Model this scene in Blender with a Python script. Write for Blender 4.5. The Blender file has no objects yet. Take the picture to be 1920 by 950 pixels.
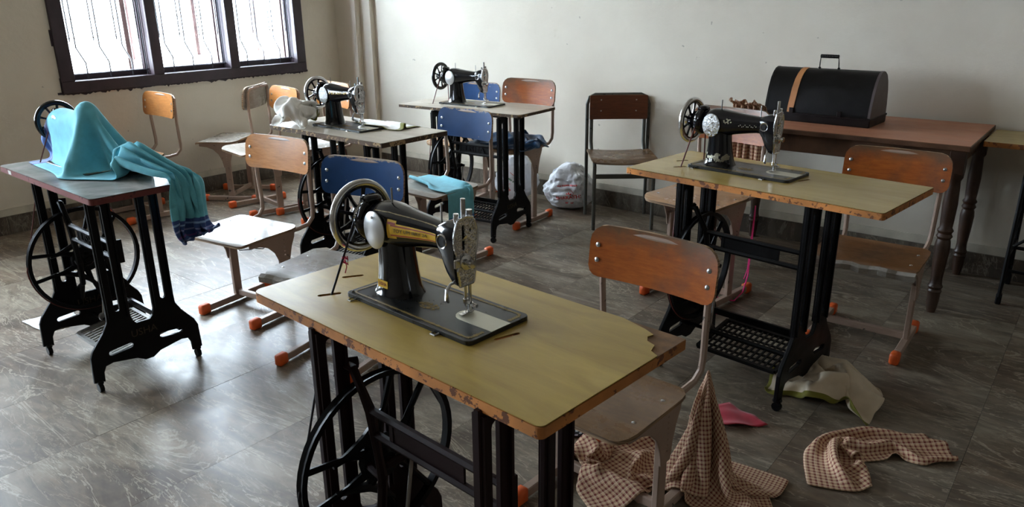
import bpy, bmesh, math, random
from mathutils import Vector, Matrix
PI = math.pi
random.seed(7)
SC = bpy.context.scene
COL = SC.collection

# ------------------------------------------------------------------ camera
cam_d = bpy.data.cameras.new('camera'); cam = bpy.data.objects.new('camera', cam_d); COL.objects.link(cam)
PIT, ROL, EYE = .328, -.009, 1.409
_f = Vector((0, math.cos(PIT), -math.sin(PIT))); _r = Vector((1, 0, 0)); _u = _r.cross(_f)
_r2 = _r*math.cos(ROL) + _u*math.sin(ROL); _u2 = -_r*math.sin(ROL) + _u*math.cos(ROL)
m = Matrix.Identity(4)
for i in range(3):
    m[i][0] = _r2[i]; m[i][1] = _u2[i]; m[i][2] = -_f[i]
m[2][3] = EYE
cam.matrix_world = m
cam_d.sensor_width = 36; cam_d.lens = 1417/1920*36; cam_d.clip_start = .02
SC.camera = cam

# ------------------------------------------------------------------ sky, light, exposure
wd = bpy.data.worlds.new('sky'); SC.world = wd; wd.use_nodes = True
bg = wd.node_tree.nodes['Background']
bg.inputs[0].default_value = (.75, .88, 1.0, 1); bg.inputs[1].default_value = 9.0
SC.view_settings.view_transform = 'Standard'; SC.view_settings.look = 'None'
SC.view_settings.exposure = 2.5; SC.view_settings.gamma = 1; SC.view_settings.use_curve_mapping = False
SC.cycles.use_denoising = True
SC.cycles.max_bounces = 8; SC.cycles.diffuse_bounces = 5; SC.cycles.sample_clamp_indirect = 6; SC.cycles.sample_clamp_direct = 2.0

# room axes: e1 runs along the back wall, e2 towards it
TH = math.radians(-38.65); E1 = Vector((math.cos(TH), math.sin(TH), 0)); E2 = Vector((-E1.y, E1.x, 0))
CL, CB, CR, CF, CEIL = -5.388, 4.451, 3.2, -2.6, 2.95
def R(a, b, z=0): return E1*a + E2*b + Vector((0, 0, z))
W1A, W1B, WZ0, WZ1 = 2.08, 3.995, .832, 2.25       # outer edges of the window
W2A, W2B = -1.25, 1.05
def portal(a, b):
    ld = bpy.data.lights.new('window_daylight', 'AREA'); ld.shape = 'RECTANGLE'; ld.size = b-a; ld.size_y = WZ1-WZ0
    ld.cycles.is_portal = True
    lo = bpy.data.objects.new('window_daylight', ld); COL.objects.link(lo)
    z = E1  # light shines along -Z local -> +E1
    mm = Matrix.Identity(4)
    ax, ay, az = E2, Vector((0, 0, 1)), -E1
    for i in range(3): mm[i][0] = -ax[i]; mm[i][1] = ay[i]; mm[i][2] = az[i]
    p = R(CL-.26, (a+b)/2, (WZ0+WZ1)/2)
    for i in range(3): mm[i][3] = p[i]
    lo.matrix_world = mm
portal(W1A, W1B); portal(W2A, W2B)

# ------------------------------------------------------------------ materials
class N:
    def __init__(s, name, rough=.5, metal=0, base=(.5, .5, .5)):
        s.m = bpy.data.materials.new(name); s.m.use_nodes = True; s.t = s.m.node_tree
        s.p = s.t.nodes['Principled BSDF']
        s.p.inputs['Roughness'].default_value = rough; s.p.inputs['Metallic'].default_value = metal
        s.p.inputs['Base Color'].default_value = (*base, 1)
        s._tc = None
    def n(s, typ, **kw):
        nd = s.t.nodes.new(typ)
        for k, v in kw.items(): setattr(nd, k, v)
        return nd
    def lk(s, a, b): s.t.links.new(a, b)
    def tc(s, which='Object', scale=(1, 1, 1), rot=(0, 0, 0), off=None):
        if not s._tc: s._tc = s.n('ShaderNodeTexCoord')
        mp = s.n('ShaderNodeMapping'); mp.inputs['Scale'].default_value = scale; mp.inputs['Rotation'].default_value = rot
        s.lk(s._tc.outputs[which], mp.inputs[0])
        if off is not None: s.lk(off, mp.inputs['Location'])
        return mp.outputs[0]
    def wander(s, scale=(1, 1, 1), rot=(0, 0, 0)):
        if not hasattr(s, '_ro'):
            oi = s.n('ShaderNodeObjectInfo'); cm = s.n('ShaderNodeCombineXYZ')
            for k, f in enumerate((23., 57., 11.)): s.lk(s.math('MULTIPLY', oi.outputs['Random'], f), cm.inputs[k])
            s._ro = cm.outputs[0]
        return s.tc('Object', scale, rot, s._ro)
    def noise(s, scale=5, det=4, vec=None, rough=.55, dist=0, lo=None, hi=None):
        nd = s.n('ShaderNodeTexNoise'); nd.inputs['Scale'].default_value = scale; nd.inputs['Detail'].default_value = det
        nd.inputs['Roughness'].default_value = rough; nd.inputs['Distortion'].default_value = dist
        s.lk(vec if vec is not None else s.tc(), nd.inputs['Vector'])
        o = nd.outputs['Fac']
        if lo is not None: o = s.rng(o, lo, hi)
        return o
    def rng(s, v, lo, hi, a=0, b=1):
        r = s.n('ShaderNodeMapRange'); r.inputs[1].default_value = lo; r.inputs[2].default_value = hi
        r.inputs[3].default_value = a; r.inputs[4].default_value = b; s.lk(v, r.inputs[0]); return r.outputs[0]
    def mix(s, fac, a, b):
        nd = s.n('ShaderNodeMix', data_type='RGBA')
        if isinstance(fac, float): nd.inputs[0].default_value = fac
        else: s.lk(fac, nd.inputs[0])
        for k, v in ((6, a), (7, b)):
            if isinstance(v, tuple): nd.inputs[k].default_value = (*v, 1)
            else: s.lk(v, nd.inputs[k])
        return nd.outputs[2]
    def math(s, op, a, b=None):
        nd = s.n('ShaderNodeMath', operation=op)
        for k, v in ((0, a), (1, b)):
            if v is None: continue
            if isinstance(v, (int, float)): nd.inputs[k].default_value = v
            else: s.lk(v, nd.inputs[k])
        return nd.outputs[0]
    def color(s, c): s.lk(c, s.p.inputs['Base Color']); return s
    def rough(s, v, a, b): s.lk(s.rng(v, 0, 1, a, b), s.p.inputs['Roughness']); return s
    def bump(s, v, st=.2, d=.01):
        b = s.n('ShaderNodeBump'); b.inputs['Strength'].default_value = st; b.inputs['Distance'].default_value = d
        s.lk(v, b.inputs['Height']); s.lk(b.outputs[0], s.p.inputs['Normal']); return s
M = {}
def plain(name, base, rough=.5, metal=0, var=.25, scale=12, bump=0):
    q = N(name, rough, metal); a = q.noise(scale, 5, lo=.3, hi=.7)
    q.color(q.mix(a, tuple(c*(1-var) for c in base), tuple(min(1, c*(1+var)) for c in base)))
    q.rough(a, rough*.85, min(1, rough*1.2))
    if bump: q.bump(q.noise(scale*6, 4), bump, .002)
    M[name] = q.m; return q.m
def chipped(name, base, under, rough=.4, metal=0, scale=25, amount=.64, var=.15):
    q = N(name, rough, metal); a = q.noise(6, 4, lo=.3, hi=.7)
    c = q.mix(a, tuple(x*(1-var) for x in base), tuple(min(1, x*(1+var)) for x in base))
    chip = q.noise(scale, 6, q.wander(), rough=.65, lo=amount, hi=amount+.02)
    q.color(q.mix(chip, c, under)); q.rough(chip, rough, .75)
    M[name] = q.m; return q.m
def ply(name, c1, c2, wear, ax=0, wearamt=(.5, .75), rough=.38, topwear=None):
    q = N(name, rough); sc = [7, 7, 7]; sc[ax] = .9
    g = q.noise(9, 7, q.wander(tuple(x*1.6 for x in sc)), rough=.7, lo=.32, hi=.68)
    col = q.mix(g, c1, c2)
    w = q.noise(5, 8, q.wander(), rough=.7, lo=wearamt[0], hi=wearamt[1])
    col = q.mix(q.math('MULTIPLY', w, .85), col, wear)
    if topwear:
        sp = q.n('ShaderNodeSeparateXYZ'); q.lk(q.tc(), sp.inputs[0])
        zz = q.math('ADD', sp.outputs[2], q.math('MULTIPLY', q.noise(11, 6, q.wander(), rough=.7), .10))
        q_ = q.rng(zz, topwear[0], topwear[1]); col = q.mix(q_, col, topwear[2])
    scr = q.noise(4, 2, q.wander((70, 4, 30), (.3, .6, .4)), lo=.74, hi=.76)
    col = q.mix(q.math('MULTIPLY', scr, .5), col, tuple(min(1, x*2.5+.05) for x in wear))
    q.color(col); q.rough(w, rough*.8, rough*1.5); q.bump(g, .08, .002)
    M[name] = q.m; return q.m

# walls: old cream distemper with grime and hairline relief
q = N('wall_paint', .85); a = q.noise(1.1, 6, rough=.6, lo=.35, hi=.7); b = q.noise(.5, 3, q.tc(scale=(1, 1, 2.2)), lo=.4, hi=.75)
c = q.mix(a, (.61, .55, .455), (.71, .65, .545)); c = q.mix(q.math('MULTIPLY', b, .35), c, (.50, .465, .39))
sp_ = q.noise(16, 3, rough=.5, lo=.735, hi=.75); c = q.mix(q.math('MULTIPLY', sp_, .55), c, (.20, .18, .15))
br_ = q.noise(2.3, 7, q.tc(scale=(1, 1, .6)), rough=.75, lo=.66, hi=.78); c = q.mix(q.math('MULTIPLY', br_, .5), c, (.42, .33, .22))
tc = q.n('ShaderNodeTexCoord'); s_ = q.n('ShaderNodeSeparateXYZ'); q.lk(tc.outputs['Object'], s_.inputs[0])
low = q.rng(q.math('ADD', s_.outputs[2], q.math('MULTIPLY', q.noise(3, 5), .5)), .7, .25); c = q.mix(q.math('MULTIPLY', low, .35), c, (.36, .31, .22))
q.color(c); q.bump(q.noise(30, 8, rough=.7), .35, .006); M['wall'] = q.m
plain('plaster_band', (.50, .46, .37), .8, var=.2, scale=8, bump=.3)
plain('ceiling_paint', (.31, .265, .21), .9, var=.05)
# polished veined stone of the floor; veins and tone differ from slab to slab
def stone(name, rough=.32, k=1.):
    q = N(name, rough); oi = q.n('ShaderNodeObjectInfo'); R_ = oi.outputs['Random']
    cm = q.n('ShaderNodeCombineXYZ')
    q.lk(q.math('MULTIPLY', R_, 37.), cm.inputs[0]); q.lk(q.math('MULTIPLY', R_, 91.), cm.inputs[1])
    v = q.tc(scale=(1.0, 3.4, 1), rot=(0, 0, .22), off=cm.outputs[0]); v2 = q.tc(scale=(1, 1.4, 1), off=cm.outputs[0])
    t = lambda c: tuple(x*k for x in c)
    big = q.noise(1.1, 5, v2, rough=.6, dist=1.8, lo=.42, hi=.66)
    st = q.noise(1.3, 8, v, rough=.66, dist=1.4, lo=.34, hi=.66)
    fine = q.noise(4.2, 8, v, rough=.68, dist=1.6, lo=.42, hi=.64)
    col = q.mix(st, t((.050, .029, .017)), t((.205, .143, .093)))
    col = q.mix(q.math('MULTIPLY', big, .85), col, t((.34, .295, .225)))
    col = q.mix(q.math('MULTIPLY', fine, .65), col, t((.065, .048, .034)))
    for sc_, wd_, amt in ((.8, .012, .7), (1.9, .012, .4)):
        w = q.noise(sc_, 6, v, rough=.62, dist=2.4); rr = q.rng(q.math('ABSOLUTE', q.math('SUBTRACT', w, .5)), wd_, 0)
        col = q.mix(q.math('MULTIPLY', rr, amt), col, t((.48, .42, .32)))
    col = q.mix(q.rng(R_, 0, 1, 0, .25), col, t((.10, .085, .065)))
    q.color(col); q.rough(q.noise(5, 7, rough=.7), rough*.6, rough*2.1); q.bump(q.noise(2.2, 3), .06, .012)
    M[name] = q.m
stone('floor_stone'); stone('skirting_stone', .4, .55)
plain('joint', (.20, .18, .14), .7)
# laminates
def lam(name, base, dark, edge=False, rough=.3, marb=False):
    q = N(name, rough); v = q.tc(scale=(1, 5, 1)) if not marb else q.tc()
    a = q.noise(3.2, 6, v, rough=.6, dist=.6 if not marb else 2.5, lo=.33, hi=.7)
    c = q.mix(a, dark, base); st = q.noise(2.2, 5, q.tc(), lo=.60, hi=.64)
    c = q.mix(q.math('MULTIPLY', st, .26), c, tuple(x*.55 for x in base))
    q.color(c); q.rough(q.noise(7, 5), rough*.65, rough*1.6); q.bump(q.noise(14, 3), .03, .002); M[name] = q.m
lam('laminate_olive', (.56, .40, .095), (.40, .27, .06))
lam('laminate_olive_pale', (.50, .37, .115), (.40, .28, .08), rough=.2)
lam('laminate_marble', (.52, .50, .47), (.20, .21, .20), rough=.16, marb=True)
lam('laminate_beige', (.56, .50, .41), (.42, .36, .28), rough=.3)
lam('laminate_pink', (.52, .225, .125), (.42, .175, .10), rough=.38)
chipped('edge_chipboard', (.60, .23, .055), (.16, .055, .02), .75, scale=45, amount=.56, var=.4)
chipped('edge_red', (.16, .03, .025), (.07, .02, .02), .45, scale=40, amount=.62)
chipped('edge_dark', (.10, .06, .035), (.42, .28, .14), .7, scale=30, amount=.54, var=.4)
plain('bare_board', (.24, .13, .06), .75, var=.35, scale=30, bump=.3)
# chair stuff
ply('ply_orange', (.30, .065, .009), (.46, .125, .018), (.11, .042, .015), 0, (.47, .72), topwear=(.150, .215, (.13, .075, .040)))
ply('ply_amber', (.42, .15, .035), (.58, .25, .075), (.30, .14, .06), 0, (.52, .82))
ply('ply_dark', (.10, .028, .012), (.18, .055, .022), (.08, .035, .02), 0, (.5, .8))
ply('seat_brown', (.115, .060, .028), (.20, .115, .055), (.085, .052, .030), 0, (.45, .7), .34)
ply('seat_tan', (.30, .17, .09), (.44, .25, .13), (.20, .13, .08), 0, (.5, .8), .3)
ply('seat_grey', (.22, .20, .17), (.36, .33, .29), (.16, .13, .10), 0, (.5, .7), .34)
ply('seat_pale', (.32, .28, .24), (.46, .42, .37), (.20, .15, .11), 0, (.55, .8), .24)
ply('seat_umber', (.11, .05, .02), (.22, .10, .035), (.06, .035, .02), 0, (.5, .75), .36)
q = N('ply_edge', .7); g = q.noise(8, 3, q.tc(scale=(1, 1, 40)), lo=.4, hi=.6); q.color(q.mix(g, (.12, .07, .04), (.42, .27, .15))); M['ply_edge'] = q.m
# blue paint worn through along the rims
q = N('paint_blue', .42); a = q.noise(5, 4, lo=.3, hi=.7); c = q.mix(a, (.005, .036, .125), (.010, .062, .20))
sp = q.n('ShaderNodeSeparateXYZ'); q.lk(q.tc(), sp.inputs[0])
e = q.math('ADD', sp.outputs[2], q.math('MULTIPLY', q.noise(34, 6, q.wander(), rough=.75), .05)); e = q.rng(e, .176, .182)
w = q.noise(22, 7, q.wander(), rough=.7, lo=.68, hi=.70); ww = q.math('MAXIMUM', e, w)
q.color(q.mix(ww, c, (.42, .33, .26))); q.rough(ww, .42, .8); q.p.inputs['Specular IOR Level'].default_value = .3; M['paint_blue'] = q.m
chipped('frame_paint', (.34, .24, .185), (.05, .04, .035), .42, scale=22, amount=.66)
chipped('frame_grey', (.085, .085, .075), (.03, .03, .03), .45, .3, scale=30, amount=.62)
plain('rubber_orange', (.72, .11, .015), .45, var=.2)
plain('rivet_metal', (.62, .64, .66), .28, 1, var=.1)
plain('steel', (.66, .66, .66), .16, 1, var=.12)
plain('steel_dull', (.35, .34, .32), .38, .9, var=.25)
q = N('steel_engraved', .22, 1); v = q.n('ShaderNodeTexVoronoi'); v.inputs['Scale'].default_value = 95; q.lk(q.tc(), v.inputs['Vector'])
wv = q.noise(60, 3, dist=4); q.color(q.mix(q.rng(wv, .4, .6), (.35, .35, .35), (.80, .80, .80))); q.bump(wv, .9, .004); M['steel_engraved'] = q.m
q = N('steel_brushed', .35, 1, (.62, .62, .62)); q.bump(q.noise(40, 3, q.tc(scale=(8, 8, .3))), .15, .001); M['steel_brushed'] = q.m
def enamel(name, base, r=.13, spec=.4, coat=.3):
    q = N(name, r); a = q.noise(9, 4, lo=.3, hi=.7); q.color(q.mix(a, base, tuple(x*1.8+.002 for x in base)))
    q.p.inputs['Coat Weight'].default_value = coat; q.p.inputs['Specular IOR Level'].default_value = spec; q.p.inputs['Coat Roughness'].default_value = .07; q.rough(a, r, r*1.8); M[name] = q.m
enamel('enamel', (.0025, .0025, .004), .10, .35, .25); enamel('cast_black', (.0015, .0015, .002), .3, .16, 0); enamel('cast_maroon', (.010, .0025, .003), .36, .2, 0)
plain('bed_plate', (.020, .021, .021), .30, .2, var=.35, scale=20)
plain('gilt', (.20, .135, .03), .5, .2, var=.3, scale=60)
plain('gilt_dim', (.035, .022, .008), .5)
plain('gilt_silver', (.48, .45, .34), .45, .3, var=.3)
plain('decal_yellow', (.72, .42, .01), .4, var=.12, scale=60)
plain('decal_red', (.30, .02, .012), .45)
plain('ink', (.10, .075, .02), .6)
plain('plate_ivory', (.55, .53, .42), .32, .3, var=.08)
plain('dark', (.004, .004, .004), .7)
plain('belt', (.11, .018, .012), .6); plain('belt_dark', (.02, .018, .025), .6)
plain('thread_red', (.42, .012, .05), .7)
plain('ribbon_pink', (.85, .02, .22), .5, var=.1)
plain('case_black', (.004, .003, .003), .40, var=.35, scale=14); M['case_black'].node_tree.nodes['Principled BSDF'].inputs['Specular IOR Level'].default_value = .18
plain('case_edge', (.008, .005, .005), .4); M['case_edge'].node_tree.nodes['Principled BSDF'].inputs['Specular IOR Level'].default_value = .2
plain('case_end', (.075, .055, .055), .45)
plain('strap_tan', (.42, .17, .055), .5, var=.2)
plain('desk_wood', (.045, .020, .010), .42, var=.5, scale=9)
plain('desk_rail', (.085, .036, .014), .45, var=.5, scale=9)
plain('window_wood', (.030, .017, .024), .55, var=.4, scale=18, bump=.2)
plain('casement_wood', (.13, .075, .070), .6, var=.3, scale=14)
plain('grille', (.05, .05, .06), .5, .4)
g_ = N('glass', .04); g_.p.inputs['Transmission Weight'].default_value = 1; g_.p.inputs['IOR'].default_value = 1.1; g_.p.inputs['Base Color'].default_value = (.9, .95, 1, 1); M['glass'] = g_.m
plain('paper', (.72, .72, .74), .7, var=.06); plain('label_white', (.6, .6, .56), .5)
plain('print_red', (.62, .03, .03), .5); plain('print_green', (.03, .20, .09), .5)

# ------------------------------------------------------------------ helpers
def tag(o, label=None, cat=None, group=None, kind=None):
    if label: o['label'] = label
    if cat: o['category'] = cat
    if group: o['group'] = group
    if kind: o['kind'] = kind
    return o
def link(name, me, parent=None, mat=None):
    o = bpy.data.objects.new(name, me); COL.objects.link(o)
    if mat is not None and me is not None and not me.materials:
        for k in (mat if isinstance(mat, (list, tuple)) else [mat]): me.materials.append(M[k])
    if parent: o.parent = parent
    return o
def empty(name, loc, rz, label=None, cat=None, group=None):
    o = bpy.data.objects.new(name, None); COL.objects.link(o); o.location = loc; o.rotation_euler = (0, 0, rz); o.empty_display_size = .1
    return tag(o, label, cat, group)
class B:
    """collects shapes into one mesh"""
    def __init__(s): s.b = bmesh.new(); s.mi = 0
    def _f(s, vs):
        try:
            f = s.b.faces.new(vs); f.material_index = s.mi; return f
        except ValueError: return None
    def box(s, c, d, rot=None, bev=0):
        r = bmesh.ops.create_cube(s.b, size=1); vs = r['verts']
        mt = Matrix.Translation(Vector(c)) @ (rot.to_4x4() if rot is not None else Matrix.Identity(4)) @ Matrix.Diagonal((*d, 1))
        bmesh.ops.transform(s.b, matrix=mt, verts=vs)
        fs = {f for v in vs for f in v.link_faces}
        for f in fs: f.material_index = s.mi
        if bev:
            es = {e for v in vs for e in v.link_edges}
            rr = bmesh.ops.bevel(s.b, geom=list(es), offset=bev, segments=1, affect='EDGES')
            for f in rr['faces']: f.material_index = s.mi
        return s
    def rings(s, rings, cap=True, close=False):
        vr = [[s.b.verts.new(p) for p in ring] for ring in rings]
        n = len(vr[0])
        for a, b_ in zip(vr, vr[1:] + ([vr[0]] if close else [])):
            for i in range(n): s._f((a[i], a[(i+1) % n], b_[(i+1) % n], b_[i]))
        if cap and not close: s._f(vr[0][::-1]); s._f(vr[-1])
        return s
    def tube(s, path, r, seg=8, close=False, flat=1):
        P_ = [Vector(p) for p in path]; n = len(P_); rings = []; up = None
        for i, p in enumerate(P_):
            a = P_[(i-1) % n] if (i or close) else p; b_ = P_[(i+1) % n] if (i < n-1 or close) else p
            t = (b_-a).normalized()
            if up is None:
                up = Vector((0, 0, 1)) if abs(t.z) < .9 else Vector((1, 0, 0))
            x = t.cross(up)
            if x.length < 1e-4: x = t.orthogonal()
            x.normalize(); y = x.cross(t).normalized(); up = y
            rr = r[i] if isinstance(r, (list, tuple)) else r
            rings.append([p + x*rr*math.cos(2*PI*k/seg) + y*rr*flat*math.sin(2*PI*k/seg) for k in range(seg)])
        return s.rings(rings, True, close)
    def cyl(s, a, b_, r0, r1=None, seg=12): return s.tube([a, b_], [r0, r0 if r1 is None else r1], seg)
    def lathe(s, prof, seg=16, mt=None, close=False):
        rings = [[Vector((r*math.cos(2*PI*k/seg), r*math.sin(2*PI*k/seg), z)) for k in range(seg)] for r, z in prof]
        if mt is not None: rings = [[mt @ v for v in g] for g in rings]
        return s.rings(rings, not close, close)
    def prism(s, poly, fn):
        """poly: 2D points, fn(u,v,side) -> 3D point for side 0/1"""
        return s.rings([[fn(u, v, 0) for u, v in poly], [fn(u, v, 1) for u, v in poly]])
    def mesh(s, smooth=True, ang=35):
        bmesh.ops.recalc_face_normals(s.b, faces=s.b.faces)
        me = bpy.data.meshes.new('m'); s.b.to_mesh(me); s.b.free()
        if smooth:
            me.polygons.foreach_set('use_smooth', [True]*len(me.polygons)); me.set_sharp_from_angle(angle=math.radians(ang))
        return me
    def put(s, name, mat, parent=None, smooth=True, ang=35):
        me = s.mesh(smooth, ang); me.name = name
        return link(name, me, parent, mat)
def plate(splines, thick, mt=None, bev=0):
    """flat plate with holes: even-odd filled 2D outlines"""
    cu = bpy.data.curves.new('c', 'CURVE'); cu.dimensions = '2D'; cu.fill_mode = 'BOTH'; cu.extrude = thick/2; cu.bevel_depth = bev; cu.bevel_resolution = 0
    for pts in splines:
        sp = cu.splines.new('POLY'); sp.points.add(len(pts)-1); sp.use_cyclic_u = True
        for p, (x, y) in zip(sp.points, pts): p.co = (x, y, 0, 1)
    o = bpy.data.objects.new('c', cu); COL.objects.link(o)
    dg = bpy.context.evaluated_depsgraph_get(); dg.update()
    me = bpy.data.meshes.new_from_object(o.evaluated_get(dg)); bpy.data.objects.remove(o); bpy.data.curves.remove(cu)
    if mt is not None: me.transform(mt)
    me.polygons.foreach_set('use_smooth', [False]*len(me.polygons))
    while me.materials: me.materials.pop()
    return me
def join(meshes):
    b = bmesh.new()
    for me in meshes: b.from_mesh(me)
    out = bpy.data.meshes.new('j'); b.to_mesh(out); b.free(); return out
def text(s, size, name, mat, parent, mt, depth=.0006, wid=None, bold=.0):
    cu = bpy.data.curves.new('t', 'FONT'); cu.body = s; cu.size = size; cu.extrude = depth; cu.align_x = 'CENTER'; cu.align_y = 'CENTER'; cu.resolution_u = 3; cu.offset = bold
    o = bpy.data.objects.new('t', cu); COL.objects.link(o)
    dg = bpy.context.evaluated_depsgraph_get(); dg.update()
    me = bpy.data.meshes.new_from_object(o.evaluated_get(dg)); bpy.data.objects.remove(o); bpy.data.curves.remove(cu)
    while me.materials: me.materials.pop()
    if wid:
        w = max(v.co.x for v in me.vertices)-min(v.co.x for v in me.vertices)
        me.transform(Matrix.Diagonal((wid/w, 1, 1, 1)))
    if callable(mt):
        for v in me.vertices: v.co = mt(v.co)
    else: me.transform(mt)
    return link(name, me, parent, mat)
def capsule(x0, y0, x1, y1, w, n=5):
    a = math.atan2(y1-y0, x1-x0); r = w/2; o = []
    for k in range(n+1): t = a+PI/2+PI*k/n; o.append((x0+r*math.cos(t), y0+r*math.sin(t)))
    for k in range(n+1): t = a-PI/2+PI*k/n; o.append((x1+r*math.cos(t), y1+r*math.sin(t)))
    return o
def rrect(hx, hy, r, n=5, cx=0, cy=0):
    rs = r if isinstance(r, (list, tuple)) else [r]*4; o = []
    for k, (sx, sy) in enumerate(((1, 1), (-1, 1), (-1, -1), (1, -1))):
        q_ = rs[k]
        for i in range(n+1):
            t = PI/2*(k+i/n); o.append((cx+sx*(hx-q_)+q_*math.cos(t), cy+sy*(hy-q_)+q_*math.sin(t)))
    return o
def basis(ax, ay, az, p=(0, 0, 0)):
    mm = Matrix.Identity(4)
    for i in range(3): mm[i][0] = ax[i]; mm[i][1] = ay[i]; mm[i][2] = az[i]; mm[i][3] = p[i]
    return mm
YZ = lambda x: basis((0, 1, 0), (0, 0, 1), (1, 0, 0), (x, 0, 0))       # plate drawn in local y-z at x
XZ = lambda y: basis((1, 0, 0), (0, 0, 1), (0, -1, 0), (0, y, 0))      # plate drawn in x-z at y

# ------------------------------------------------------------------ room
def struct(name, me, mat, parent=None):
    o = link(name, me, parent, mat)
    if not parent: o['kind'] = 'structure'
    return o
def wallbox(b, a0, a1, b0, b1, z0, z1):
    c = R((a0+a1)/2, (b0+b1)/2, (z0+z1)/2)
    b.box(c, (a1-a0, b1-b0, z1-z0), Matrix.Rotation(TH, 3, 'Z'))
# floor: bedding below, stone slabs as parts
b = B(); wallbox(b, CL-.3, CR+.3, CF-.3, CB+.3, -.12, -.012); floor = struct('floor', b.mesh(False), 'joint')
SW, SD = .468, 1.22
sm = B(); sm.box((0, 0, -.005), (SW-.0009, SD-.0009, .014), None, .0003); slab_me = sm.mesh(False); slab_me.materials.append(M['floor_stone']); slab_me.name = 'slab'
n_sl = 0
i0 = int((CL+.64)/SW)-1
for i in range(-12, 9):
    a = -.64+SW*i
    if a+SW < CL+.01 or a > CR: continue
    offb = random.Random(i*5+1).uniform(0, SD)
    for j in range(-5, 8):
        bb = offb+SD*j
        if bb+SD < -1.2 or bb > CB: continue
        a0, a1 = max(a, CL), min(a+SW, CR); b0, b1 = bb, min(bb+SD, CB)
        if a1-a0 < .01 or b1-b0 < .01: continue
        p = R((a0+a1)/2, (b0+b1)/2, 0)
        # only slabs in or near the view
        if p.y < -.2 or abs(p.x) > p.y*.95+1.6: continue
        o = bpy.data.objects.new('stone_slab', slab_me); COL.objects.link(o); o.parent = floor; o.location = (p.x, p.y, -.002+random.uniform(-.0005, .0004)); o.rotation_euler = (0, 0, TH)
        o.scale = ((a1-a0-.0009)/(SW-.0009), (b1-b0-.0009)/(SD-.0009), 1); n_sl += 1
b = B(); wallbox(b, CL-.3, CR+.3, CF-.3, CB+.3, -.011, -.0095); struct('floor_bedding', b.mesh(False), 'floor_stone', floor)
b = B(); wallbox(b, CL-.3, CR+.3, CF-.3, CB+.3, CEIL, CEIL+.12); struct('ceiling', b.mesh(False), 'ceiling_paint')
b = B(); wallbox(b, CL, CR+.3, CB, CB+.25, 0, CEIL); struct('wall_back', b.mesh(False), 'wall')
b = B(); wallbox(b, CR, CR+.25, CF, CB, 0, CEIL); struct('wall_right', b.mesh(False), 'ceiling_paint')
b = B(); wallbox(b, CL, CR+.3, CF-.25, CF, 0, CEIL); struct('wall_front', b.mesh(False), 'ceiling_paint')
T_ = .24
b = B()
for (b0, b1, z0, z1) in ((CF-.25, CB+.25, 0, WZ0), (CF-.25, CB+.25, WZ1, CEIL), (CF-.25, W2A, WZ0, WZ1), (W2B, W1A, WZ0, WZ1), (W1B, CB+.25, WZ0, WZ1)):
    wallbox(b, CL-T_, CL, b0, b1, z0, z1)
struct('wall_left', b.mesh(False), 'wall')
# corner pier: shallow two-step column in the corner
b = B(); wallbox(b, CL-.01, -5.13, CB-.10, CB+.01, 0, CEIL); wallbox(b, -5.14, -5.01, CB-.045, CB+.01, 0, CEIL)
struct('trim_1', b.mesh(False), 'wall')
# skirtings: stone tiles under a thin plaster band
def skirting(name, along, a0, a1, pos):
    b = B(); h = .117
    if along == 'b': wallbox(b, a0, a1, pos-.006, pos+.002, .0, h)
    else: wallbox(b, pos-.002, pos+.006, a0, a1, .0, h)
    sk = struct(name, b.mesh(False), 'joint')
    L = .60; k = a0+.21
    cuts = [a0]
    while k < a1: cuts.append(k); k += L
    cuts.append(a1)
    for u, v in zip(cuts, cuts[1:]):
        if v-u < .02: continue
        b = B()
        if along == 'b': wallbox(b, u+.0012, v-.0012, pos-.014, pos-.005, .001, h-.002)
        else: wallbox(b, pos+.005, pos+.014, u+.0012, v-.0012, .001, h-.002)
        link('skirting_tile', b.mesh(False), sk, 'skirting_stone')
    b = B()
    if along == 'b': wallbox(b, a0, a1, pos-.007, pos+.002, h, h+.045)
    else: wallbox(b, pos-.002, pos+.007, a0, a1, h, h+.045)
    link('plaster_band', b.mesh(False), sk, 'plaster_band')
skirting('baseboard_back', 'b', -5.01, CR, CB)
skirting('baseboard_left', 'l', 0.2, CB-.10, CL)

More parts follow.
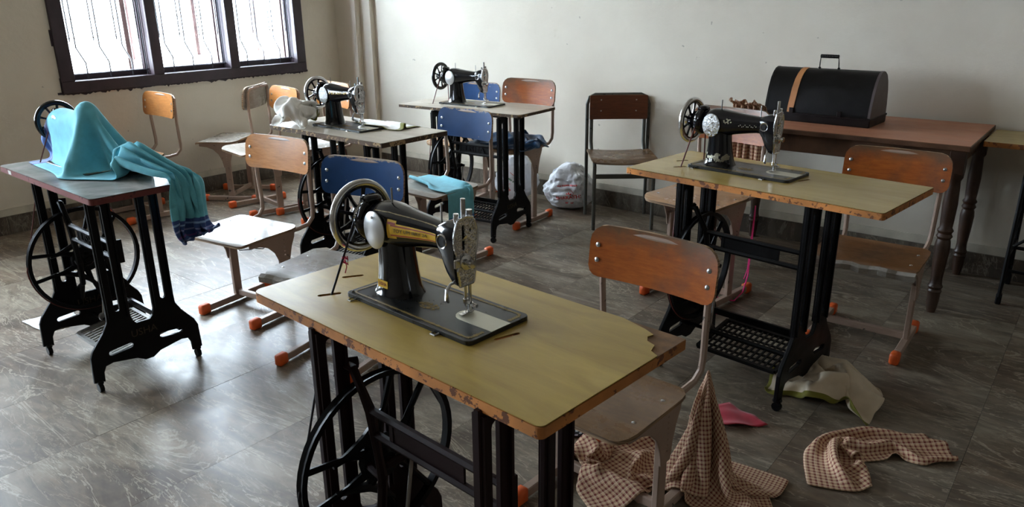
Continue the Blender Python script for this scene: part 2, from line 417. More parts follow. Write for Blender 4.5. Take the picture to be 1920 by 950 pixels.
# ------------------------------------------------------------------ windows
def window(name, b0, b1):
    root = empty(name, R(CL, (b0+b1)/2, WZ0), TH); root['kind'] = 'structure'
    inv = root.matrix_basis.inverted()
    def part(nm, boxes, mat):
        b = B()
        for (x0, x1, y0, y1, z0, z1) in boxes: b.box(((x0+x1)/2, (y0+y1)/2, (z0+z1)/2), (x1-x0, y1-y0, z1-z0), None, .003)
        return b.put(nm, mat, root, False)
    w = b1-b0; h = WZ1-WZ0; y0, y1 = -w/2, w/2; fw = .085; X0, X1 = -.075, .022
    part('sill_rail', [(X0, X1, y0, y1, 0, .075)], 'window_wood')
    part('head_rail', [(X0, X1, y0, y1, h-.075, h)], 'window_wood')
    part('jamb', [(X0, X1, y0, y0+fw, .075, h-.075)], 'window_wood'); part('jamb', [(X0, X1, y1-fw, y1, .075, h-.075)], 'window_wood')
    iw = (w-2*fw-2*.075)/3; ys = []
    y = y0+fw
    for k in range(3):
        ys.append((y, y+iw)); y += iw
        if k < 2: part('mullion', [(X0, X1, y, y+.075, .075, h-.075)], 'window_wood'); y += .075
    for k, (u, v) in enumerate(ys):
        # inner rebate frame
        part('rebate_frame', [(-.11, -.07, u-.01, u+.016, .06, h-.06), (-.11, -.07, v-.016, v+.01, .06, h-.06), (-.11, -.07, u, v, .06, .115), (-.11, -.07, u, v, h-.115, h-.06)], 'window_wood')
        # iron grille with kinked bars
        b = B(); gx = -.05
        n = 7; z0, z1 = .08, h-.08
        for z in (z0+.03, z0+.26, z0+.42, z0+.58, z1-.52, z1-.36, z1-.03): 
            if z in (z0+.03, z1-.03): b.cyl((gx, u, z), (gx, v, z), .004, seg=6)
        for i in range(n):
            yy = u+(v-u)*(i+.5)/n; dd = (v-u)/n*.5*(1 if i % 2 else -.15)
            if i % 2: b.tube([(gx, yy, z0), (gx, yy, z0+.10), (gx, yy-dd*1.2, z0+.20), (gx, yy-dd*1.2, z0+.62), (gx, yy, z0+.72), (gx, yy, z1-.6), (gx, yy-dd*1.2, z1-.5), (gx, yy-dd*1.2, z1)], .0050, 5)
            else: b.tube([(gx, yy, z0+.24), (gx, yy, z0+.56)], .0044, 5)
            for zz in (z0+.26, z0+.38, z0+.50): b.box((gx, yy-(dd*1.2 if i % 2 else 0), zz), (.008, .010, .006))
        for e in (u+.012, v-.012): b.cyl((gx, e, z0), (gx, e, z1), .0045, seg=6)
        b.put('grille', 'grille', root)
        # casement leaf hung on the right, thrown open to the outside
        ang = math.radians((118, 100, 94)[k]); leaf = B(); lw = v-u-.02; dirx, diry = -math.sin(ang), -math.cos(ang)
        rot = Matrix.Rotation(math.atan2(diry, dirx), 3, 'Z')
        hx, hy = -.12, v-.005
        if k == 0: hy = v-.085
        def lb(bb, s0, s1, z0_, z1_, th=.03):
            c = (s0+s1)/2; bb.box((hx+dirx*c, hy+diry*c, (z0_+z1_)/2), (s1-s0, th, z1_-z0_), rot, .002)
        lb(leaf, 0, .085, .07, h-.07); lb(leaf, lw-.085, lw, .07, h-.07); lb(leaf, .085, lw-.085, .07, .15); lb(leaf, .085, lw-.085, h-.14, h-.07)
        lf = leaf.put('casement_leaf', 'casement_wood', root, False)
        g = B(); lb(g, .05, lw-.05, .13, h-.12, .004); g.put('pane', 'glass', lf, False)
    return root
window('window_1', W1A, W1B); window('window_2', W2A, W2B)
# flaking dark paint smeared on the wall round the window frame
b = B(); rnd = random.Random(3)
pts = []
for k in range(170):
    t = k/169; pts.append((W1A-.03+(W1B-W1A+.05)*t, WZ0-.004-(.010*abs(math.sin(k*.11))*rnd.random()+.012*rnd.random()**5)))
for (y, z), (y2, z2) in zip(pts, pts[1:]): b.rings([[R(CL-.001, y, WZ0+.01), R(CL+.0015, y, WZ0+.01), R(CL+.0015, y, z), R(CL-.001, y, z)], [R(CL-.001, y2, WZ0+.01), R(CL+.0015, y2, WZ0+.01), R(CL+.0015, y2, z2), R(CL-.001, y2, z2)]])
for k in range(0, 14, 3):
    z = WZ0+k*.1
    for yy, s in ((W1A, -1), (W1B, 1)):
        d = .004+rnd.random()*.008; b.box(R(CL+.0005, yy+s*d/2, z+.05), (.002, d, .1), Matrix.Rotation(TH, 3, 'Z'))
pn = b.put('trim_2', 'window_wood', None, False); pn['kind'] = 'structure'

# ------------------------------------------------------------------ school chairs
def panel(b, w, h, r, fn, th=.011, nu=14, nv=10, taper=0):
    """rounded ply sheet; fn(u,v,s) maps sheet coords (metres, v from 0 to h) and side s to 3D. r = (bottom, top) corner radii"""
    def half(v):
        rb, rt = r; x = w/2 + taper*(v/h-.5)
        if v < rb: x -= rb-math.sqrt(max(0, rb*rb-(rb-v)**2))
        if v > h-rt: x -= rt-math.sqrt(max(0, rt*rt-(v-h+rt)**2))
        return x
    vs = [h*(.5-.5*math.cos(PI*j/nv)) for j in range(nv+1)]
    g = [[[b.b.verts.new(fn(half(v)*(2*i/nu-1), v, s)) for i in range(nu+1)] for v in vs] for s in (0, 1)]
    for s in (0, 1):
        for j in range(nv):
            for i in range(nu):
                q4 = (g[s][j][i], g[s][j][i+1], g[s][j+1][i+1], g[s][j+1][i]); b._f(q4 if s else q4[::-1])
    b.mi = 1
    for j in range(nv): 
        b._f((g[0][j][0], g[0][j+1][0], g[1][j+1][0], g[1][j][0])); b._f((g[0][j][nu], g[1][j][nu], g[1][j+1][nu], g[0][j+1][nu]))
    for i in range(nu):
        b._f((g[0][0][i], g[1][0][i], g[1][0][i+1], g[0][0][i+1])); b._f((g[0][nv][i], g[0][nv][i+1], g[1][nv][i+1], g[1][nv][i]))
    b.mi = 0
rb_ = B(); rb_.lathe([(0.0002, .0035), (.0028, .0034), (.0048, .002), (.0075, .0014), (.0078, 0), (.0078, -.003)], 10); RIV = rb_.mesh(); RIV.materials.append(M['rivet_metal'])
def rivet(parent, p, n, s=1):
    o = bpy.data.objects.new('rivet', RIV); COL.objects.link(o); o.parent = parent; o.location = p
    o.rotation_euler = Vector(n).to_track_quat('Z', 'Y').to_euler(); o.scale = (s, s, s)
_cap = B(); _cap.box((0, 0, .024), (.036, .052, .048), None, .007); CAP = _cap.mesh(True, 60); CAP.materials.append(M['rubber_orange'])
CH = {}
def chair(x, y, th, dz, label, back='ply_orange', seat='seat_brown', broken=False, backlabel=None, group='wood and steel school chairs'):
    t = empty('school_chair', (x, y, 0), th, label, 'chair', group)
    SZ = .42+dz; BZ = .644+dz; BH = .160; BW = .417
    # backrest: origin of the mesh at its lower edge
    b = B()
    def bf(u, v, s): return (u, .214+v*.12 - 0.022*(1-(2*u/BW)**2)*-1 - (0.0 if s else .011), v)
    panel(b, BW, BH, (.034, .052), bf)
    bo = b.put('backrest', [back, 'ply_edge'], t); bo.location = (0, 0, BZ)
    for sx in (-1, 1):
        for v in (.052, .098):
            u = sx*(BW/2-.026); p = bf(u, v, 0); rivet(bo, (p[0], p[1]-.0005, p[2]), (0, -1, .1))
    # seat
    b = B(); SW_, SDp = .404, .318
    def sf(u, v, s):
        yv = -.196+v; z = -.010*(1-(2*u/SW_)**2)*math.sin(PI*min(1, v/SDp))
        if v < .05: z -= .016*((.05-v)/.05)**2
        if v > SDp-.06: z += .006*((v-SDp+.06)/.06)**2
        if broken and s == 1 and v < .05: z -= .004*abs(math.sin(u*90))
        return (u, yv, z-(0 if s else .012))
    panel(b, SW_, SDp, (.05, .035), sf, nu=14, nv=12)
    so = b.put('seat', [seat, 'ply_edge'], t); so.location = (0, 0, SZ)
    for sx in (-1, 1):
        for v in (.09, .235): p = sf(sx*.165, v, 1); rivet(so, p, (0, 0, 1), .8)
    if broken:
        b = B(); ln = [(-.20+.4*k/12, -.192-.004*math.sin(k*2.3), -.012+.003*math.sin(k*1.7)) for k in range(13)]
        b.rings([[(px, py, pz+.006), (px, py-.016, pz-.004), (px, py-.014, pz-.026), (px, py+.002, pz-.022)] for px, py, pz in ln])
        o = b.put('split_ply_lip', 'seat_grey', t, False); o.location = (0, 0, SZ)
    # tubular back frame
    b = B(); pts = []
    for sx in (-1, 1):
        p = [(sx*.160, -.12, SZ-.026), (sx*.160, .16, SZ-.026), (sx*.165, .215, SZ-.018), (sx*.170, .242, SZ+.010), (sx*.172, .246, SZ+.05), (sx*.176, .240, BZ-.03), (sx*.178, .243, BZ+.09), (sx*.174, .247, BZ+.125), (sx*.150, .250, BZ+.142)]
        pts.append(p)
    b.tube(pts[0]+[(-.10, .25, BZ+.145), (.10, .25, BZ+.145)]+pts[1][::-1], .0105, 8)
    b.put('back_frame', 'frame_paint', t)
    # pressed side brackets with a row of holes
    for sx in (-1, 1):
        out = [(-.155, SZ-.016), (.105, SZ-.016), (.100, SZ-.045), (.080, SZ-.085), (.064, SZ-.14), (.058, SZ-.185), (.012, SZ-.185), (.004, SZ-.14), (-.018, SZ-.09), (-.055, SZ-.055), (-.10, SZ-.038), (-.155, SZ-.032)]
        holes = [[(.037+.0045*math.cos(a*PI/4), SZ-.042-.018*k+.0045*math.sin(a*PI/4)) for a in range(8)] for k in range(7)]
        me = plate([out]+holes, .004, YZ(sx*.184), .002)
        link('side_bracket', me, t, 'frame_paint')
        b = B(); hz = SZ-.12
        b.box((sx*.184-sx*.012, .034, (hz+.03)/2), (.020, .042, hz-.03), None, .003)
        b.put('post', 'frame_paint', t, False)
        b = B(); b.box((sx*.172, .023, .024), (.028, .37, .030), None, .003); fb = b.put('foot_bar', 'frame_paint', t, False)
        for yy in (-.165, .211):
            o = bpy.data.objects.new('rubber_cap', CAP); COL.objects.link(o); o.parent = fb; o.location = (sx*.172, yy, 0)
    b = B(); b.box((0, .034, .046), (.33, .020, .030), None, .003); b.put('cross_bar', 'frame_paint', t, False)
    return t
chair(-1.221, 3.353, -.538, -.011, 'amber-backed school chair with glossy pale seat in front of the marbled sewing table', 'ply_amber', 'seat_pale')
chair(-.711, 2.839, -.470, -.015, 'blue-backed school chair with grey splintered seat behind the nearest sewing machine', 'paint_blue', 'seat_grey', True)
chair(.253, 1.878, -.718, -.043, 'worn orange-brown school chair tucked under the nearest sewing table, checked cloth on its frame', 'ply_orange', 'seat_brown')
chair(1.494, 2.964, -.652, -.018, 'dark orange school chair with brown seat between the olive-topped table and the turned-leg desk', 'ply_orange', 'seat_umber', True)
chair(.896, 3.488, -.81, .09, 'orange-brown school chair behind the flower-decorated sewing machine, pink ribbon hanging from its seat', 'ply_orange', 'seat_tan')
chair(-.401, 4.069, -.712, .013, 'blue-backed school chair with a turquoise cloth over the edge of its pale seat', 'paint_blue', 'seat_pale')
chair(-.012, 4.849, -.631, .093, 'orange-backed school chair by the back wall with a dark blue cloth on its seat', 'ply_orange', 'seat_tan')
chair(-.36, 5.50, -.45, .006, 'blue-backed school chair against the back wall, mostly hidden behind a black sewing machine', 'paint_blue', 'seat_tan')
chair(-1.745, 5.19, -.836, .023, 'orange-backed school chair with a bright white seat, next to the chair turned sideways', 'ply_amber', 'seat_pale')
chair(-2.07, 5.57, -1.66, .02, 'grey-brown school chair turned sideways by the window wall', 'seat_grey', 'seat_grey')
chair(-2.543, 5.044, -.688, .006, 'small-looking amber school chair alone under the window, behind the turquoise cloth', 'ply_amber', 'seat_tan')
chair(-1.350, 5.000, -.813, .072, 'school chair hidden behind the sewing machine with white cloth, only back edge and bracket showing', 'ply_amber', 'seat_grey')

# dark metal classroom chair
def metal_chair():
    f = [Vector((.533, 4.59, 0)), Vector((.902, 4.59, 0)), Vector((.918, 5.004, 0)), Vector((.471, 4.952, 0))]
    c = sum(f, Vector())/4
    t = empty('metal_chair', (.70, 4.77, 0), .0, 'dark steel classroom chair with small brown plywood back, against the back wall', 'chair')
    # back uprights -> rear legs ; seat rails -> front legs
    b = B(); HZ = .80
    b.tube([(-.20, .19, 0), (-.20, .19, .42), (-.20, .20, .74), (-.185, .205, .785), (-.15, .207, HZ), (.15, .207, HZ), (.185, .205, .785), (.20, .20, .74), (.20, .19, .42), (.20, .19, 0)], .0115, 8)
    b.put('rear_frame', 'frame_grey', t)
    b = B()
    for sx in (-1, 1): b.tube([(sx*.172, .19, .77), (sx*.172, .185, .50), (sx*.172, .14, .44), (sx*.178, -.10, .425), (sx*.182, -.16, .40), (sx*.184, -.175, .36), (sx*.184, -.18, 0)], .0115, 8)
    b.put('front_frame', 'frame_grey', t)
    for yy, nm in ((-.178, 'front_rail'),):
        b = B(); b.box((0, yy, .345), (.36, .012, .028), None, .002); b.put(nm, 'frame_grey', t, False)
    b = B(); w = .375
    panel(b, w, .155, (.008, .008), lambda u, v, s: (u, .185+.012*(2*u/w)**2*-1+(0 if s else -.01), v))
    bo = b.put('backrest', ['ply_dark', 'ply_edge'], t); bo.location = (0, 0, .645)
    for sx in (-1, 1):
        for v in (.055, .125): rivet(bo, (sx*.115, .172, v), (0, -1, 0), .8)
    b = B(); panel(b, .41, .36, (.03, .02), lambda u, v, s: (u, -.20+v, .444+.012*(2*u/.41)**2+(-.015*((.05-v)/.05)**2 if v < .05 else 0)-(0 if s else .010)), nu=16)
    b.put('seat', ['seat_brown', 'ply_edge'], t)
metal_chair()

# ------------------------------------------------------------------ sewing tables on treadle stands
def sideframe():
    P_ = []
    half = [(.0, .222), (.028, .225), (.040, .240), (.047, .262), (.049, .743), (.127, .743), (.127, .30), (.129, .262), (.150, .225), (.196, .168), (.208, .14), (.212, .045), (.178, .040), (.176, .075), (.165, .098), (.135, .104), (.045, .088), (.015, .070), (0, .068)]
    out = half[1:-1] + [(-x, z) for x, z in half[1:-1]][::-1]
    holes = [capsule(s*.088, .305, s*.088, .700, .026) for s in (-1, 1)]
    holes += [capsule(s*.062, .146, s*.135, .140, .026) for s in (-1, 1)]
    return plate([out]+holes, .010, YZ(0), .003)
SF = sideframe(); SF.name = 'side_frame'
rim = B()
for s in (-1, 1):
    for yy in (.054, .122): rim.box((0, s*yy, .50), (.030, .007, .47))
RIMM = rim.mesh(False)
SF = join([SF, RIMM])
def wheel_mesh():
    b = B(); r = .218; n = 48
    ring = lambda rad, w, th: [[Vector((dx, rr*math.cos(2*PI*k/n), rr*math.sin(2*PI*k/n))) for dx, rr in ((-w/2, rad-th/2), (w/2, rad-th/2), (w/2+.001, rad+th/2), (0, rad+th/2-.004), (-w/2-.001, rad+th/2))] for k in range(n)]
    b.rings(ring(r-.006, .020, .014), close=True)
    for base in (180, 62, -62):
        for d in (-15, 15):
            a = math.radians(base+d); a0 = math.radians(base+d*2.2)
            p0 = Vector((0, .048*math.cos(a0), .048*math.sin(a0))); p2 = Vector((0, (r-.01)*math.cos(a), (r-.01)*math.sin(a))); p1 = p0.lerp(p2, .35)+Vector((0, -.004*math.sin(a), .004*math.cos(a)))*(d/15)
            b.tube([p0, p1, p2], [.013, .0075, .0085], 7)
            if d > 0:
                pt = lambda an, rad: Vector((0, rad*math.cos(math.radians(an)), rad*math.sin(math.radians(an))))
                b.tube([pt(base+17, .135), pt(base+28, .098), pt(base+60, .074), pt(base+92, .098), pt(base+103, .135)], [.006, .0105, .013, .0105, .006], 7)
        a = math.radians(base+60); b.tube([(0, .03*math.cos(a), .03*math.sin(a)), (0, .085*math.cos(a), .085*math.sin(a))], [.018, .008], 7)
    b.lathe([(.056, -.011), (.060, 0), (.056, .011), (.030, .016), (.022, .028), (.001, .028), (.001, -.028), (.022, -.028), (.03, -.016)][0:5]+[(.0005, .030)], 16, basis((0, 1, 0), (0, 0, 1), (1, 0, 0)))
    b.lathe([(.0005, -.030), (.022, -.028), (.030, -.016), (.056, -.011)], 16, basis((0, 1, 0), (0, 0, 1), (1, 0, 0)))
    return b.mesh()
WH = wheel_mesh(); WH.name = 'drive_wheel'
_c = B(); _c.box((0, 0, .040), (.022, .030, .016), None, .004); _c.cyl((-.008, 0, .017), (.008, 0, .017), .017, seg=14); CAST = _c.mesh()
CAST.materials.append(M['cast_black'])
def treadle_mesh():
    b = B(); w, d = .32, .23
    b.box((0, -d/2, 0), (w, .014, .014)); b.box((0, d/2, 0), (w, .014, .014)); b.box((-w/2, 0, 0), (.014, d, .014)); b.box((w/2, 0, 0), (.014, d, .014))
    for k in range(13): b.box((-w/2+w*(k+1)/14, 0, .001), (.007, d-.01, .006))
    for k in range(5): b.box((0, -d/2+d*(k+1)/6, -.001), (w-.01, .007, .006))
    return b.mesh(False)
TM = treadle_mesh(); TM.name = 'treadle'
def stand(t, ox, oy, mat='cast_black', bright=False, letters=True):
    s = .25
    for sx in (-1, 1):
        me = SF if sx == -1 else SF
        o = bpy.data.objects.new('side_frame', me if me.materials else me); COL.objects.link(o); o.parent = t; o.location = (ox+sx*s, oy, 0)
        if mat not in [k.name for k in me.materials]:
            if me.materials:
                me2 = me.copy(); me2.materials.clear(); me2.materials.append(M[mat]); o.data = me2
            else: me.materials.append(M[mat])
        for yy in (-.195, .195):
            c = bpy.data.objects.new('caster', CAST); COL.objects.link(c); c.parent = o; c.location = (0, yy, 0); c.rotation_euler = (0, 0, PI/2)
        if letters: text('USHA', .040, 'lettering', 'gilt_dim', o, basis((0, 1, 0), (0, 0, 1), (1, 0, 0), (.0085 if sx > 0 else .0085, -.005, .188)), .0006, .10)
    # wheel with hub pin
    w = bpy.data.objects.new('drive_wheel', WH); COL.objects.link(w); w.parent = t; w.location = (ox-.212, oy, .385)
    if not WH.materials: WH.materials.append(M['cast_black'])
    b = B(); b.cyl((ox-.25, oy, .385), (ox-.17, oy, .385), .012, seg=10); b.box((ox-.172, oy+.02, .385), (.012, .075, .020), None, .003); b.cyl((ox-.17, oy+.05, .385), (ox-.15, oy+.05, .385), .008, seg=8); b.put('crank', mat, t)
    # brace: forked arm, openwork bar and lower stay
    yb = oy-.05
    b = B()
    b.tube([(ox-.245, yb+.03, .628), (ox-.258, yb-.0, .630), (ox-.262, yb-.012, .600)], [.014, .018, .013], 8)
    b.tube([(ox-.255, yb, .632), (ox-.222, yb, .632), (ox-.195, yb, .590), (ox-.168, yb, .545), (ox-.150, yb, .440), (ox-.140, yb, .385), (ox-.155, yb, .300), (ox-.19, yb, .225)], [.012, .012, .011, .014, .011, .013, .010, .009], 8, flat=.8)
    b.tube([(ox-.25, yb, .24), (ox-.15, yb, .30), (ox-.14, yb, .385), (ox-.20, yb+.01, .385)], [.010, .011, .012, .012], 8)
    for z in (.548, .492): b.tube([(ox-.168, yb, z), (ox+.245, yb, z)], .0095, 6)
    b.box((ox+.245, yb, .52), (.012, .05, .09), None, .002); b.box((ox-.095, yb, .52), (.012, .006, .055)); b.box((ox+.125, yb, .52), (.012, .006, .055))
    br = b.put('brace', mat, t)
    for k in (ox+.015,):
        b = B(); b.box((k, yb+.001, .52), (.21, .004, .050)); b.put('brace_panel', mat, br, False)
    if letters: text('USHA', .054, 'lettering', 'cast_black', br, basis((1, 0, 0), (0, 0, 1), (0, -1, 0), (ox+.015, yb-.002, .520)), .003, .15, .001)
    # lower shaft, treadle and pitman rod
    b = B(); b.tube([(ox-.25, oy, .125), (ox+.25, oy, .125)], .008, 8); b.box((ox, oy+.14, .15), (.49, .012, .026)); b.put('tie_bar', mat, t)
    tr = bpy.data.objects.new('treadle', TM); COL.objects.link(tr); tr.parent = t; tr.location = (ox+.03, oy, .118); tr.rotation_euler = (math.radians(9), 0, 0)
    if not TM.materials: TM.materials.append(M['cast_black'])
    if bright: TM3 = TM.copy(); TM3.materials.clear(); TM3.materials.append(M['steel_dull']); tr.data = TM3
    b = B(); b.tube([(ox-.158, oy+.05, .385), (ox-.150, oy+.02, .25), (ox-.145, oy+.0, .135)], .005, 6); b.lathe([(.001, -.008), (.017, -.008), (.019, 0), (.017, .008), (.001, .008)], 12, basis((0, 1, 0), (0, 0, 1), (1, 0, 0), (ox-.147, oy, .135))); b.put('pitman_rod', 'steel_dull', t)

H = .765
def table(key, x, y, th, L, W_, ox, oy, mx, my, label, top, edge, corner, cast='cast_black', TT=.024, peeled=False, slots=True, beltmat='belt', letters=True):
    t = empty('sewing_table', (x, y, 0), th, label, 'table', 'treadle sewing tables')
    hx, hy = L/2, W_/2
    # corner radii: far-right, far-left, near-left, near-right
    out = rrect(hx, hy, corner)
    sx0 = mx-.235
    holes = [capsule(sx0-.012, my-.128, sx0+.008, my-.092, .013)] if slots else []
    if slots: holes.append(capsule(mx-.305, my-.02, mx-.285, my+.015, .012))
    me = plate([out]+holes, TT-.003, Matrix.Translation((0, 0, H-.0015-TT/2)), 0)
    tt = link('tabletop', me, t, edge)
    out2 = rrect(hx-.001, hy-.001, corner)
    if peeled:
        rr = random.Random(5); cut = [(hx-.001, hy-.105), (hx-.022, hy-.095), (hx-.030, hy-.070), (hx-.052, hy-.062), (hx-.062, hy-.045), (hx-.058, hy-.030), (hx-.085, hy-.018), (hx-.115, hy-.010), (hx-.15, hy-.001)]
        keep = [p for p in out2 if not (p[0] > hx-.15 and p[1] > hy-.105)]
        # rebuild the outline with the ragged loss at the far right corner
        out2 = cut + [p for p in out2 if p not in out2[:6]]
    sl = [capsule(mx+.215, my-.028, mx+.228, my+.020, .010)] if slots else []
    me = plate([out2]+holes+sl, .0014, Matrix.Translation((0, 0, H-.0007)), 0)
    lm_ = link('laminate', me, tt, top)
    if peeled:
        me = plate([[(hx-.16, hy-.11), (hx-.001, hy-.11), (hx-.001, hy-.003), (hx-.004, hy-.001), (hx-.16, hy-.001)]], .0006, Matrix.Translation((0, 0, H-.0027)), 0); link('bare_corner', me, tt, 'bare_board')
    if slots:
        dk = [plate([[(x*1.0, y) for x, y in hh]], .001, Matrix.Translation((0, 0, H-.006)), 0) for hh in holes]  # black plates inside the slots stand in for the shade of the open holes
        link('slot_shade', join(dk), tt, 'dark')
    # rails under the top
    b = B(); b.box((ox, oy-.078, H-TT-.006), (.50, .030, .010)); b.box((ox, oy+.088, H-TT-.006), (.50, .030, .010)); b.put('mounting_rail', cast, t, False)
    stand(t, ox, oy, cast, key == 3, letters)
    # belt from the hand wheel down round the drive wheel
    if slots:
        c = Vector((mx-.222, my, H+.163)); wz = .385; r1 = .036; r2 = .222; wx = ox-.212
        pts = []
        for k in range(13): a = PI-PI*k/12; pts.append((c.x, c.y+r1*math.cos(a), c.z+r1*math.sin(a)))   # over the top, front to back
        pts.append((sx0, oy+.19, H-.2))
        for k in range(25): a = -PI*.0-PI*k/24; pts.append((wx, oy+r2*math.cos(a), wz+r2*math.sin(a)))
        pts.append((sx0-.002, my-.108, H-.01))
        b = B(); b.tube(pts, .0028, 6, close=True); b.put('belt', beltmat, t)
    return t
# ------------------------------------------------------------------ sewing machines
def se(cx, cy, cz, ry, rz, n=20, p=2.4, ax='x'):
    o = []
    for k in range(n):
        a = 2*PI*k/n; c, s = math.cos(a), math.sin(a)
        u = math.copysign(abs(c)**(2/p), c); v = math.copysign(abs(s)**(2/p), s)
        o.append((cx, cy+ry*u, cz+rz*v) if ax == 'x' else (cx+ry*u, cy+rz*v, cz))
    return o
def machine_meshes():
    G = {}
    # one casting: pillar, arm and head
    b = B()
    Z = [(.006, .064, .054, -.115), (.014, .058, .048, -.115), (.03, .052, .044, -.115), (.06, .047, .041, -.117), (.10, .043, .038, -.119), (.14, .042, .037, -.122), (.175, .040, .034, -.124)]
    b.rings([se(cx, 0, z, rx, ry, 24, 2.3, 'z') for z, rx, ry, cx in Z])
    X = [(-.185, .165, .020, .020), (-.182, .165, .034, .036), (-.170, .165, .043, .046), (-.140, .166, .046, .052), (-.110, .167, .045, .050), (-.075, .168, .040, .044), (-.04, .170, .035, .038), (0, .172, .031, .033), (.030, .173, .028, .030), (.050, .173, .028, .030)]
    b.rings([se(x, 0, z, ry, rz, 24, 2.3) for x, z, ry, rz in X])
    # crook between arm and pillar
    b.rings([se(-.085, 0, .150, .030, .030, 20), se(-.065, 0, .150, .026, .018, 20), se(-.045, 0, .152, .020, .008, 20)])
    HD = [(.045, .173, .026, .030), (.058, .168, .029, .042), (.072, .155, .031, .060), (.088, .147, .032, .070), (.102, .146, .032, .071)]
    b.rings([se(x, 0, z, ry, rz, 24, 3.2) for x, z, ry, rz in HD])
    # shaft boss and belt guard towards the hand wheel
    b.lathe([(.0005, 0), (.040, 0), (.046, .006), (.050, .020), (.044, .034), (.030, .040), (.026, .046), (.0005, .046)], 24, basis((0, 1, 0), (0, 0, 1), (-1, 0, 0), (-.180, 0, .163)))
    b.box((-.196, -.005, .212), (.034, .042, .020), None, .006)
    b.tube([(-.196, 0, .205), (-.190, -.03, .200), (-.188, -.047, .175)], [.012, .010, .006], 8)
    G['body'] = b.mesh(True, 50)
    # hand wheel
    b = B(); mt = basis((0, 1, 0), (0, 0, 1), (-1, 0, 0), (-.245, 0, .163))
    n = 40; rr = .078
    b.mi = 1
    b.rings([[mt @ Vector(((rr+.0085*math.cos(a))*math.cos(2*PI*k/n), (rr+.0085*math.cos(a))*math.sin(2*PI*k/n), .0095*math.sin(a))) for a in [2*PI*j/10 for j in range(10)]] for k in range(n)], close=True)
    b.mi = 0
    b.rings([[mt @ Vector((r_*math.cos(2*PI*k/n), r_*math.sin(2*PI*k/n), z_)) for r_, z_ in ((.066, -.006), (.072, -.006), (.072, .006), (.066, .006))] for k in range(n)], close=True)
    for k in range(9):
        a = 2*PI*k/9; b.tube([mt @ Vector((.018*math.cos(a), .018*math.sin(a), 0)), mt @ Vector((.045*math.cos(a), .045*math.sin(a), 0)), mt @ Vector((.070*math.cos(a), .070*math.sin(a), 0))], [.0065, .0042, .0060], 6)
    b.lathe([(.0005, -.030), (.034, -.030), (.036, -.012), (.028, -.006), (.024, .010), (.0005, .012)], 20, mt)
    b.mi = 1; b.lathe([(.0005, .011), (.019, .011), (.020, .022), (.014, .026), (.0005, .026)], 16, mt); b.mi = 0
    G['wheel'] = b.mesh(True, 50)
    # bed
    G['bed'] = plate([rrect(.200, .089, [.014, .004, .010, .014])], .008, Matrix.Translation((0, 0, .005)), .001)
    G['slide'] = plate([[(.200, -.026), (.200, .030), (.108, .030)]+[(.108+.030*math.cos(a), .002+.028*math.sin(a)) for a in [PI/2+PI*k/10 for k in range(11)]]+[(.108, -.026)]], .0012, Matrix.Translation((0, 0, .0105)), 0)
    # gilt scroll border on the bed
    b = B(); r0 = rrect(.188, .077, .012, 3); rnd = random.Random(2)
    for i in range(len(r0)):
        p, q_ = Vector((*r0[i], .0104)), Vector((*r0[(i+1) % len(r0)], .0104)); d = (q_-p).length; k = max(1, int(d/.006))
        for j in range(k):
            c = p.lerp(q_, j/k); 
            if abs(c.x-.19) < .02 and abs(c.y) < .04: continue
            ang = rnd.random()*3; s = .0028+.0018*rnd.random()
            b.rings([[c+Vector((s*1.4*math.cos(ang+a), s*math.sin(ang+a), 0)) for a in (0, 1.3, 2.6, 3.9, 5.2)], [c+Vector((s*1.4*math.cos(ang+a), s*math.sin(ang+a), .0004)) for a in (0, 1.3, 2.6, 3.9, 5.2)]])
    for k in range(90):
        a = rnd.random()*2*PI; r_ = math.sqrt(rnd.random()); c = Vector((.005+.030*r_*math.cos(a), -.02+.015*r_*math.sin(a), .0104)); s = .0021
        b.rings([[c+Vector((s*1.6*math.cos(q2), s*math.sin(q2), 0)) for q2 in (0, 1.5, 3, 4.5)], [c+Vector((s*1.6*math.cos(q2), s*math.sin(q2), .0004)) for q2 in (0, 1.5, 3, 4.5)]])
    G['scroll'] = b.mesh(False)
    # chromed face plate with waved outline, slot for the take-up lever
    fo = []
    for k in range(17):
        z = .082+.134*k/16; t_ = k/16; w = .024+.008*math.sin(PI*min(1, max(0, (t_-.35)/.65)))+.004*math.sin(PI*t_*3)*.5
        if t_ < .3: w = .020+.006*t_/.3
        fo.append((w, z))
    out = [(-.018, .079), (.018, .079)]+fo+[(.018, .222), (-.018, .222)]+[(-w, z) for w, z in fo[::-1]]
    G['face'] = plate([out, capsule(-.007, .160, -.007, .206, .010), [(.013+.004*math.cos(a*PI/4), .196+.005*math.sin(a*PI/4)) for a in range(8)]], .003, YZ(.1045), .0015)
    b = B(); b.tube([(.107, w*sgn, z) for sgn in (1,) for w, z in fo], .0022, 6); b.tube([(.107, -w, z) for w, z in fo], .0022, 6); b.tube([(.107, -.018, .081), (.107, .018, .081)], .0022, 6)
    b.tube([(.107, -.02, .222), (.107, 0, .226), (.107, .02, .222)], .0022, 6)
    G['facerim'] = b.mesh()
    b = B()   # needle bar, presser bar with their collars
    b.tube([(.098, .002, .03), (.098, .002, .10), (.098, .002, .205), (.098, .002, .212), (.098, .002, .262)], [.0034, .0034, .0034, .0052, .0052], 12); b.cyl((.098, .002, .012), (.098, .002, .03), .001, seg=6)
    b.cyl((.098, .002, .036), (.098, .002, .046), .0062, seg=10); b.cyl((.104, .002, .041), (.114, .002, .041), .0035, seg=8)
    G['needle'] = b.mesh()
    b = B()
    b.cyl((.098, .015, .022), (.098, .015, .10), .0038, seg=10); pass
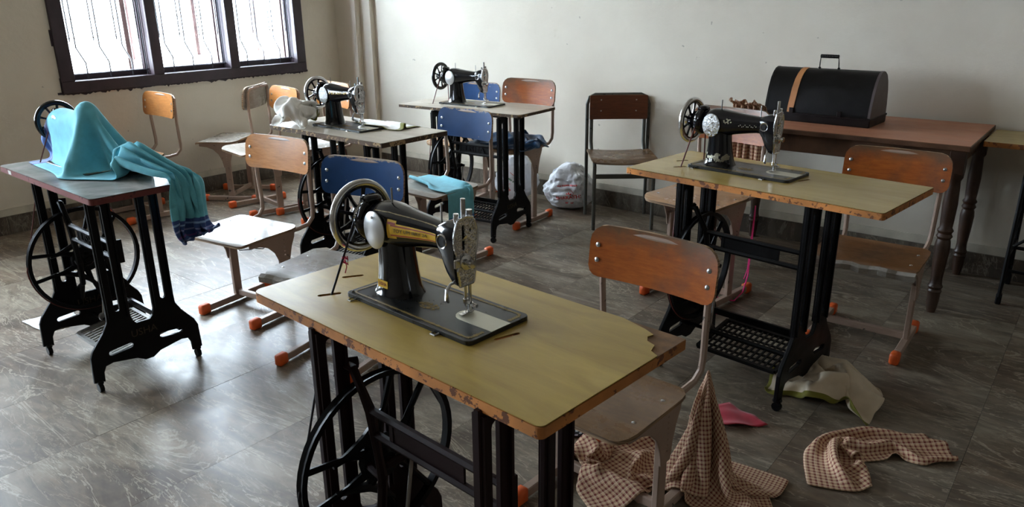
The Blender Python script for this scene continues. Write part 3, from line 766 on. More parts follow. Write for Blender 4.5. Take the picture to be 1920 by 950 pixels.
    b.cyl((.098, .015, .018), (.098, .015, .034), .0065, seg=10); b.box((.098, .008, .0145), (.012, .026, .004), None, .001); b.box((.098, -.008, .0135), (.010, .012, .003)); b.cyl((.105, .015, .03), (.118, .015, .03), .0045, seg=8)
    b.tube([(.098, .015, .09), (.088, -.03, .085), (.086, -.038, .075), (.086, -.040, .052), (.087, -.036, .046)], [.003, .003, .004, .005, .003], 6)
    G['presser'] = b.mesh()
    b = B()   # tension discs on the face plate
    mt = basis((0, 1, 0), (0, 0, 1), (1, 0, 0), (.106, -.006, .132))
    b.lathe([(.0005, 0), (.016, 0), (.017, .002), (.010, .004), (.017, .006), (.016, .008), (.006, .010), (.006, .018), (.009, .019), (.009, .026), (.0005, .027)], 16, mt)
    b.box((.110, -.030, .134), (.006, .016, .020), None, .002); b.tube([(.110, -.022, .130), (.113, -.032, .118), (.112, -.030, .108)], .0018, 5); b.cyl((.108, .012, .128), (.120, .012, .128), .003, seg=8)
    G['tension'] = b.mesh()
    b = B(); b.tube([(.100, -.007, .175), (.112, -.007, .185), (.116, -.007, .192)], [.003, .003, .0022], 6)
    G['lever'] = b.mesh()
    b = B(); b.tube([(.098, .018, .205), (.098, .018, .222), (.098, .018, .236)], [.004, .0075, .0070], 10); G['nut'] = b.mesh()
    b = B(); b.tube([(.094, -.014, .205), (.094, -.014, .224), (.094, -.014, .233)], [.003, .0062, .0055], 10); G['screwtop'] = b.mesh()
    b = B(); b.cyl((-.120, -.005, .205), (-.120, -.005, .250), .0022, seg=6); G['pin'] = b.mesh()
    b = B(); b.cyl((.035, .0, .195), (.035, .0, .242), .0022, seg=6); G['pin2'] = b.mesh()
    b = B(); b.lathe([(.0005, 0), (.0385, 0), (.0395, .003), (.036, .005), (.0005, .006)], 28, basis((1, 0, 0), (0, 0, 1), (0, -1, 0), (-.135, -.0455, .160)) @ Matrix.Diagonal((.92, 1.08, 1, 1))); b.mi = 0
    G['cover'] = b.mesh(True, 50)
    b = B(); b.lathe([(.0005, 0), (.0035, 0), (.003, .002), (.0005, .0025)], 8, basis((1, 0, 0), (0, 0, 1), (0, -1, 0), (-.135, -.052, .190))); G['screw'] = b.mesh()
    b = B(); b.lathe([(.0145, 0), (.0165, .001), (.0145, .004), (.0125, .003), (.0125, 0)], 18, basis((1, 0, 0), (0, 0, 1), (0, -1, 0), (.066, -.0285, .172)), True); G['eyering'] = b.mesh()
    b = B(); b.lathe([(.0005, 0), (.0125, 0), (.0125, .0015), (.0005, .0015)], 18, basis((1, 0, 0), (0, 0, 1), (0, -1, 0), (.066, -.0290, .172))); G['eye'] = b.mesh()
    b = B(); b.lathe([(.0005, 0), (.0035, 0), (.003, .004), (.0005, .005)], 8, Matrix.Translation((-.19, -.078, .009))); b.tube([(-.175, -.089, .003), (-.175, -.104, .001), (-.165, -.104, .001), (-.163, -.089, .003)], .0014, 5); b.tube([(.10, -.089, .003), (.10, -.100, .001), (.112, -.100, .001), (.114, -.089, .003)], .0024, 5)
    G['clip'] = b.mesh()
    return G
G = machine_meshes()
for k, v in G.items(): v.name = k
def machine(x, y, th, lx, ly, label, decal=None, cover='steel_brushed', extra=None, rim='steel', pin=True, s=1.0, covered=False):
    c, s_ = math.cos(th), math.sin(th)
    t = empty('sewing_machine', (x+c*lx-s_*ly, y+s_*lx+c*ly, H), th, label, 'sewing machine', 'black sewing machines'); t.scale = (s, s, s)
    def P(nm, key, mats, par=None):
        me = G[key]; mats = mats if isinstance(mats, list) else [mats]
        if me.materials and [k.name for k in me.materials] != mats: me = me.copy(); me.materials.clear()
        if not me.materials:
            for k in mats: me.materials.append(M[k])
        o = bpy.data.objects.new(nm, me); COL.objects.link(o); o.parent = par or t; return o
    body = P('body', 'body', 'enamel'); P('hand_wheel', 'wheel', ['enamel', rim])
    bed = P('bed_plate', 'bed', 'bed_plate'); P('slide_plate', 'slide', 'plate_ivory', bed); P('scroll_border', 'scroll', 'gilt', bed)['kind'] = 'stuff'; P('hinge_clip', 'clip', 'steel_dull', bed)
    f = P('face_plate', 'face', 'steel_engraved'); P('rim', 'facerim', 'steel', f)
    P('needle_bar', 'needle', 'steel'); P('presser_foot', 'presser', 'steel'); covered or P('tension_assembly', 'tension', 'steel'); P('take_up_lever', 'lever', 'steel'); P('presser_nut', 'nut', 'steel'); P('thumb_screw', 'screwtop', 'steel')
    if not covered: P('spool_pin', 'pin', 'steel_dull'); P('spool_pin', 'pin2', 'steel_dull')
    cp = P('cover_plate', 'cover', cover); P('screw', 'screw', 'steel_dull', cp); P('peep_hole', 'eye', 'dark', body); P('peep_hole_ring', 'eyering', 'steel', body)
    # shape that hugs the rear of the arm: x -> along arm, v -> up
    def arm(co, lift=.0):
        X = [(-.185, .165, .020, .020), (-.140, .166, .046, .052), (-.110, .167, .045, .050), (-.075, .168, .040, .044), (-.04, .170, .035, .038), (0, .172, .031, .033), (.030, .173, .028, .030), (.05, .173, .028, .030)]
        for a, b_ in zip(X, X[1:]):
            if co.x <= b_[0]: break
        k = min(1, max(0, (co.x-a[0])/(b_[0]-a[0]))); zc, ry, rz = (a[i]+(b_[i]-a[i])*k for i in (1, 2, 3))
        q_ = min(.98, abs(co.y/rz)); yy = ry*(1-q_**2.3)**(1/2.3)
        return Vector((co.x, -yy-lift-co.z, zc+co.y))
    def strip(nm, mat, x0, x1, v0, v1, lift, n=16, par=body):
        b = B(); r_ = []
        for i in range(n+1):
            x = x0+(x1-x0)*i/n; sc_ = 1-.42*max(0, (x+.09))/.14
            r_.append([arm(Vector((x, (v0+(v1-v0)*j/5)*sc_, 0)), lift) for j in range(6)]+[arm(Vector((x, (v0+(v1-v0)*j/5)*sc_, 0)), lift-.0006) for j in range(5, -1, -1)])
        b.rings(r_); return b.put(nm, mat, par)
    if decal == 'yellow':
        d = strip('arm_decal', 'decal_yellow', -.090, .046, -.013, .017, .0008); strip('decal_stripe', 'decal_red', -.085, .045, .0105, .0135, .0012, par=d); strip('decal_stripe', 'decal_red', -.085, .045, -.0115, -.0085, .0012, par=d)
        strip('decal_end', 'decal_yellow', -.096, -.070, -.018, .024, .0006, 6, d); strip('decal_stripe', 'decal_red', -.094, -.072, .0140, .0190, .0010, 4, d)
        text('TOY UM IRRY 2A', .0125, 'lettering', 'ink', d, lambda co: arm(Vector((co.x*1.0-.028, co.y*(1-.42*max(0, co.x-.028+.09)/.14)+.001, co.z)), .0016), .0002, .098)
        b = B(); b.box((0, 0, 0), (.034, .0012, .017)); st = b.put('maker_sticker', 'decal_yellow', body, False); st.location = (-.122, -.0435, .036); st.rotation_euler = (math.radians(-3), 0, 0)
        text('USHA', .011, 'lettering', 'decal_red', st, basis((1, 0, 0), (0, 0, 1), (0, -1, 0), (0, -.0008, 0)), .0002, .026)
        # worn gilt line along the crest and on the shaft boss
    if decal == 'modern':
        text('MODERNA', .020, 'lettering', 'decal_yellow', body, lambda co: arm(Vector((co.x-.028, co.y*.95+.006, co.z)), .0006), .0004, .125)
    if decal in ('yellow',):
        b = B(); rnd = random.Random(4)
        for k in range(46):
            x = -.14+.185*k/45; v = arm(Vector((x, 0, 0)), 0); zc = v.z
            sc_ = .90; p = arm(Vector((x, (.046 if x < -.1 else .046-.018*(x+.1)/.15)*.80, 0)), .0002); s2 = .0016+.001*rnd.random()
            b.box(p, (.0045, .0012, s2), Matrix.Rotation(-.6, 3, 'X'))
        for k in range(30):
            a = math.radians(15+150*k/29); b.box((-.205, -.049*math.cos(a)*-1*-1, .163+.049*math.sin(a)), (.006, .004, .002))
        b.put('gilt_line', 'gilt', body, False)['kind'] = 'stuff'
    if extra == 'flowers':
        b = B(); rnd = random.Random(8)
        def petal(p, nrm, r_):
            tx = Vector((0, 0, 1)).cross(nrm).normalized(); ty = nrm.cross(tx)
            for k in range(5):
                a = 2*PI*k/5+rnd.random(); c0 = p+(tx*math.cos(a)+ty*math.sin(a))*r_*.55
                ring = [c0+(tx*math.cos(q2)+ty*math.sin(q2))*r_*.45 for q2 in (0, 1.05, 2.1, 3.14, 4.2, 5.2)]
                b.rings([[v-nrm*.001 for v in ring], [v+nrm*.0006 for v in ring]])
        for k in range(46):
            a = -PI/2+rnd.uniform(-1.25, 1.25); z = .020+.034*rnd.random()**1.3; rx, ry = .053-.06*z, .0455-.05*z
            n_ = Vector((math.cos(a), math.sin(a), .1)).normalized(); u = math.copysign(abs(math.cos(a))**.87, math.cos(a)); v = math.copysign(abs(math.sin(a))**.87, math.sin(a))
            petal(Vector((-.116+rx*u, ry*v, z)), n_, .0045+.003*rnd.random())
        for k in range(14):
            co = Vector((-.090+.030*rnd.random(), .024-.018*rnd.random()-.25*.02*k/14, 0)); petal(arm(co, .0002), (Vector((0, -1, .9))).normalized(), .0032)
        for k in range(12):
            co = Vector((-.03+.07*k/12, -.004+.004*math.sin(k*2.), 0)); petal(arm(co, .0002), Vector((0, -1, .0)).normalized(), .0018)
        b.put('flower_transfers', 'gilt_silver', body, False)['kind'] = 'stuff'
    return t

T = {1: (-.131, 1.502, -.748, .887, .444), 2: (.965, 2.753, -.788, .985, .461), 3: (-1.646, 2.947, -.705, .895, .409), 4: (-.812, 3.962, -.696, .913, .44), 5: (-.216, 4.774, -.602, .93, .412)}
table(1, *T[1], .055, -.10, -.05, -.005, 'nearest sewing table, olive laminate top with chipped orange edge and peeled corner', 'laminate_olive', 'edge_chipboard', [.004, .01, .022, .012], 'cast_maroon', peeled=True, beltmat='belt_dark', letters=False)
table(2, *T[2], .0, -.09, -.105, .03, 'olive-topped sewing table in front of the turned-leg desk', 'laminate_olive_pale', 'edge_chipboard', [.006, .01, .008, .01], letters=False)
T3T = table(3, *T[3], .065, -.05, -.11, .02, 'sewing table with dark red edge and marbled grey top under a turquoise cloth', 'laminate_marble', 'edge_red', [.02, .02, .02, .02])
table(4, *T[4], .03, -.05, -.040, -.01, 'greyish sewing table with splintered dark edge, white cloth on top', 'laminate_beige', 'edge_dark', [.006, .006, .006, .006])
table(5, *T[5], .08, -.10, -.050, .025, 'beige sewing table with thin dark edge nearest the back wall', 'laminate_beige', 'edge_dark', [.03, .006, .006, .02], TT=.018)
def edge_label(t, x, y):
    b = B(); b.box((x, y, H-.013), (.030, .0012, .015)); b.put('paper_label', 'label_white', t, False)
def at(k, lx, ly, z=0):
    x, y, th = T[k][:3]; c, s = math.cos(th), math.sin(th); return Vector((x+c*lx-s*ly, y+s*lx+c*ly, z))
edge_label(T3T, -.325, -.2050)
machine(*T[1][:3], -.05, -.005, 'black sewing machine with yellow arm label and bright rimmed hand wheel, nearest of all', 'yellow')
machine(*T[2][:3], -.113, .03, 'black sewing machine with worn silver flower transfers on its pillar', None, 'steel_engraved', 'flowers', s=1.04)
machine(*T[3][:3], -.12, .02, 'black sewing machine hidden under a turquoise cloth except its hand wheel', None, rim='enamel', covered=True)
machine(*T[4][:3], -.040, -.012, 'black sewing machine with gold lettering on its arm and white cloth at its foot', 'modern', 'steel_engraved')
machine(*T[5][:3], -.052, .025, 'plain black sewing machine with dark hand wheel standing before the back wall', None, 'steel_brushed', rim='enamel')
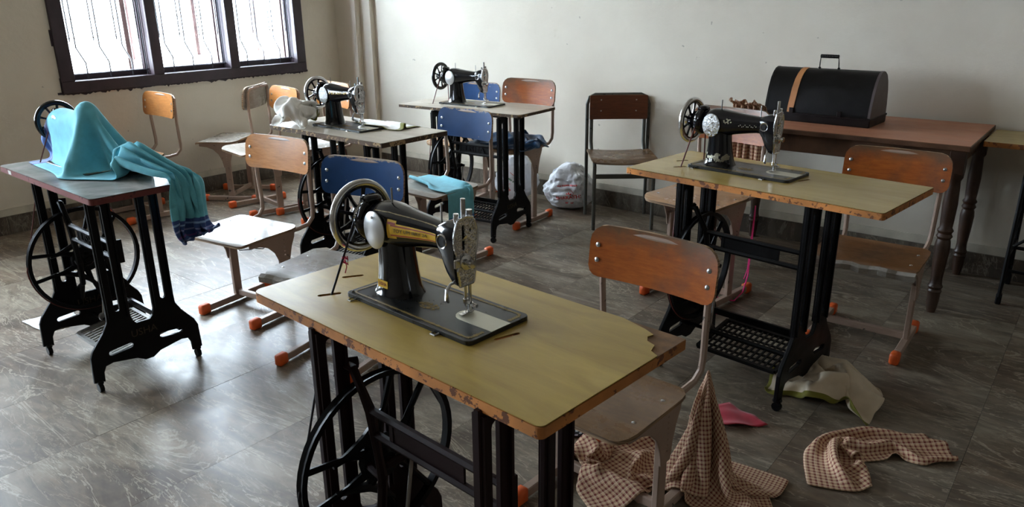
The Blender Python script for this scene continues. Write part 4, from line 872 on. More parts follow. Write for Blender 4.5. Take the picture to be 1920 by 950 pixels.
# folds of each cloth: rows, columns, then for x, y and z the steps in millimetres from point to point
CL_ = {}
CL_['drape'] = (33, 57, [-2019,16,16,17,17,17,17,17,17,17,17,17,16,16,15,14,14,13,13,16,20,23,23,23,23,22,23,23,23,22,21,-2,-14,-14,-2,23,26,23,26,24,24,25,24,26,22,7,14,4,1,2,3,1,-4,-8,-6,-1,6,-765,17,16,16,17,17,17,17,18,17,17,17,16,16,15,15,14,13,11,10,19,20,22,23,23,23,23,22,23,23,21,4,-9,-12,-9,21,22,23,24,24,25,25,26,26,26,11,-9,-3,0,2,4,4,4,3,2,4,2,-764,16,17,16,17,16,17,18,17,17,17,17,17,16,16,15,13,8,3,13,18,18,23,23,23,23,23,23,23,23,21,5,-6,-9,-15,21,24,22,25,24,24,26,25,27,23,4,-7,-4,-3,-3,1,2,3,5,8,12,8,-755,16,16,17,16,17,17,17,17,17,17,17,17,16,15,13,8,-2,6,18,16,19,22,24,23,23,23,23,23,23,21,1,-12,-15,-3,23,24,23,25,24,24,25,24,26,22,10,1,0,-1,-4,-4,-4,-2,-1,2,9,20,-738,16,15,15,15,17,16,17,17,17,17,17,16,15,15,12,2,-4,11,18,18,17,21,23,23,23,24,23,23,23,20,-2,-15,-16,0,21,25,24,25,24,24,25,23,25,23,8,3,6,5,2,0,-3,-4,-8,-8,2,22,-725,17,14,11,12,18,16,17,18,18,17,17,17,15,15,11,0,-2,14,20,19,14,17,22,23,23,23,23,24,22,18,5,-12,-16,-8,23,26,25,25,24,24,24,23,23,21,20,1,2,5,7,4,-1,-5,-10,-11,-5,19,-728,21,16,9,9,17,18,17,18,18,19,17,18,16,15,12,0,0,16,20,19,12,14,20,22,23,23,24,22,20,13,8,1,-11,-16,23,26,24,27,24,24,25,23,23,20,21,6,5,3,2,-2,-5,-6,-4,-7,1,14,-742,22,20,11,8,15,18,18,18,19,18,19,17,17,16,12,2,3,16,20,18,11,14,17,21,22,23,23,17,13,10,9,8,2,-12,18,25,23,27,26,25,26,24,25,18,14,4,3,1,-4,-4,-5,-4,-1,7,12,11,-760,22,21,15,7,14,19,18,18,19,19,18,19,17,17,13,3,5,18,19,15,12,13,15,18,23,21,16,11,11,10,9,7,4,10,20,23,23,23,23,25,25,25,27,22,-7,2,2,-1,-3,-4,-3,-1,4,17,18,13,-773,21,22,18,9,12,19,18,19,19,19,19,18,18,17,14,6,7,18,19,13,10,11,15,20,20,12,10,10,10,10,9,8,10,20,24,23,21,20,21,23,26,24,28,26,6,-6,-7,-5,-4,-3,-1,1,5,15,14,22,-773,17,21,20,11,13,18,19,19,19,19,19,19,18,18,14,9,9,19,16,10,9,12,19,17,4,8,10,10,10,11,10,9,15,26,18,23,22,23,24,24,25,24,27,24,19,3,-9,-6,-4,-4,-2,-1,1,7,11,22,-760,7,19,20,13,14,19,18,19,19,20,19,19,18,18,16,10,13,19,13,8,12,17,16,6,11,15,15,5,3,9,9,8,19,20,18,25,23,25,24,23,25,23,25,23,8,5,1,0,4,1,-1,-1,-1,1,7,13,-743,-1,12,17,15,15,19,19,19,19,19,20,19,19,18,16,14,15,17,11,11,16,15,11,14,15,15,15,7,3,8,8,8,10,19,22,26,23,24,24,23,25,23,24,19,14,3,7,5,2,1,1,-1,-1,0,8,0,-733,-5,5,14,15,17,19,19,19,18,20,18,20,18,17,16,16,19,17,12,13,15,14,15,14,15,15,16,11,2,7,10,9,9,11,20,24,23,24,24,24,24,23,24,22,19,5,8,3,1,2,2,1,0,1,6,-5,-738,-1,3,12,16,17,19,19,18,19,18,19,18,18,15,13,19,23,18,13,14,13,13,13,14,15,15,18,17,3,4,9,9,8,11,18,23,22,24,24,25,27,24,25,19,12,8,4,-2,0,2,5,3,3,6,6,0,-756,9,7,14,17,18,18,19,18,18,18,18,17,17,15,12,21,24,18,14,13,13,13,14,14,14,16,16,19,8,2,3,4,1,19,22,24,22,23,23,22,24,23,26,22,7,4,2,-3,-2,0,2,2,2,7,12,16,-765,15,16,17,17,18,18,18,17,18,18,17,17,17,16,15,23,21,16,13,14,14,13,14,14,15,15,16,17,9,0,0,-1,-1,17,22,24,22,23,23,22,22,23,26,23,18,5,4,-4,-3,-3,-4,-3,-1,4,14,22,-753,17,17,18,18,18,18,17,18,17,17,16,18,16,17,17,26,18,9,8,13,15,14,15,14,15,16,17,12,2,-5,-1,0,2,22,18,24,22,24,24,23,24,23,23,24,12,12,10,2,-4,3,-2,-5,-4,-3,9,19,-740,16,20,19,18,19,17,17,17,17,17,16,17,16,18,19,21,17,6,-1,8,14,15,15,15,17,16,14,11,8,5,-1,0,3,17,20,24,22,25,23,24,24,23,23,20,14,3,5,6,5,11,6,-3,-4,-6,6,7,-737,19,20,20,19,19,17,17,17,17,16,16,16,16,17,19,20,18,5,-5,0,10,12,16,16,16,16,16,14,17,17,4,0,5,4,21,24,23,24,23,23,24,24,24,18,17,4,2,7,8,10,6,-3,-4,-10,12,3,-741,21,20,20,18,18,17,16,17,17,16,17,16,16,16,19,21,19,6,-5,-6,2,9,13,15,17,16,17,20,21,18,13,10,5,-4,17,22,22,23,23,23,24,23,25,24,13,11,9,4,2,-4,-3,0,-5,1,19,11,-748,20,19,20,17,18,16,16,17,16,17,16,16,16,17,20,22,20,9,-6,-7,-3,2,9,13,15,17,20,22,19,14,13,12,10,9,22,22,21,23,22,22,24,23,27,20,16,1,3,1,-1,-3,-5,-6,-1,17,23,15,-751,19,20,19,15,18,16,16,16,17,16,17,16,17,18,20,22,20,11,-3,-9,-6,-1,3,8,16,19,21,20,13,11,13,12,11,24,23,24,22,24,22,23,23,22,20,22,1,1,1,0,-1,-2,-2,1,4,17,21,20,-747,19,21,17,15,18,16,16,17,16,16,17,17,17,19,21,21,20,14,-1,-9,-7,-3,-2,5,21,19,15,16,13,14,14,15,16,14,22,26,23,24,23,24,23,22,23,15,18,-5,-6,-1,0,0,1,2,3,11,21,16,-739,21,20,15,16,19,16,16,16,16,17,16,18,17,20,21,20,21,16,2,-8,-8,-3,-2,0,14,20,21,20,16,15,14,14,15,1,22,25,23,24,23,23,23,23,23,15,25,3,-3,0,0,1,2,1,1,3,16,11,-733,22,19,14,18,18,16,16,17,16,16,17,18,19,19,22,20,19,19,5,-7,-9,-3,0,2,9,15,21,22,20,17,15,15,14,-8,15,23,22,24,23,23,24,23,23,23,19,17,2,1,0,1,2,1,0,2,17,1,-733,20,17,16,18,19,15,16,17,16,17,17,18,19,20,22,19,19,20,8,-6,-8,-3,2,7,8,10,14,19,22,21,17,14,15,-9,15,20,21,22,23,23,24,24,26,24,18,12,4,3,2,2,2,1,0,3,18,2,-737,17,17,17,18,17,16,16,17,16,17,18,18,19,21,22,19,18,20,11,-4,-9,0,5,9,8,9,10,12,19,21,15,10,11,7,19,20,20,21,22,22,24,24,26,23,12,4,3,3,3,2,2,2,0,14,19,7,-737,17,16,17,16,16,16,16,16,17,17,17,18,19,21,22,19,17,21,13,-4,-6,3,8,9,9,8,9,10,11,16,12,11,14,8,22,21,20,21,22,22,23,23,25,21,-3,2,2,3,3,2,2,3,5,19,17,18,-728,16,17,16,16,16,16,15,16,16,16,17,17,18,20,22,20,17,20,14,-3,-1,7,8,9,9,8,9,9,10,11,12,14,7,-1,23,23,21,22,19,21,22,22,24,22,8,1,-6,1,1,0,3,3,7,18,18,19,-712,17,16,17,16,16,15,16,16,16,16,16,16,16,18,22,21,17,18,17,-1,5,8,8,8,9,8,9,9,9,10,12,5,-8,3,22,26,22,22,19,19,21,22,21,25,14,10,-5,-5,0,1,1,3,6,15,12,20,-693,17,16,16,17,15,16,16,16,15,16,16,16,15,12,19,19,22,19,19,6,7,8,8,8,9,8,9,9,9,10,9,-8,-12,6,18,21,22,23,25,25,23,22,21,18,24,5,-3,-3,-2,-1,1,3,8,16,17,8,-680,16,17,16,16,16,16,16,15,16,16,16,16,13,6,17,14,23,23,20,14,12,8,8,8,9,8,9,9,9,9,6,-10,-9,-2,20,16,19,23,23,25,25,22,25,20,13,5,-1,0,0,0,1,3,12,19,20,4], [3120,-16,-17,-16,-16,-16,-16,-15,-16,-15,-15,-16,-15,-17,-16,-17,-17,-19,-19,-17,-12,-6,-2,-2,-3,-2,-3,-2,-3,-4,-4,0,7,11,22,-8,-12,-10,-11,-9,-10,-9,-7,-6,-8,-15,-3,5,1,-6,-8,-1,8,7,5,3,2,420,-16,-17,-16,-16,-16,-16,-15,-16,-15,-15,-16,-16,-16,-17,-17,-18,-19,-19,-18,-9,-1,-2,-2,-2,-3,-2,-3,-3,-4,-4,-1,1,2,17,-11,-12,-11,-11,-9,-10,-9,-8,-8,-2,-1,-2,-4,-4,-9,-11,-4,2,7,9,10,2,440,-17,-16,-16,-17,-15,-16,-15,-16,-15,-15,-16,-16,-17,-17,-18,-18,-21,-20,-14,-3,-1,-2,-2,-2,-2,-3,-3,-3,-3,-4,-3,0,-1,6,-12,-9,-9,-9,-9,-9,-9,-8,-8,-9,-18,-3,-5,-2,-1,-2,-3,-2,1,4,6,18,453,-17,-17,-16,-16,-16,-15,-15,-16,-15,-16,-16,-17,-17,-17,-19,-20,-22,-19,-7,0,0,-2,-2,-3,-2,-2,-3,-4,-3,-4,-3,-3,-4,1,-6,-10,-9,-9,-10,-9,-9,-9,-11,-10,-14,-10,-8,-3,2,7,1,-1,-1,3,5,13,457,-16,-17,-17,-17,-15,-16,-16,-15,-16,-16,-16,-17,-18,-18,-19,-21,-21,-14,-2,-3,2,0,-2,-2,-2,-3,-3,-3,-4,-4,-7,-4,-2,-6,-9,-10,-9,-10,-10,-10,-10,-10,-10,-6,-15,-2,-3,-7,-4,0,4,3,6,5,4,6,455,-16,-18,-19,-19,-15,-15,-16,-15,-15,-16,-15,-17,-17,-18,-19,-21,-21,-10,-4,-6,8,6,-1,-2,-2,-3,-3,-3,-4,-6,-10,-8,2,-15,-4,-8,-8,-10,-10,-10,-11,-10,-10,-12,-5,-3,-3,-6,-7,-2,1,5,8,3,-3,7,447,-9,-17,-21,-20,-16,-14,-15,-15,-14,-15,-15,-16,-16,-18,-19,-21,-21,-12,-6,0,11,9,3,-1,-1,-3,-3,-4,-7,-9,-10,-14,-8,-11,-9,-7,-6,-7,-9,-9,-11,-10,-12,-15,1,-6,-3,-2,0,0,0,-1,-3,-6,-4,18,438,-2,-11,-20,-21,-17,-14,-15,-14,-14,-14,-14,-16,-15,-17,-19,-22,-20,-14,-3,4,12,9,6,2,0,-3,-5,-11,-16,-12,-6,-8,-13,-16,-14,-10,-7,-5,-4,-8,-10,-10,-13,-15,-13,-2,0,5,6,-1,-5,-7,-9,-6,3,20,436,-2,-4,-16,-22,-18,-13,-15,-14,-14,-14,-14,-14,-16,-16,-18,-22,-20,-12,-1,7,12,10,8,5,0,-8,-15,-19,-19,-13,-6,-4,-5,-19,-12,-11,-10,-11,-9,-9,-9,-9,-11,-6,-10,-4,1,3,2,0,-3,-5,-4,-1,2,8,440,-8,-1,-13,-21,-18,-14,-14,-14,-14,-14,-13,-14,-15,-16,-18,-21,-20,-11,3,10,12,12,9,2,-10,-17,-18,-20,-17,-12,-7,-8,-8,2,-5,-12,-12,-15,-14,-12,-10,-9,-7,-3,-10,5,4,2,1,0,-2,-3,-3,-2,-7,5,442,-15,-6,-8,-20,-18,-13,-15,-13,-14,-14,-13,-14,-14,-16,-17,-21,-19,-8,6,12,13,11,4,-11,-16,-16,-17,-18,-10,-6,-7,-8,-3,0,-13,-11,-10,-13,-10,-10,-10,-9,-5,-8,-6,-3,5,4,3,1,1,0,-1,-3,-7,-3,443,-20,-12,-8,-18,-18,-14,-14,-14,-13,-14,-14,-13,-14,-15,-16,-21,-18,-5,10,13,11,6,-10,-16,-15,-8,-7,-12,-5,-5,-7,-7,-7,-7,-9,-10,-10,-11,-11,-10,-11,-10,-12,-6,-22,-6,-1,4,8,6,5,7,6,3,-5,-13,443,-17,-18,-13,-17,-16,-15,-13,-15,-14,-14,-13,-14,-13,-14,-17,-18,-16,-2,11,11,6,-5,-14,-11,-7,-4,-8,-16,-6,3,-3,-4,-15,-11,-3,-10,-10,-10,-10,-11,-11,-10,-12,-14,-12,-1,-8,-8,3,6,8,12,9,8,-7,-20,448,-12,-17,-17,-16,-17,-15,-14,-14,-15,-14,-14,-14,-14,-15,-16,-18,-14,0,11,6,-5,-8,-8,-8,-7,-7,-7,-13,-14,2,3,0,-7,-21,-9,-11,-9,-10,-9,-9,-11,-10,-14,-10,0,-5,-11,0,3,5,8,9,9,7,-14,-23,466,-15,-16,-16,-16,-16,-15,-15,-15,-15,-15,-14,-15,-15,-16,-18,-19,-12,1,6,-2,-9,-10,-9,-9,-8,-7,-4,-6,-16,-6,3,4,0,-19,-14,-11,-10,-10,-9,-6,-7,-9,-11,-15,-4,1,3,2,3,5,8,8,6,-6,-18,-23,482,-14,-14,-15,-16,-16,-16,-15,-15,-16,-15,-14,-16,-15,-15,-16,-23,-13,-3,-3,-8,-10,-8,-9,-8,-8,-7,-7,-5,-13,-11,0,3,-1,1,-10,-10,-10,-12,-11,-13,-12,-10,-10,-6,7,1,2,3,4,3,6,3,-1,-11,-15,-18,493,-12,-13,-15,-15,-15,-16,-16,-16,-16,-15,-16,-16,-15,-14,-13,-19,-17,-11,-9,-8,-8,-7,-8,-7,-8,-7,-8,-9,-10,-10,-2,-1,-4,11,-8,-11,-11,-11,-12,-13,-14,-11,-9,-5,-3,4,5,8,5,3,-4,-7,-5,-8,-10,-3,497,-12,-13,-13,-14,-15,-16,-17,-16,-16,-17,-16,-15,-15,-13,-9,-16,-20,-16,-10,-8,-6,-6,-7,-7,-7,-8,-8,-10,-13,-8,-1,0,-1,0,-12,-12,-11,-11,-10,-11,-11,-10,-11,-6,-20,-2,5,10,7,4,-4,-8,-2,0,-9,5,487,-12,-5,-9,-14,-14,-16,-17,-17,-16,-17,-17,-16,-16,-13,-9,-14,-17,-16,-14,-12,-8,-5,-4,-5,-7,-8,-13,-17,-16,-3,10,6,3,-14,-7,-11,-10,-11,-11,-10,-11,-10,-11,-14,-15,-5,-5,-2,3,6,5,0,3,4,-4,-4,473,-8,2,-6,-12,-13,-17,-17,-17,-16,-17,-17,-17,-16,-15,-11,-11,-12,-15,-15,-14,-15,-10,-6,-5,-5,-8,-10,-17,-11,1,3,6,7,-19,-8,-9,-10,-11,-10,-11,-11,-11,-11,-15,-2,-8,-12,-11,-2,2,6,3,5,1,-1,3,467,0,6,-6,-14,-13,-16,-17,-16,-17,-17,-17,-16,-17,-16,-11,-6,-8,-15,-14,-14,-17,-15,-13,-9,-8,-9,-9,-5,3,3,0,-5,-5,-13,-15,-11,-10,-11,-11,-11,-12,-10,-12,-6,-12,-4,-2,-1,0,-3,-7,-2,4,-5,-1,15,471,6,7,-8,-16,-14,-16,-17,-17,-16,-17,-16,-17,-16,-15,-10,-2,-5,-16,-14,-13,-15,-17,-16,-14,-12,-8,-4,5,3,-1,-3,-4,-3,-23,-10,-11,-11,-11,-12,-11,-13,-12,-12,-6,-2,0,-1,-1,-1,-4,-9,-11,-8,-5,2,19,479,10,3,-12,-17,-14,-16,-17,-17,-16,-17,-17,-16,-16,-14,-8,1,-2,-15,-15,-12,-14,-16,-18,-17,-10,-5,1,3,-5,-7,-6,-7,-7,-8,-4,-9,-10,-11,-12,-11,-13,-12,-15,-13,-13,1,2,2,0,-2,-3,-6,-6,-4,0,8,483,9,-2,-15,-17,-13,-17,-17,-16,-17,-17,-16,-16,-15,-13,-7,3,1,-14,-16,-11,-13,-16,-17,-16,-7,-2,-1,1,-5,-5,-6,-6,-7,-16,-9,-8,-9,-10,-10,-11,-11,-12,-13,-18,-9,4,5,1,-1,-1,-4,-5,-5,-5,2,-2,484,5,-7,-18,-16,-13,-16,-17,-17,-16,-17,-16,-16,-14,-12,-6,5,4,-12,-17,-12,-12,-16,-16,-18,-13,4,0,0,-4,-6,-8,-2,-6,-21,-7,-10,-10,-12,-10,-11,-11,-11,-14,-16,4,-1,2,-1,-2,-3,-4,-4,-3,-4,6,-8,487,-1,-12,-18,-15,-13,-16,-17,-17,-16,-17,-16,-15,-13,-12,-4,6,6,-10,-17,-12,-12,-15,-18,-19,-20,-13,-2,3,2,-2,-6,2,-4,-22,-15,-13,-12,-12,-12,-11,-11,-10,-9,-8,8,-1,-4,-5,-4,-4,-4,-4,-5,-6,11,-1,497,-9,-15,-17,-13,-13,-17,-17,-16,-17,-16,-15,-15,-13,-10,-4,7,8,-7,-17,-13,-11,-16,-19,-21,-21,-21,-13,-3,3,3,-1,-2,-4,-11,-20,-15,-12,-13,-12,-11,-11,-9,-5,-6,-5,-4,-4,-4,-3,-4,-3,-4,-4,-7,10,10,512,-16,-15,-15,-14,-15,-16,-17,-16,-17,-16,-15,-14,-13,-10,-3,8,10,-5,-16,-13,-12,-17,-20,-21,-22,-22,-20,-14,-3,2,0,-1,-4,5,-15,-12,-13,-12,-12,-12,-12,-12,-10,-5,-14,-8,-4,-5,-3,-3,-4,-5,-5,-3,10,19,529,-16,-16,-16,-16,-16,-17,-17,-16,-17,-16,-15,-15,-13,-10,-3,8,12,-1,-15,-13,-14,-19,-21,-21,-22,-21,-22,-21,-14,-4,0,1,4,16,-5,-12,-12,-12,-12,-12,-13,-11,-13,-13,-18,-5,-6,-4,-4,-3,-3,-4,-5,0,9,17,541,-16,-16,-17,-16,-17,-17,-17,-17,-16,-17,-16,-17,-15,-11,-4,7,14,4,-13,-13,-16,-21,-22,-21,-22,-21,-22,-22,-20,-13,-3,6,17,18,-4,-10,-11,-13,-14,-15,-14,-13,-13,-10,-14,-5,-1,-4,-3,-3,-3,-3,-3,-2,6,11,547,-16,-16,-17,-16,-17,-17,-17,-17,-17,-16,-17,-16,-15,-13,-6,2,12,10,-10,-15,-19,-21,-22,-21,-22,-21,-22,-21,-22,-18,-4,14,16,20,-11,-5,-10,-12,-15,-18,-14,-14,-13,-6,-13,-1,0,0,-3,-3,-3,-2,-2,-4,4,4,552,-16,-17,-16,-17,-17,-17,-17,-16,-17,-16,-17,-16,-15,-14,-5,4,5,8,-6,-17,-20,-22,-22,-21,-22,-21,-22,-21,-21,-21,-1,16,16,15,-12,-17,-13,-13,-7,-5,-11,-12,-11,-17,-4,3,0,-1,-2,-3,-2,-3,-3,-3,-9,4,561,-17,-16,-17,-16,-17,-17,-17,-17,-16,-17,-16,-16,-16,-12,-3,7,4,1,-9,-18,-20,-22,-22,-22,-21,-22,-21,-21,-22,-21,2,17,17,3,-13,-20,-15,-13,-10,-8,-8,-9,-12,-11,16,3,0,-1,-2,-3,-2,-3,-4,-6,-11,-13], [770,0,0,0,0,0,0,0,0,0,0,0,0,0,0,0,0,0,0,1,0,-1,0,0,0,0,0,0,0,0,7,19,17,16,2,-7,-8,-6,-5,-5,-4,-4,-2,-3,2,-16,-18,-24,-23,-22,-22,-22,-21,-21,-23,-23,-24,240,0,0,0,0,0,0,0,0,0,0,0,0,0,0,0,0,1,3,9,-1,-11,-1,0,0,0,0,0,0,0,7,20,21,21,11,-9,-8,-6,-5,-5,-4,-4,-3,-4,-3,-23,-21,-24,-24,-22,-21,-24,-23,-22,-20,-18,-25,238,0,0,0,0,0,0,0,0,0,0,0,0,1,0,1,2,7,10,5,-10,-14,-2,0,0,0,0,0,0,0,7,20,23,20,18,-2,-8,-7,-7,-5,-5,-4,-4,-4,-12,-20,-22,-25,-24,-24,-24,-24,-24,-23,-23,-18,-15,236,0,0,0,0,1,1,0,0,1,0,1,2,2,3,3,6,8,8,-4,-16,-13,-3,0,0,0,0,0,0,0,7,19,19,16,25,-6,-9,-8,-8,-6,-6,-5,-4,-5,-7,-19,-21,-24,-23,-24,-22,-24,-23,-24,-23,-21,-7,236,1,1,1,2,2,2,1,1,1,2,1,3,3,3,4,6,8,2,-11,-14,-13,-8,-1,0,0,0,0,0,1,9,17,15,17,21,-14,-9,-8,-8,-7,-6,-6,-4,-5,-1,-14,-23,-22,-22,-23,-22,-23,-23,-20,-22,-23,-6,248,1,3,3,3,2,2,1,1,1,1,2,2,3,3,4,7,7,-4,-11,-11,-15,-14,-6,-2,0,0,0,0,5,13,19,16,15,13,-11,-10,-9,-9,-7,-8,-6,-7,-6,0,-11,-23,-23,-22,-21,-23,-24,-23,-19,-20,-22,-6,264,2,3,3,4,2,2,1,1,0,1,2,2,2,3,5,6,6,-5,-10,-12,-16,-16,-12,-6,-2,-1,0,3,11,16,19,19,14,12,-9,-10,-8,-9,-8,-7,-8,-7,-7,-6,-12,-23,-24,-23,-23,-24,-23,-23,-21,-21,-20,-5,277,6,3,4,3,3,1,2,0,1,1,1,2,2,4,4,6,4,-5,-10,-15,-16,-16,-14,-11,-7,-2,4,9,9,15,21,21,17,13,-10,-10,-9,-8,-6,-7,-8,-7,-10,-10,-17,-23,-25,-24,-23,-23,-23,-21,-22,-20,-19,-10,292,6,6,4,3,3,2,1,0,1,0,2,2,2,4,4,5,3,-6,-12,-15,-17,-16,-16,-14,-9,1,7,3,5,16,21,22,21,15,-6,-10,-10,-10,-8,-9,-8,-8,-8,-13,-24,-22,-25,-23,-23,-23,-23,-23,-22,-14,-12,-20,309,5,6,5,4,3,1,1,1,0,1,1,2,3,3,4,5,2,-7,-14,-16,-17,-18,-17,-12,-6,-7,-4,5,9,18,20,21,19,13,-9,-12,-11,-12,-11,-9,-9,-7,-9,-4,-22,-21,-24,-22,-24,-24,-24,-23,-23,-17,-15,-8,324,6,6,6,5,3,2,0,0,0,1,1,2,3,4,5,4,0,-9,-14,-18,-18,-17,-15,-12,-16,-15,-8,9,18,20,20,21,15,-2,-13,-14,-12,-13,-9,-9,-8,-6,-3,-8,-15,-22,-23,-22,-23,-23,-24,-23,-24,-22,-19,6,336,11,6,6,5,4,1,1,0,-1,1,1,2,3,5,4,4,-1,-11,-16,-18,-18,-15,-15,-15,-15,-16,-15,4,22,21,20,20,-2,3,-18,-13,-12,-11,-10,-10,-9,-7,-7,1,-13,-20,-23,-23,-22,-22,-23,-22,-22,-23,-22,11,344,16,11,7,6,4,1,0,-1,-1,0,2,2,4,6,5,3,-3,-12,-18,-18,-17,-17,-17,-15,-17,-17,-17,-4,17,22,22,22,15,-10,-13,-13,-11,-12,-10,-10,-9,-7,-8,-6,-17,-22,-20,-21,-23,-24,-22,-21,-21,-22,-20,9,351,19,14,10,7,4,1,-1,-1,-1,0,2,2,5,6,7,2,-5,-14,-18,-18,-19,-17,-17,-16,-17,-17,-16,-12,8,21,21,23,21,1,-12,-12,-11,-12,-10,-9,-9,-8,-9,-10,-19,-22,-21,-23,-25,-23,-22,-22,-22,-21,-15,3,361,17,17,13,7,5,0,-1,-2,-1,0,2,4,5,9,9,3,-7,-16,-21,-19,-19,-18,-18,-18,-17,-17,-14,-15,-2,17,22,23,22,14,-10,-12,-11,-11,-9,-9,-10,-9,-12,-11,-22,-21,-25,-23,-24,-23,-21,-22,-22,-21,-6,-8,372,16,15,11,7,5,0,-2,-1,-1,1,3,5,6,10,12,8,-11,-20,-21,-19,-20,-18,-19,-17,-18,-16,-15,-13,-12,10,23,24,22,17,-6,-13,-11,-11,-9,-11,-11,-9,-10,-14,-23,-21,-24,-23,-23,-24,-22,-23,-23,-19,-5,-7,381,14,10,9,7,5,0,-1,-1,-1,2,4,5,7,10,17,14,-15,-24,-21,-19,-21,-18,-19,-17,-17,-16,-15,-14,-18,5,23,22,23,12,-10,-13,-11,-12,-10,-11,-11,-9,-9,-8,-14,-22,-23,-23,-24,-23,-23,-22,-23,-22,-13,5,376,11,10,9,7,5,0,-1,0,-1,1,3,6,6,10,14,8,-11,-20,-20,-19,-19,-18,-19,-17,-16,-15,-15,-17,-17,9,23,22,23,1,-14,-13,-12,-11,-11,-10,-10,-9,-8,-4,-14,-19,-22,-22,-23,-22,-20,-21,-23,-23,-18,12,358,12,11,10,7,5,1,0,-1,0,0,3,4,7,9,11,4,-7,-17,-20,-19,-18,-18,-18,-17,-17,-15,-11,-9,-13,8,19,22,23,-1,-16,-14,-12,-12,-10,-10,-9,-8,-8,-3,-15,-21,-21,-21,-22,-19,-20,-22,-23,-22,-23,20,340,10,11,9,7,5,2,0,0,1,1,2,3,6,7,8,4,-3,-15,-19,-19,-17,-16,-17,-17,-17,-16,-12,-7,-6,9,21,22,22,8,-14,-12,-11,-11,-10,-10,-9,-8,-9,-7,-18,-22,-22,-20,-22,-22,-22,-24,-23,-22,-17,21,320,9,11,9,6,5,2,0,1,0,1,2,4,5,6,8,5,-1,-14,-18,-19,-17,-16,-16,-15,-15,-15,-13,-11,1,16,20,22,19,23,-10,-14,-11,-12,-10,-9,-10,-8,-8,-9,-22,-20,-25,-23,-25,-22,-22,-23,-22,-23,-11,16,300,9,10,7,5,4,3,1,1,1,1,3,3,4,6,6,6,1,-11,-17,-19,-17,-17,-15,-14,-14,-15,-13,-3,12,20,20,23,20,17,-5,-12,-11,-11,-9,-9,-9,-8,-10,-16,-24,-22,-27,-24,-25,-24,-21,-20,-22,-13,-4,0,280,11,9,6,4,4,2,2,1,1,1,3,3,4,6,6,7,3,-9,-17,-19,-18,-16,-16,-14,-14,-13,-7,9,18,19,19,20,19,4,-10,-9,-10,-9,-10,-9,-9,-10,-13,-8,-22,-23,-24,-24,-23,-24,-23,-24,-22,-13,-8,11,261,11,6,5,4,4,2,2,1,2,1,3,3,4,5,6,7,5,-7,-15,-18,-19,-17,-16,-13,-2,-11,-6,16,17,18,18,17,15,-9,-9,-11,-9,-10,-8,-9,-9,-8,-7,-11,-15,-22,-23,-24,-24,-24,-24,-23,-23,-20,-2,17,243,9,6,3,5,3,3,1,2,1,2,3,3,4,5,6,8,6,-5,-14,-18,-18,-17,-16,-15,-4,1,-2,10,16,16,17,17,16,-11,-11,-12,-9,-10,-9,-9,-8,-8,-7,-4,-6,-23,-23,-24,-24,-24,-24,-23,-23,-24,4,17,225,7,4,4,4,3,3,1,2,2,2,2,3,4,5,7,8,7,-2,-13,-18,-18,-16,-16,-13,-5,8,6,1,9,15,16,17,18,-1,-14,-12,-10,-9,-9,-7,-8,-7,-5,-2,-11,-17,-24,-23,-24,-24,-23,-24,-23,-24,-2,24,206,4,4,3,5,3,2,2,2,2,2,2,4,4,5,6,9,7,1,-11,-17,-19,-16,-14,-8,-3,2,10,8,4,9,15,18,17,17,-7,-13,-10,-10,-8,-7,-7,-5,-6,-7,-18,-16,-24,-23,-24,-24,-24,-23,-23,-22,-3,21,189,2,3,3,4,3,3,1,2,2,2,3,3,4,5,7,8,9,3,-9,-17,-19,-15,-10,-3,0,0,2,10,10,7,17,20,18,21,-5,-11,-10,-8,-8,-6,-6,-5,-7,-10,-17,-22,-25,-23,-25,-23,-24,-23,-22,-16,-1,11,181,1,0,2,1,1,2,2,1,2,2,2,3,4,5,7,8,10,5,-7,-17,-18,-12,-4,0,0,0,0,3,10,15,18,21,17,16,-7,-10,-9,-9,-7,-5,-5,-4,-4,-10,-20,-22,-25,-24,-24,-24,-23,-23,-23,-9,7,1,179,0,0,0,0,0,1,0,1,0,1,1,1,2,4,6,9,10,7,-4,-17,-15,-6,-1,0,0,0,0,0,5,15,20,18,13,14,-7,-9,-9,-9,-8,-6,-4,-4,-4,-4,-17,-22,-24,-23,-24,-24,-23,-24,-22,-13,8,10,177,0,0,0,0,0,0,0,0,0,0,0,0,1,0,2,6,10,9,-1,-15,-11,-1,0,0,0,0,0,0,1,9,19,16,11,11,-5,-10,-9,-9,-9,-7,-3,-3,-3,2,-18,-16,-23,-23,-23,-23,-24,-23,-23,-16,14,13,174,0,0,0,0,0,0,0,0,0,0,0,0,2,11,-4,-8,3,8,2,-11,-3,0,0,0,0,0,0,0,0,4,16,9,10,16,-11,-6,-4,-4,0,-3,-7,-6,-6,0,-11,-22,-23,-23,-23,-23,-24,-23,-21,-17,7,23,172,0,0,0,0,0,0,0,0,0,0,0,0,9,15,-7,-14,-4,-1,-1,-3,4,2,0,0,0,0,0,0,0,0,14,6,12,24,2,-5,-4,-2,-3,-4,-5,-5,-6,-9,-15,-23,-25,-24,-24,-23,-24,-22,-19,-11,3,22])
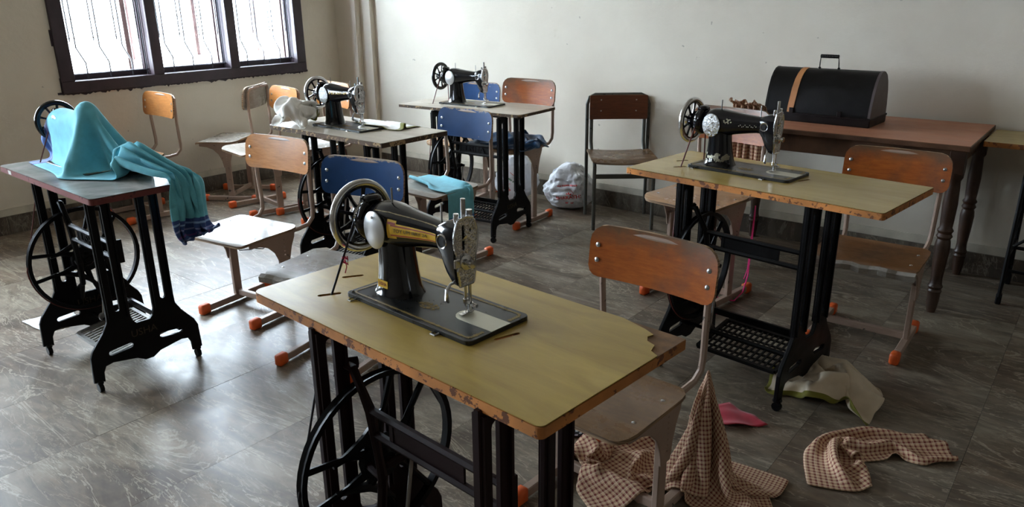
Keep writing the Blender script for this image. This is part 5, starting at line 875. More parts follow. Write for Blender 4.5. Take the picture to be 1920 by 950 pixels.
CL_['turq'] = (16, 34, [-530,8,8,8,8,7,7,8,7,7,7,5,3,0,6,11,12,14,13,14,14,14,13,5,0,-1,0,0,0,0,-1,0,-1,0,-211,8,7,8,8,7,8,7,7,8,8,8,9,11,11,12,12,14,13,14,14,13,13,5,0,0,0,0,0,0,0,0,0,-1,-240,8,8,8,8,8,9,10,11,11,13,13,13,11,11,12,13,14,13,13,14,14,13,4,0,1,0,0,0,0,1,0,0,0,-269,10,10,10,12,12,13,13,14,13,13,11,11,12,13,14,13,13,14,13,14,14,12,4,1,0,1,0,1,0,0,1,0,0,-282,13,13,13,13,13,13,13,11,12,12,12,14,13,14,14,13,13,14,13,14,13,13,4,0,1,1,1,0,1,1,0,1,0,-284,13,12,13,12,12,12,13,12,13,13,13,14,13,14,13,14,13,14,13,14,13,12,4,1,1,1,2,1,1,1,0,1,1,-289,13,13,12,12,13,12,13,13,13,13,14,13,13,14,14,13,13,14,13,14,13,12,4,2,1,2,2,1,1,2,1,1,1,-294,14,12,12,12,13,13,13,13,13,14,13,13,14,13,14,13,14,13,14,13,14,13,3,2,2,2,3,2,1,2,1,1,1,-298,13,13,12,13,13,12,13,13,14,13,13,14,13,14,13,14,13,14,13,13,14,12,4,2,2,5,3,3,2,1,1,1,0,-301,13,13,12,13,13,13,13,13,13,13,14,13,13,14,13,13,13,14,13,13,13,13,3,3,4,8,4,2,1,0,-1,-2,-2,-295,13,12,13,12,13,13,13,13,14,13,12,13,13,14,13,13,13,13,14,13,11,13,4,4,7,8,0,-1,-2,-3,-4,-4,-4,-277,13,13,12,13,12,13,13,14,12,12,11,13,13,14,13,14,14,14,14,14,12,12,5,4,1,-9,-1,-3,-3,-4,-4,-5,-4,-249,13,12,13,12,13,13,11,11,11,12,14,14,13,14,13,12,13,12,12,13,10,10,3,0,-5,-6,-4,-4,-4,-5,-4,-5,-5,-219,13,12,12,13,12,11,10,11,13,11,12,10,10,10,9,10,11,11,11,11,9,11,4,-1,-6,-5,-4,-5,-4,-4,-4,-4,-5,-195,14,13,13,13,11,11,10,7,6,6,7,7,8,9,9,10,11,11,10,11,9,11,9,2,-6,-4,-4,-4,-4,-4,-4,-3,-4,-187,15,15,15,14,12,10,0,-4,2,5,6,8,8,9,10,10,11,10,11,11,14,19,17,5,-6,-4,-4,-6,-5,-5,-3,-3,-3], [4182,-17,-16,-17,-17,-17,-17,-17,-17,-17,-17,-19,-18,-18,-18,-16,-14,-13,-13,-13,-12,-12,-11,-3,1,0,1,0,1,1,1,1,0,1,334,-16,-17,-16,-17,-17,-17,-16,-17,-17,-16,-16,-15,-15,-14,-13,-13,-13,-12,-13,-12,-12,-11,-3,0,1,0,1,0,1,0,1,1,0,316,-16,-17,-16,-17,-16,-15,-15,-14,-14,-13,-13,-13,-14,-14,-13,-12,-13,-13,-12,-13,-12,-10,-3,0,1,0,0,1,0,0,1,0,0,299,-16,-14,-15,-13,-14,-12,-13,-12,-13,-13,-14,-14,-13,-12,-13,-13,-13,-12,-13,-12,-12,-10,-3,0,0,0,0,1,0,0,0,0,0,293,-13,-13,-12,-13,-13,-13,-13,-14,-13,-14,-13,-12,-13,-12,-13,-12,-13,-13,-12,-13,-12,-10,-2,0,0,0,0,-1,0,0,0,0,-1,295,-13,-13,-13,-14,-13,-13,-13,-13,-13,-13,-12,-13,-12,-13,-12,-13,-13,-12,-13,-13,-11,-10,-2,-1,0,-1,0,-1,0,-1,0,-1,-1,296,-12,-13,-13,-14,-12,-14,-12,-13,-13,-13,-12,-13,-12,-13,-12,-13,-13,-12,-13,-13,-11,-10,-2,-1,-1,-1,-1,-1,-1,-1,-1,-1,-1,300,-12,-13,-14,-13,-13,-12,-13,-13,-13,-13,-12,-13,-12,-13,-12,-13,-13,-12,-13,-13,-12,-11,-1,0,-2,-3,-2,-1,-2,-2,-1,-2,0,306,-12,-13,-13,-13,-14,-13,-12,-13,-13,-13,-12,-13,-12,-13,-13,-12,-13,-13,-13,-13,-11,-10,-2,-1,-1,-7,-2,-4,-3,-2,-1,1,1,311,-13,-13,-13,-13,-14,-12,-13,-13,-13,-13,-12,-13,-13,-12,-13,-13,-14,-12,-13,-13,-10,-9,0,-2,-2,-12,-5,-3,-1,1,1,2,2,308,-13,-13,-13,-13,-14,-12,-13,-13,-13,-13,-13,-13,-12,-13,-13,-13,-13,-13,-13,-11,-8,-9,-1,-3,-5,-12,-3,0,0,1,1,2,2,304,-13,-13,-13,-13,-14,-13,-12,-13,-13,-14,-13,-14,-13,-12,-13,-12,-13,-12,-13,-12,-4,-11,-10,-9,-9,4,-1,-1,-1,0,0,0,1,311,-13,-13,-13,-14,-13,-13,-13,-14,-14,-13,-12,-12,-13,-12,-13,-13,-14,-14,-14,-15,-17,-16,-11,-9,-5,0,3,0,0,1,1,2,1,327,-13,-14,-13,-13,-13,-13,-14,-14,-13,-13,-14,-14,-15,-15,-16,-15,-16,-15,-16,-16,-17,-16,-12,-7,0,1,2,3,2,3,2,3,2,327,-12,-13,-12,-12,-14,-12,-15,-16,-16,-16,-17,-17,-17,-17,-16,-16,-15,-16,-15,-15,-14,-14,-6,-2,3,2,3,2,3,3,3,2,3,311,-10,-11,-11,-11,-13,-14,-18,-18,-19,-18,-18,-18,-17,-17,-17,-15,-16,-15,-15,-15,-10,2,-4,-2,3,2,2,4,3,3,3,2,3], [440,0,0,0,0,0,0,0,0,0,0,0,0,0,0,0,0,0,0,0,0,1,-6,-19,-19,-20,-18,-19,-19,-18,-19,-19,-18,-18,211,0,0,0,0,0,0,1,1,2,3,4,4,0,-5,-5,-4,-1,0,0,0,1,-6,-19,-19,-19,-19,-19,-19,-18,-19,-19,-18,-18,211,0,1,1,2,2,3,4,3,3,2,1,-2,-6,-7,-5,-2,0,0,0,0,2,-7,-19,-19,-19,-19,-19,-19,-18,-19,-19,-18,-18,217,3,3,4,3,2,2,1,-1,-1,-4,-4,-5,-5,-3,-1,0,0,0,0,0,2,-7,-19,-19,-19,-19,-19,-19,-18,-19,-19,-18,-18,233,2,0,1,-1,-1,-3,-2,-5,-4,-4,-3,-2,0,0,0,0,0,0,0,0,2,-7,-20,-18,-20,-18,-19,-19,-18,-19,-19,-18,-18,230,0,-1,-1,-3,-2,-3,-3,-3,-2,-1,0,0,0,0,0,0,0,0,0,0,3,-8,-20,-19,-19,-18,-19,-19,-18,-19,-19,-18,-18,219,2,0,-1,-3,-2,-2,-2,0,0,0,0,0,0,0,0,0,0,0,0,0,3,-9,-20,-18,-19,-19,-18,-19,-18,-19,-18,-18,-19,212,5,-1,-3,-1,-1,0,0,0,0,0,0,0,0,0,0,0,0,0,0,0,0,-9,-18,-19,-18,-18,-18,-19,-18,-18,-19,-18,-18,210,0,0,0,0,0,0,0,0,0,0,0,0,0,0,1,0,1,1,0,-2,-1,-10,-18,-19,-18,-16,-18,-19,-18,-18,-18,-19,-18,209,0,0,0,0,0,0,0,0,0,0,0,1,2,1,2,3,2,0,0,-3,-7,-11,-19,-19,-19,-13,-17,-19,-18,-19,-18,-18,-18,207,0,0,0,0,0,0,0,0,0,2,3,3,2,2,2,2,2,1,0,-6,-11,-9,-21,-18,-18,-13,-18,-18,-19,-18,-18,-18,-17,203,0,0,0,0,0,0,0,2,4,4,4,4,3,1,2,0,0,0,-1,-3,-16,-9,-17,-15,-17,-17,-19,-19,-18,-19,-17,-18,-18,200,-1,0,0,0,0,2,5,6,6,3,1,0,-1,-2,-2,-3,-3,-2,-2,-1,5,-8,-15,-18,-20,-17,-19,-19,-18,-19,-18,-17,-18,195,0,-1,0,0,3,6,8,5,-1,-3,-4,-4,-3,-2,-2,-1,-1,-1,0,2,8,-4,-14,-18,-19,-17,-19,-19,-18,-18,-18,-17,-18,180,1,1,2,3,5,7,5,-3,-5,-4,-1,-1,-1,0,0,0,0,0,1,4,9,-6,-15,-18,-17,-18,-18,-18,-18,-18,-18,-18,-18,160,2,2,3,5,6,6,2,0,0,0,0,0,0,0,0,0,0,0,1,0,-1,0,-7,-17,-18,-18,-18,-17,-18,-18,-18,-17,-18])
CL_['blue'] = (26, 31, [-284,-6,5,10,6,11,14,15,16,15,15,15,13,16,13,14,12,13,13,16,17,16,17,17,16,16,16,17,16,13,10,-387,-2,5,6,9,11,12,16,15,17,14,15,14,14,15,14,12,9,15,15,17,16,16,17,16,17,16,17,16,15,13,-394,1,4,9,9,10,13,15,15,16,16,14,15,14,15,14,8,12,14,15,16,16,16,16,17,17,15,17,17,15,15,-400,6,8,8,10,7,13,14,16,16,16,14,14,16,14,14,8,12,13,15,16,15,17,16,15,17,16,16,17,14,13,-392,8,9,6,2,12,14,11,16,17,16,16,12,13,15,15,11,11,14,13,16,16,15,16,16,15,16,17,17,14,14,-393,8,4,1,10,16,13,12,15,17,16,17,14,11,12,12,14,14,13,13,15,17,16,14,16,16,16,17,17,16,14,-415,7,7,12,15,14,15,15,14,17,16,17,16,13,11,12,12,14,14,12,14,16,16,16,15,15,16,17,17,17,15,-444,13,17,17,15,14,17,17,17,16,14,16,18,16,13,12,12,13,15,12,12,15,16,16,16,13,16,17,15,15,10,-441,13,17,17,15,17,17,18,17,13,14,16,17,18,16,14,13,13,15,14,11,13,16,16,16,15,13,13,10,12,5,-416,7,13,16,16,17,17,17,16,15,15,14,15,16,15,13,16,17,16,15,13,13,14,16,12,9,5,7,7,10,15,-391,8,10,14,14,13,16,17,17,17,13,14,16,13,14,16,17,15,13,17,17,15,10,9,3,2,5,8,13,17,14,-377,13,11,13,13,10,12,16,17,16,13,15,15,14,16,14,12,10,15,19,19,10,3,3,0,6,10,14,17,15,14,-365,13,16,13,11,12,10,13,15,15,15,15,15,16,11,6,9,12,18,18,12,0,2,4,8,13,16,16,11,14,16,-350,9,16,15,13,11,10,11,14,15,14,15,15,16,12,2,4,12,18,14,2,1,8,12,15,15,14,16,9,10,13,-338,12,13,15,13,12,11,9,12,14,13,14,15,16,16,7,0,6,15,13,8,7,9,13,12,14,14,16,12,8,11,-339,15,14,14,13,12,11,10,9,13,14,13,13,15,17,12,2,5,13,14,11,7,8,13,11,12,15,13,14,10,10,-339,13,14,15,14,12,12,11,10,10,12,12,14,13,16,14,5,7,13,14,11,5,7,14,11,11,15,13,14,12,9,-338,12,13,13,16,13,12,12,10,11,10,11,13,12,13,14,9,11,10,9,6,4,15,11,15,11,16,13,15,13,12,-342,13,14,12,13,14,14,12,11,11,11,10,11,13,12,14,10,4,-1,1,11,17,13,13,15,14,15,15,13,12,16,-338,10,13,15,14,14,13,13,11,12,11,10,11,10,13,13,7,-7,-9,9,16,14,14,17,17,15,15,14,12,12,7,-319,8,9,13,18,15,15,12,11,12,12,11,10,10,10,11,2,-15,-8,15,17,13,17,17,16,15,10,14,8,4,1,-287,9,8,10,16,15,16,16,10,11,13,12,11,11,8,2,-12,-15,0,17,18,17,16,17,14,13,14,13,-2,-3,-1,-270,12,10,12,15,16,16,16,13,10,13,15,12,10,7,-9,-17,-10,2,15,18,18,18,16,16,15,15,5,-2,-1,-1,-274,16,15,9,13,17,18,16,17,10,13,16,15,10,1,-17,-16,-10,3,17,18,18,19,16,15,14,15,8,1,-1,2,-279,15,11,9,14,18,16,18,17,12,15,16,17,9,-8,-18,-17,-9,7,17,18,19,16,13,9,13,18,12,4,5,8,-290,9,11,15,16,17,17,17,15,16,16,17,17,7,-14,-19,-18,-7,14,17,17,12,14,5,8,17,16,17,14,12,10], [4826,-6,-14,-17,-17,-16,-13,-12,-11,-3,-5,-5,-2,-11,-11,-14,-14,-14,-13,-9,-2,-5,-8,-10,-10,-8,-9,-8,-9,-2,3,290,-10,-15,-16,-17,-13,-12,-12,-10,-9,-2,-8,-3,-5,-12,-13,-15,-15,-11,-8,-7,-2,-6,-9,-10,-9,-8,-9,-9,-7,-4,299,-11,-14,-17,-16,-13,-13,-9,-10,-10,-7,-4,-8,-3,-8,-13,-15,-15,-9,-10,-5,-7,-5,-5,-10,-10,-7,-8,-9,-9,-7,303,-14,-17,-16,-16,-15,-11,-5,-9,-10,-10,-5,-5,-9,-4,-14,-15,-15,-8,-8,-8,-4,-8,-6,-5,-9,-7,-9,-9,-8,-7,299,-17,-17,-17,-16,-14,-7,-4,-9,-10,-9,-10,-2,-9,-10,-11,-15,-15,-9,-3,-9,-8,-3,-9,-5,-5,-6,-9,-9,-9,-7,291,-17,-18,-17,-14,-9,-6,-4,-8,-10,-10,-10,-7,-5,-12,-14,-14,-13,-6,-3,-8,-9,-9,-4,-9,-5,-5,-6,-8,-11,-13,287,-18,-15,-10,-9,-8,-8,-6,-7,-10,-10,-9,-10,-10,-9,-13,-13,-13,-7,-3,-4,-9,-10,-8,-5,-11,-8,-2,-7,-10,-13,271,-11,-3,-9,-9,-8,-7,-7,-7,-11,-11,-10,-9,-10,-11,-13,-13,-13,-10,-3,0,-6,-11,-10,-8,-7,-9,-4,-10,-12,-15,265,5,-2,-8,-8,-8,-7,-7,-10,-13,-12,-11,-9,-7,-11,-12,-13,-13,-13,-5,1,-2,-9,-10,-10,-7,-6,-11,-15,-17,-18,263,17,5,-5,-9,-8,-9,-8,-11,-11,-12,-11,-12,-10,-11,-13,-11,-9,-9,-7,-2,-1,-7,-10,-9,-9,-12,-19,-18,-15,-5,252,12,11,2,-5,-11,-9,-8,-9,-9,-12,-12,-11,-12,-14,-9,-7,-9,-10,-6,-4,-2,-5,-15,-14,-16,-18,-17,-12,-1,0,247,0,3,-1,7,-1,-9,-9,-10,-9,-12,-12,-11,-11,-12,-8,-8,-11,-8,-3,-3,-5,-16,-18,-19,-18,-15,-12,0,2,1,245,-1,-4,-12,-4,9,6,-5,-10,-10,-12,-11,-11,-11,-12,-9,-10,-11,-3,-2,-10,-18,-19,-18,-17,-13,-11,-5,5,2,1,238,2,-5,-12,-15,-3,10,10,-4,-11,-12,-13,-11,-10,-12,-8,-9,-11,-2,-10,-17,-19,-17,-14,-12,-12,-10,-6,6,6,2,233,-4,-1,-11,-15,-13,2,14,7,-9,-14,-14,-12,-7,-11,-10,-5,-9,-11,-12,-15,-17,-16,-14,-11,-12,-6,-10,-2,9,6,238,-11,-3,-5,-14,-15,-10,8,15,3,-13,-13,-13,-11,-8,-12,-5,-8,-13,-12,-16,-17,-16,-14,-9,-11,-8,-5,-11,-1,5,256,-13,-10,-3,-8,-15,-15,-4,13,14,-3,-12,-14,-9,-10,-11,-7,-10,-14,-13,-16,-17,-17,-9,-9,-10,-10,-5,-10,-13,-6,274,-9,-14,-12,-3,-8,-14,-14,2,16,10,-4,-13,-10,-8,-11,-9,-14,-15,-16,-17,-19,-9,-4,-9,-10,-11,-7,-10,-13,-14,267,-4,-8,-12,-14,-7,-4,-13,-12,8,16,8,-6,-14,-6,-8,-15,-17,-18,-19,-15,-6,-4,-5,-10,-10,-11,-9,-14,-14,-9,261,-15,-9,-4,-10,-13,-6,-5,-13,-7,14,14,4,-9,-13,-8,-18,-17,-17,-16,-6,-3,-4,-6,-10,-11,-11,-13,-15,-10,-6,252,-17,-17,-11,1,-4,-12,-5,-8,-15,2,15,11,2,-14,-15,-17,-11,-14,-12,-6,-1,-5,-8,-10,-12,-14,-13,-12,-10,-11,252,-17,-17,-16,-9,3,0,-10,-6,-14,-10,7,13,6,-4,-14,-12,-8,-15,-11,-4,-6,-4,-8,-12,-12,-13,-11,-12,-13,-11,239,-14,-15,-7,-7,-5,1,-3,-10,-12,-13,-5,10,6,-3,4,-8,-13,-16,-11,-1,-3,-7,-10,-10,-12,-12,-13,-13,-12,-11,222,-9,-6,-2,-5,-6,-4,-1,-9,-13,-13,-9,0,5,10,4,-9,-13,-15,-9,0,-3,-7,-10,-13,-13,-10,-13,-14,-13,-12,221,-3,-3,-2,-4,-6,-7,-5,-8,-13,-12,-9,-4,7,12,2,-9,-13,-15,-9,-4,-3,-10,-15,-16,-14,2,-8,-14,-13,-14,229,-4,-3,-2,-4,-7,-7,-9,-12,-11,-10,-8,-4,8,10,0,-6,-15,-12,-9,-10,-15,-13,-18,-16,-8,9,-2,-11,-13,-16], [493,17,11,1,5,1,-2,-4,1,13,8,-8,-13,-2,0,0,-1,-1,7,6,-7,-4,0,0,0,-7,-5,4,6,15,16,-49,16,11,6,1,-8,-6,0,0,5,12,5,-11,-10,-1,0,2,7,-3,5,5,-9,-6,-1,0,-4,-8,0,6,10,13,-27,16,10,-1,-5,-4,0,-4,-2,0,7,12,2,-12,-8,0,8,3,-9,2,10,4,-10,-7,-2,0,-10,-3,5,7,10,-10,12,1,-4,2,8,-4,-11,-3,0,1,10,12,-3,-12,0,9,1,-10,-7,5,11,3,-9,-9,-2,-10,-4,4,10,12,-8,4,1,6,10,4,-11,-15,-3,0,0,4,14,10,-6,-2,5,3,-10,-14,-4,6,13,3,-11,-10,-9,-4,1,10,11,8,4,3,8,5,-5,-12,-15,-6,0,0,1,10,14,8,3,3,-3,-13,-14,-8,-1,7,12,3,-10,-9,-8,-2,2,4,35,4,3,4,-6,-11,-8,-9,-10,-1,1,1,5,10,13,9,5,-2,-11,-15,-12,-4,1,8,11,4,-6,-9,-3,-1,1,22,4,9,-2,-10,-10,-6,-5,-5,2,6,2,1,4,7,8,7,7,-6,-15,-15,-10,-1,2,8,11,5,-5,0,1,3,-15,11,10,-2,-9,-6,-4,-1,2,8,6,4,1,1,3,5,4,6,0,-13,-16,-14,-6,1,4,11,12,8,4,2,0,-38,4,13,8,-5,-2,-1,0,3,6,4,6,4,3,5,5,3,0,-7,-10,-14,-14,-12,1,11,15,13,6,2,-6,9,-41,-10,6,12,11,5,0,-1,1,3,6,6,4,6,6,0,-5,-8,-10,-5,-4,-11,-15,7,12,9,4,0,-4,-1,15,-31,-12,-7,10,11,14,9,3,2,3,6,5,5,5,-1,-9,-12,-12,-7,4,0,-14,-3,5,3,-1,-2,-1,5,10,14,-30,-14,-8,0,13,12,13,12,4,6,6,4,4,1,-9,-16,-13,-12,3,6,-8,-4,-2,-3,-5,-4,-2,7,15,13,11,-26,-17,-10,-1,3,15,12,12,11,6,2,2,4,3,-8,-17,-17,-11,7,-2,-7,-5,-5,-3,1,0,-3,6,15,16,14,-19,-14,-13,-5,0,6,14,9,12,8,-1,1,2,5,0,-13,-19,-16,-1,-1,-5,-1,0,1,9,3,-11,-2,11,14,15,-11,-3,-12,-11,-3,1,9,11,7,12,4,0,-1,-1,4,-7,-18,-17,-4,0,0,0,0,0,10,9,-9,-12,3,14,15,-3,6,-6,-13,-10,-4,2,12,6,8,14,6,0,-10,-2,-2,-17,-15,-2,0,3,5,2,-9,8,12,-4,-14,-6,7,16,0,12,4,-7,-11,-11,-7,5,14,2,11,15,5,-10,-9,-5,-14,-7,3,6,4,6,-6,-15,2,12,2,-12,-6,2,7,-5,13,11,6,-5,-11,-13,-7,8,13,3,13,14,0,-13,-10,-6,1,4,4,4,-1,-15,-12,2,10,-1,-6,2,4,-5,-14,6,11,10,8,-2,-12,-14,-5,12,9,6,15,12,-4,-10,-2,3,2,3,-4,-13,-13,-5,2,5,3,2,4,-4,-16,-9,0,4,8,11,8,-1,-14,-14,2,14,7,10,17,9,-4,0,5,-4,-3,-8,-15,-9,-2,3,6,8,4,-6,-14,-16,0,-2,-2,-2,8,10,9,-3,-15,-9,8,12,9,15,18,10,-3,-8,-12,-4,2,-4,-10,-1,6,7,5,-7,-14,-15,-16,27,-3,-3,-13,-6,4,10,7,-8,-11,-1,9,11,15,16,11,-5,-12,-11,-4,7,6,-1,0,4,2,-5,-13,-14,-15,-16,57,-4,-10,-17,-11,-1,3,7,0,-8,-2,2,10,15,16,5,-5,-11,-11,-1,7,6,3,0,0,0,-5,-11,-13,-15,-14,79,-12,-15,-17,-12,-2,-5,3,0,-6,0,2,9,15,13,3,-5,-11,-10,-1,6,5,1,-1,2,0,-4,-8,-12,-14,-10,86,-17,-15,-13,-11,-7,-7,-4,-3,-3,3,3,9,15,10,1,-4,-12,-2,-1,-2,3,0,3,3,-4,-2,-9,-8,-8,-7])
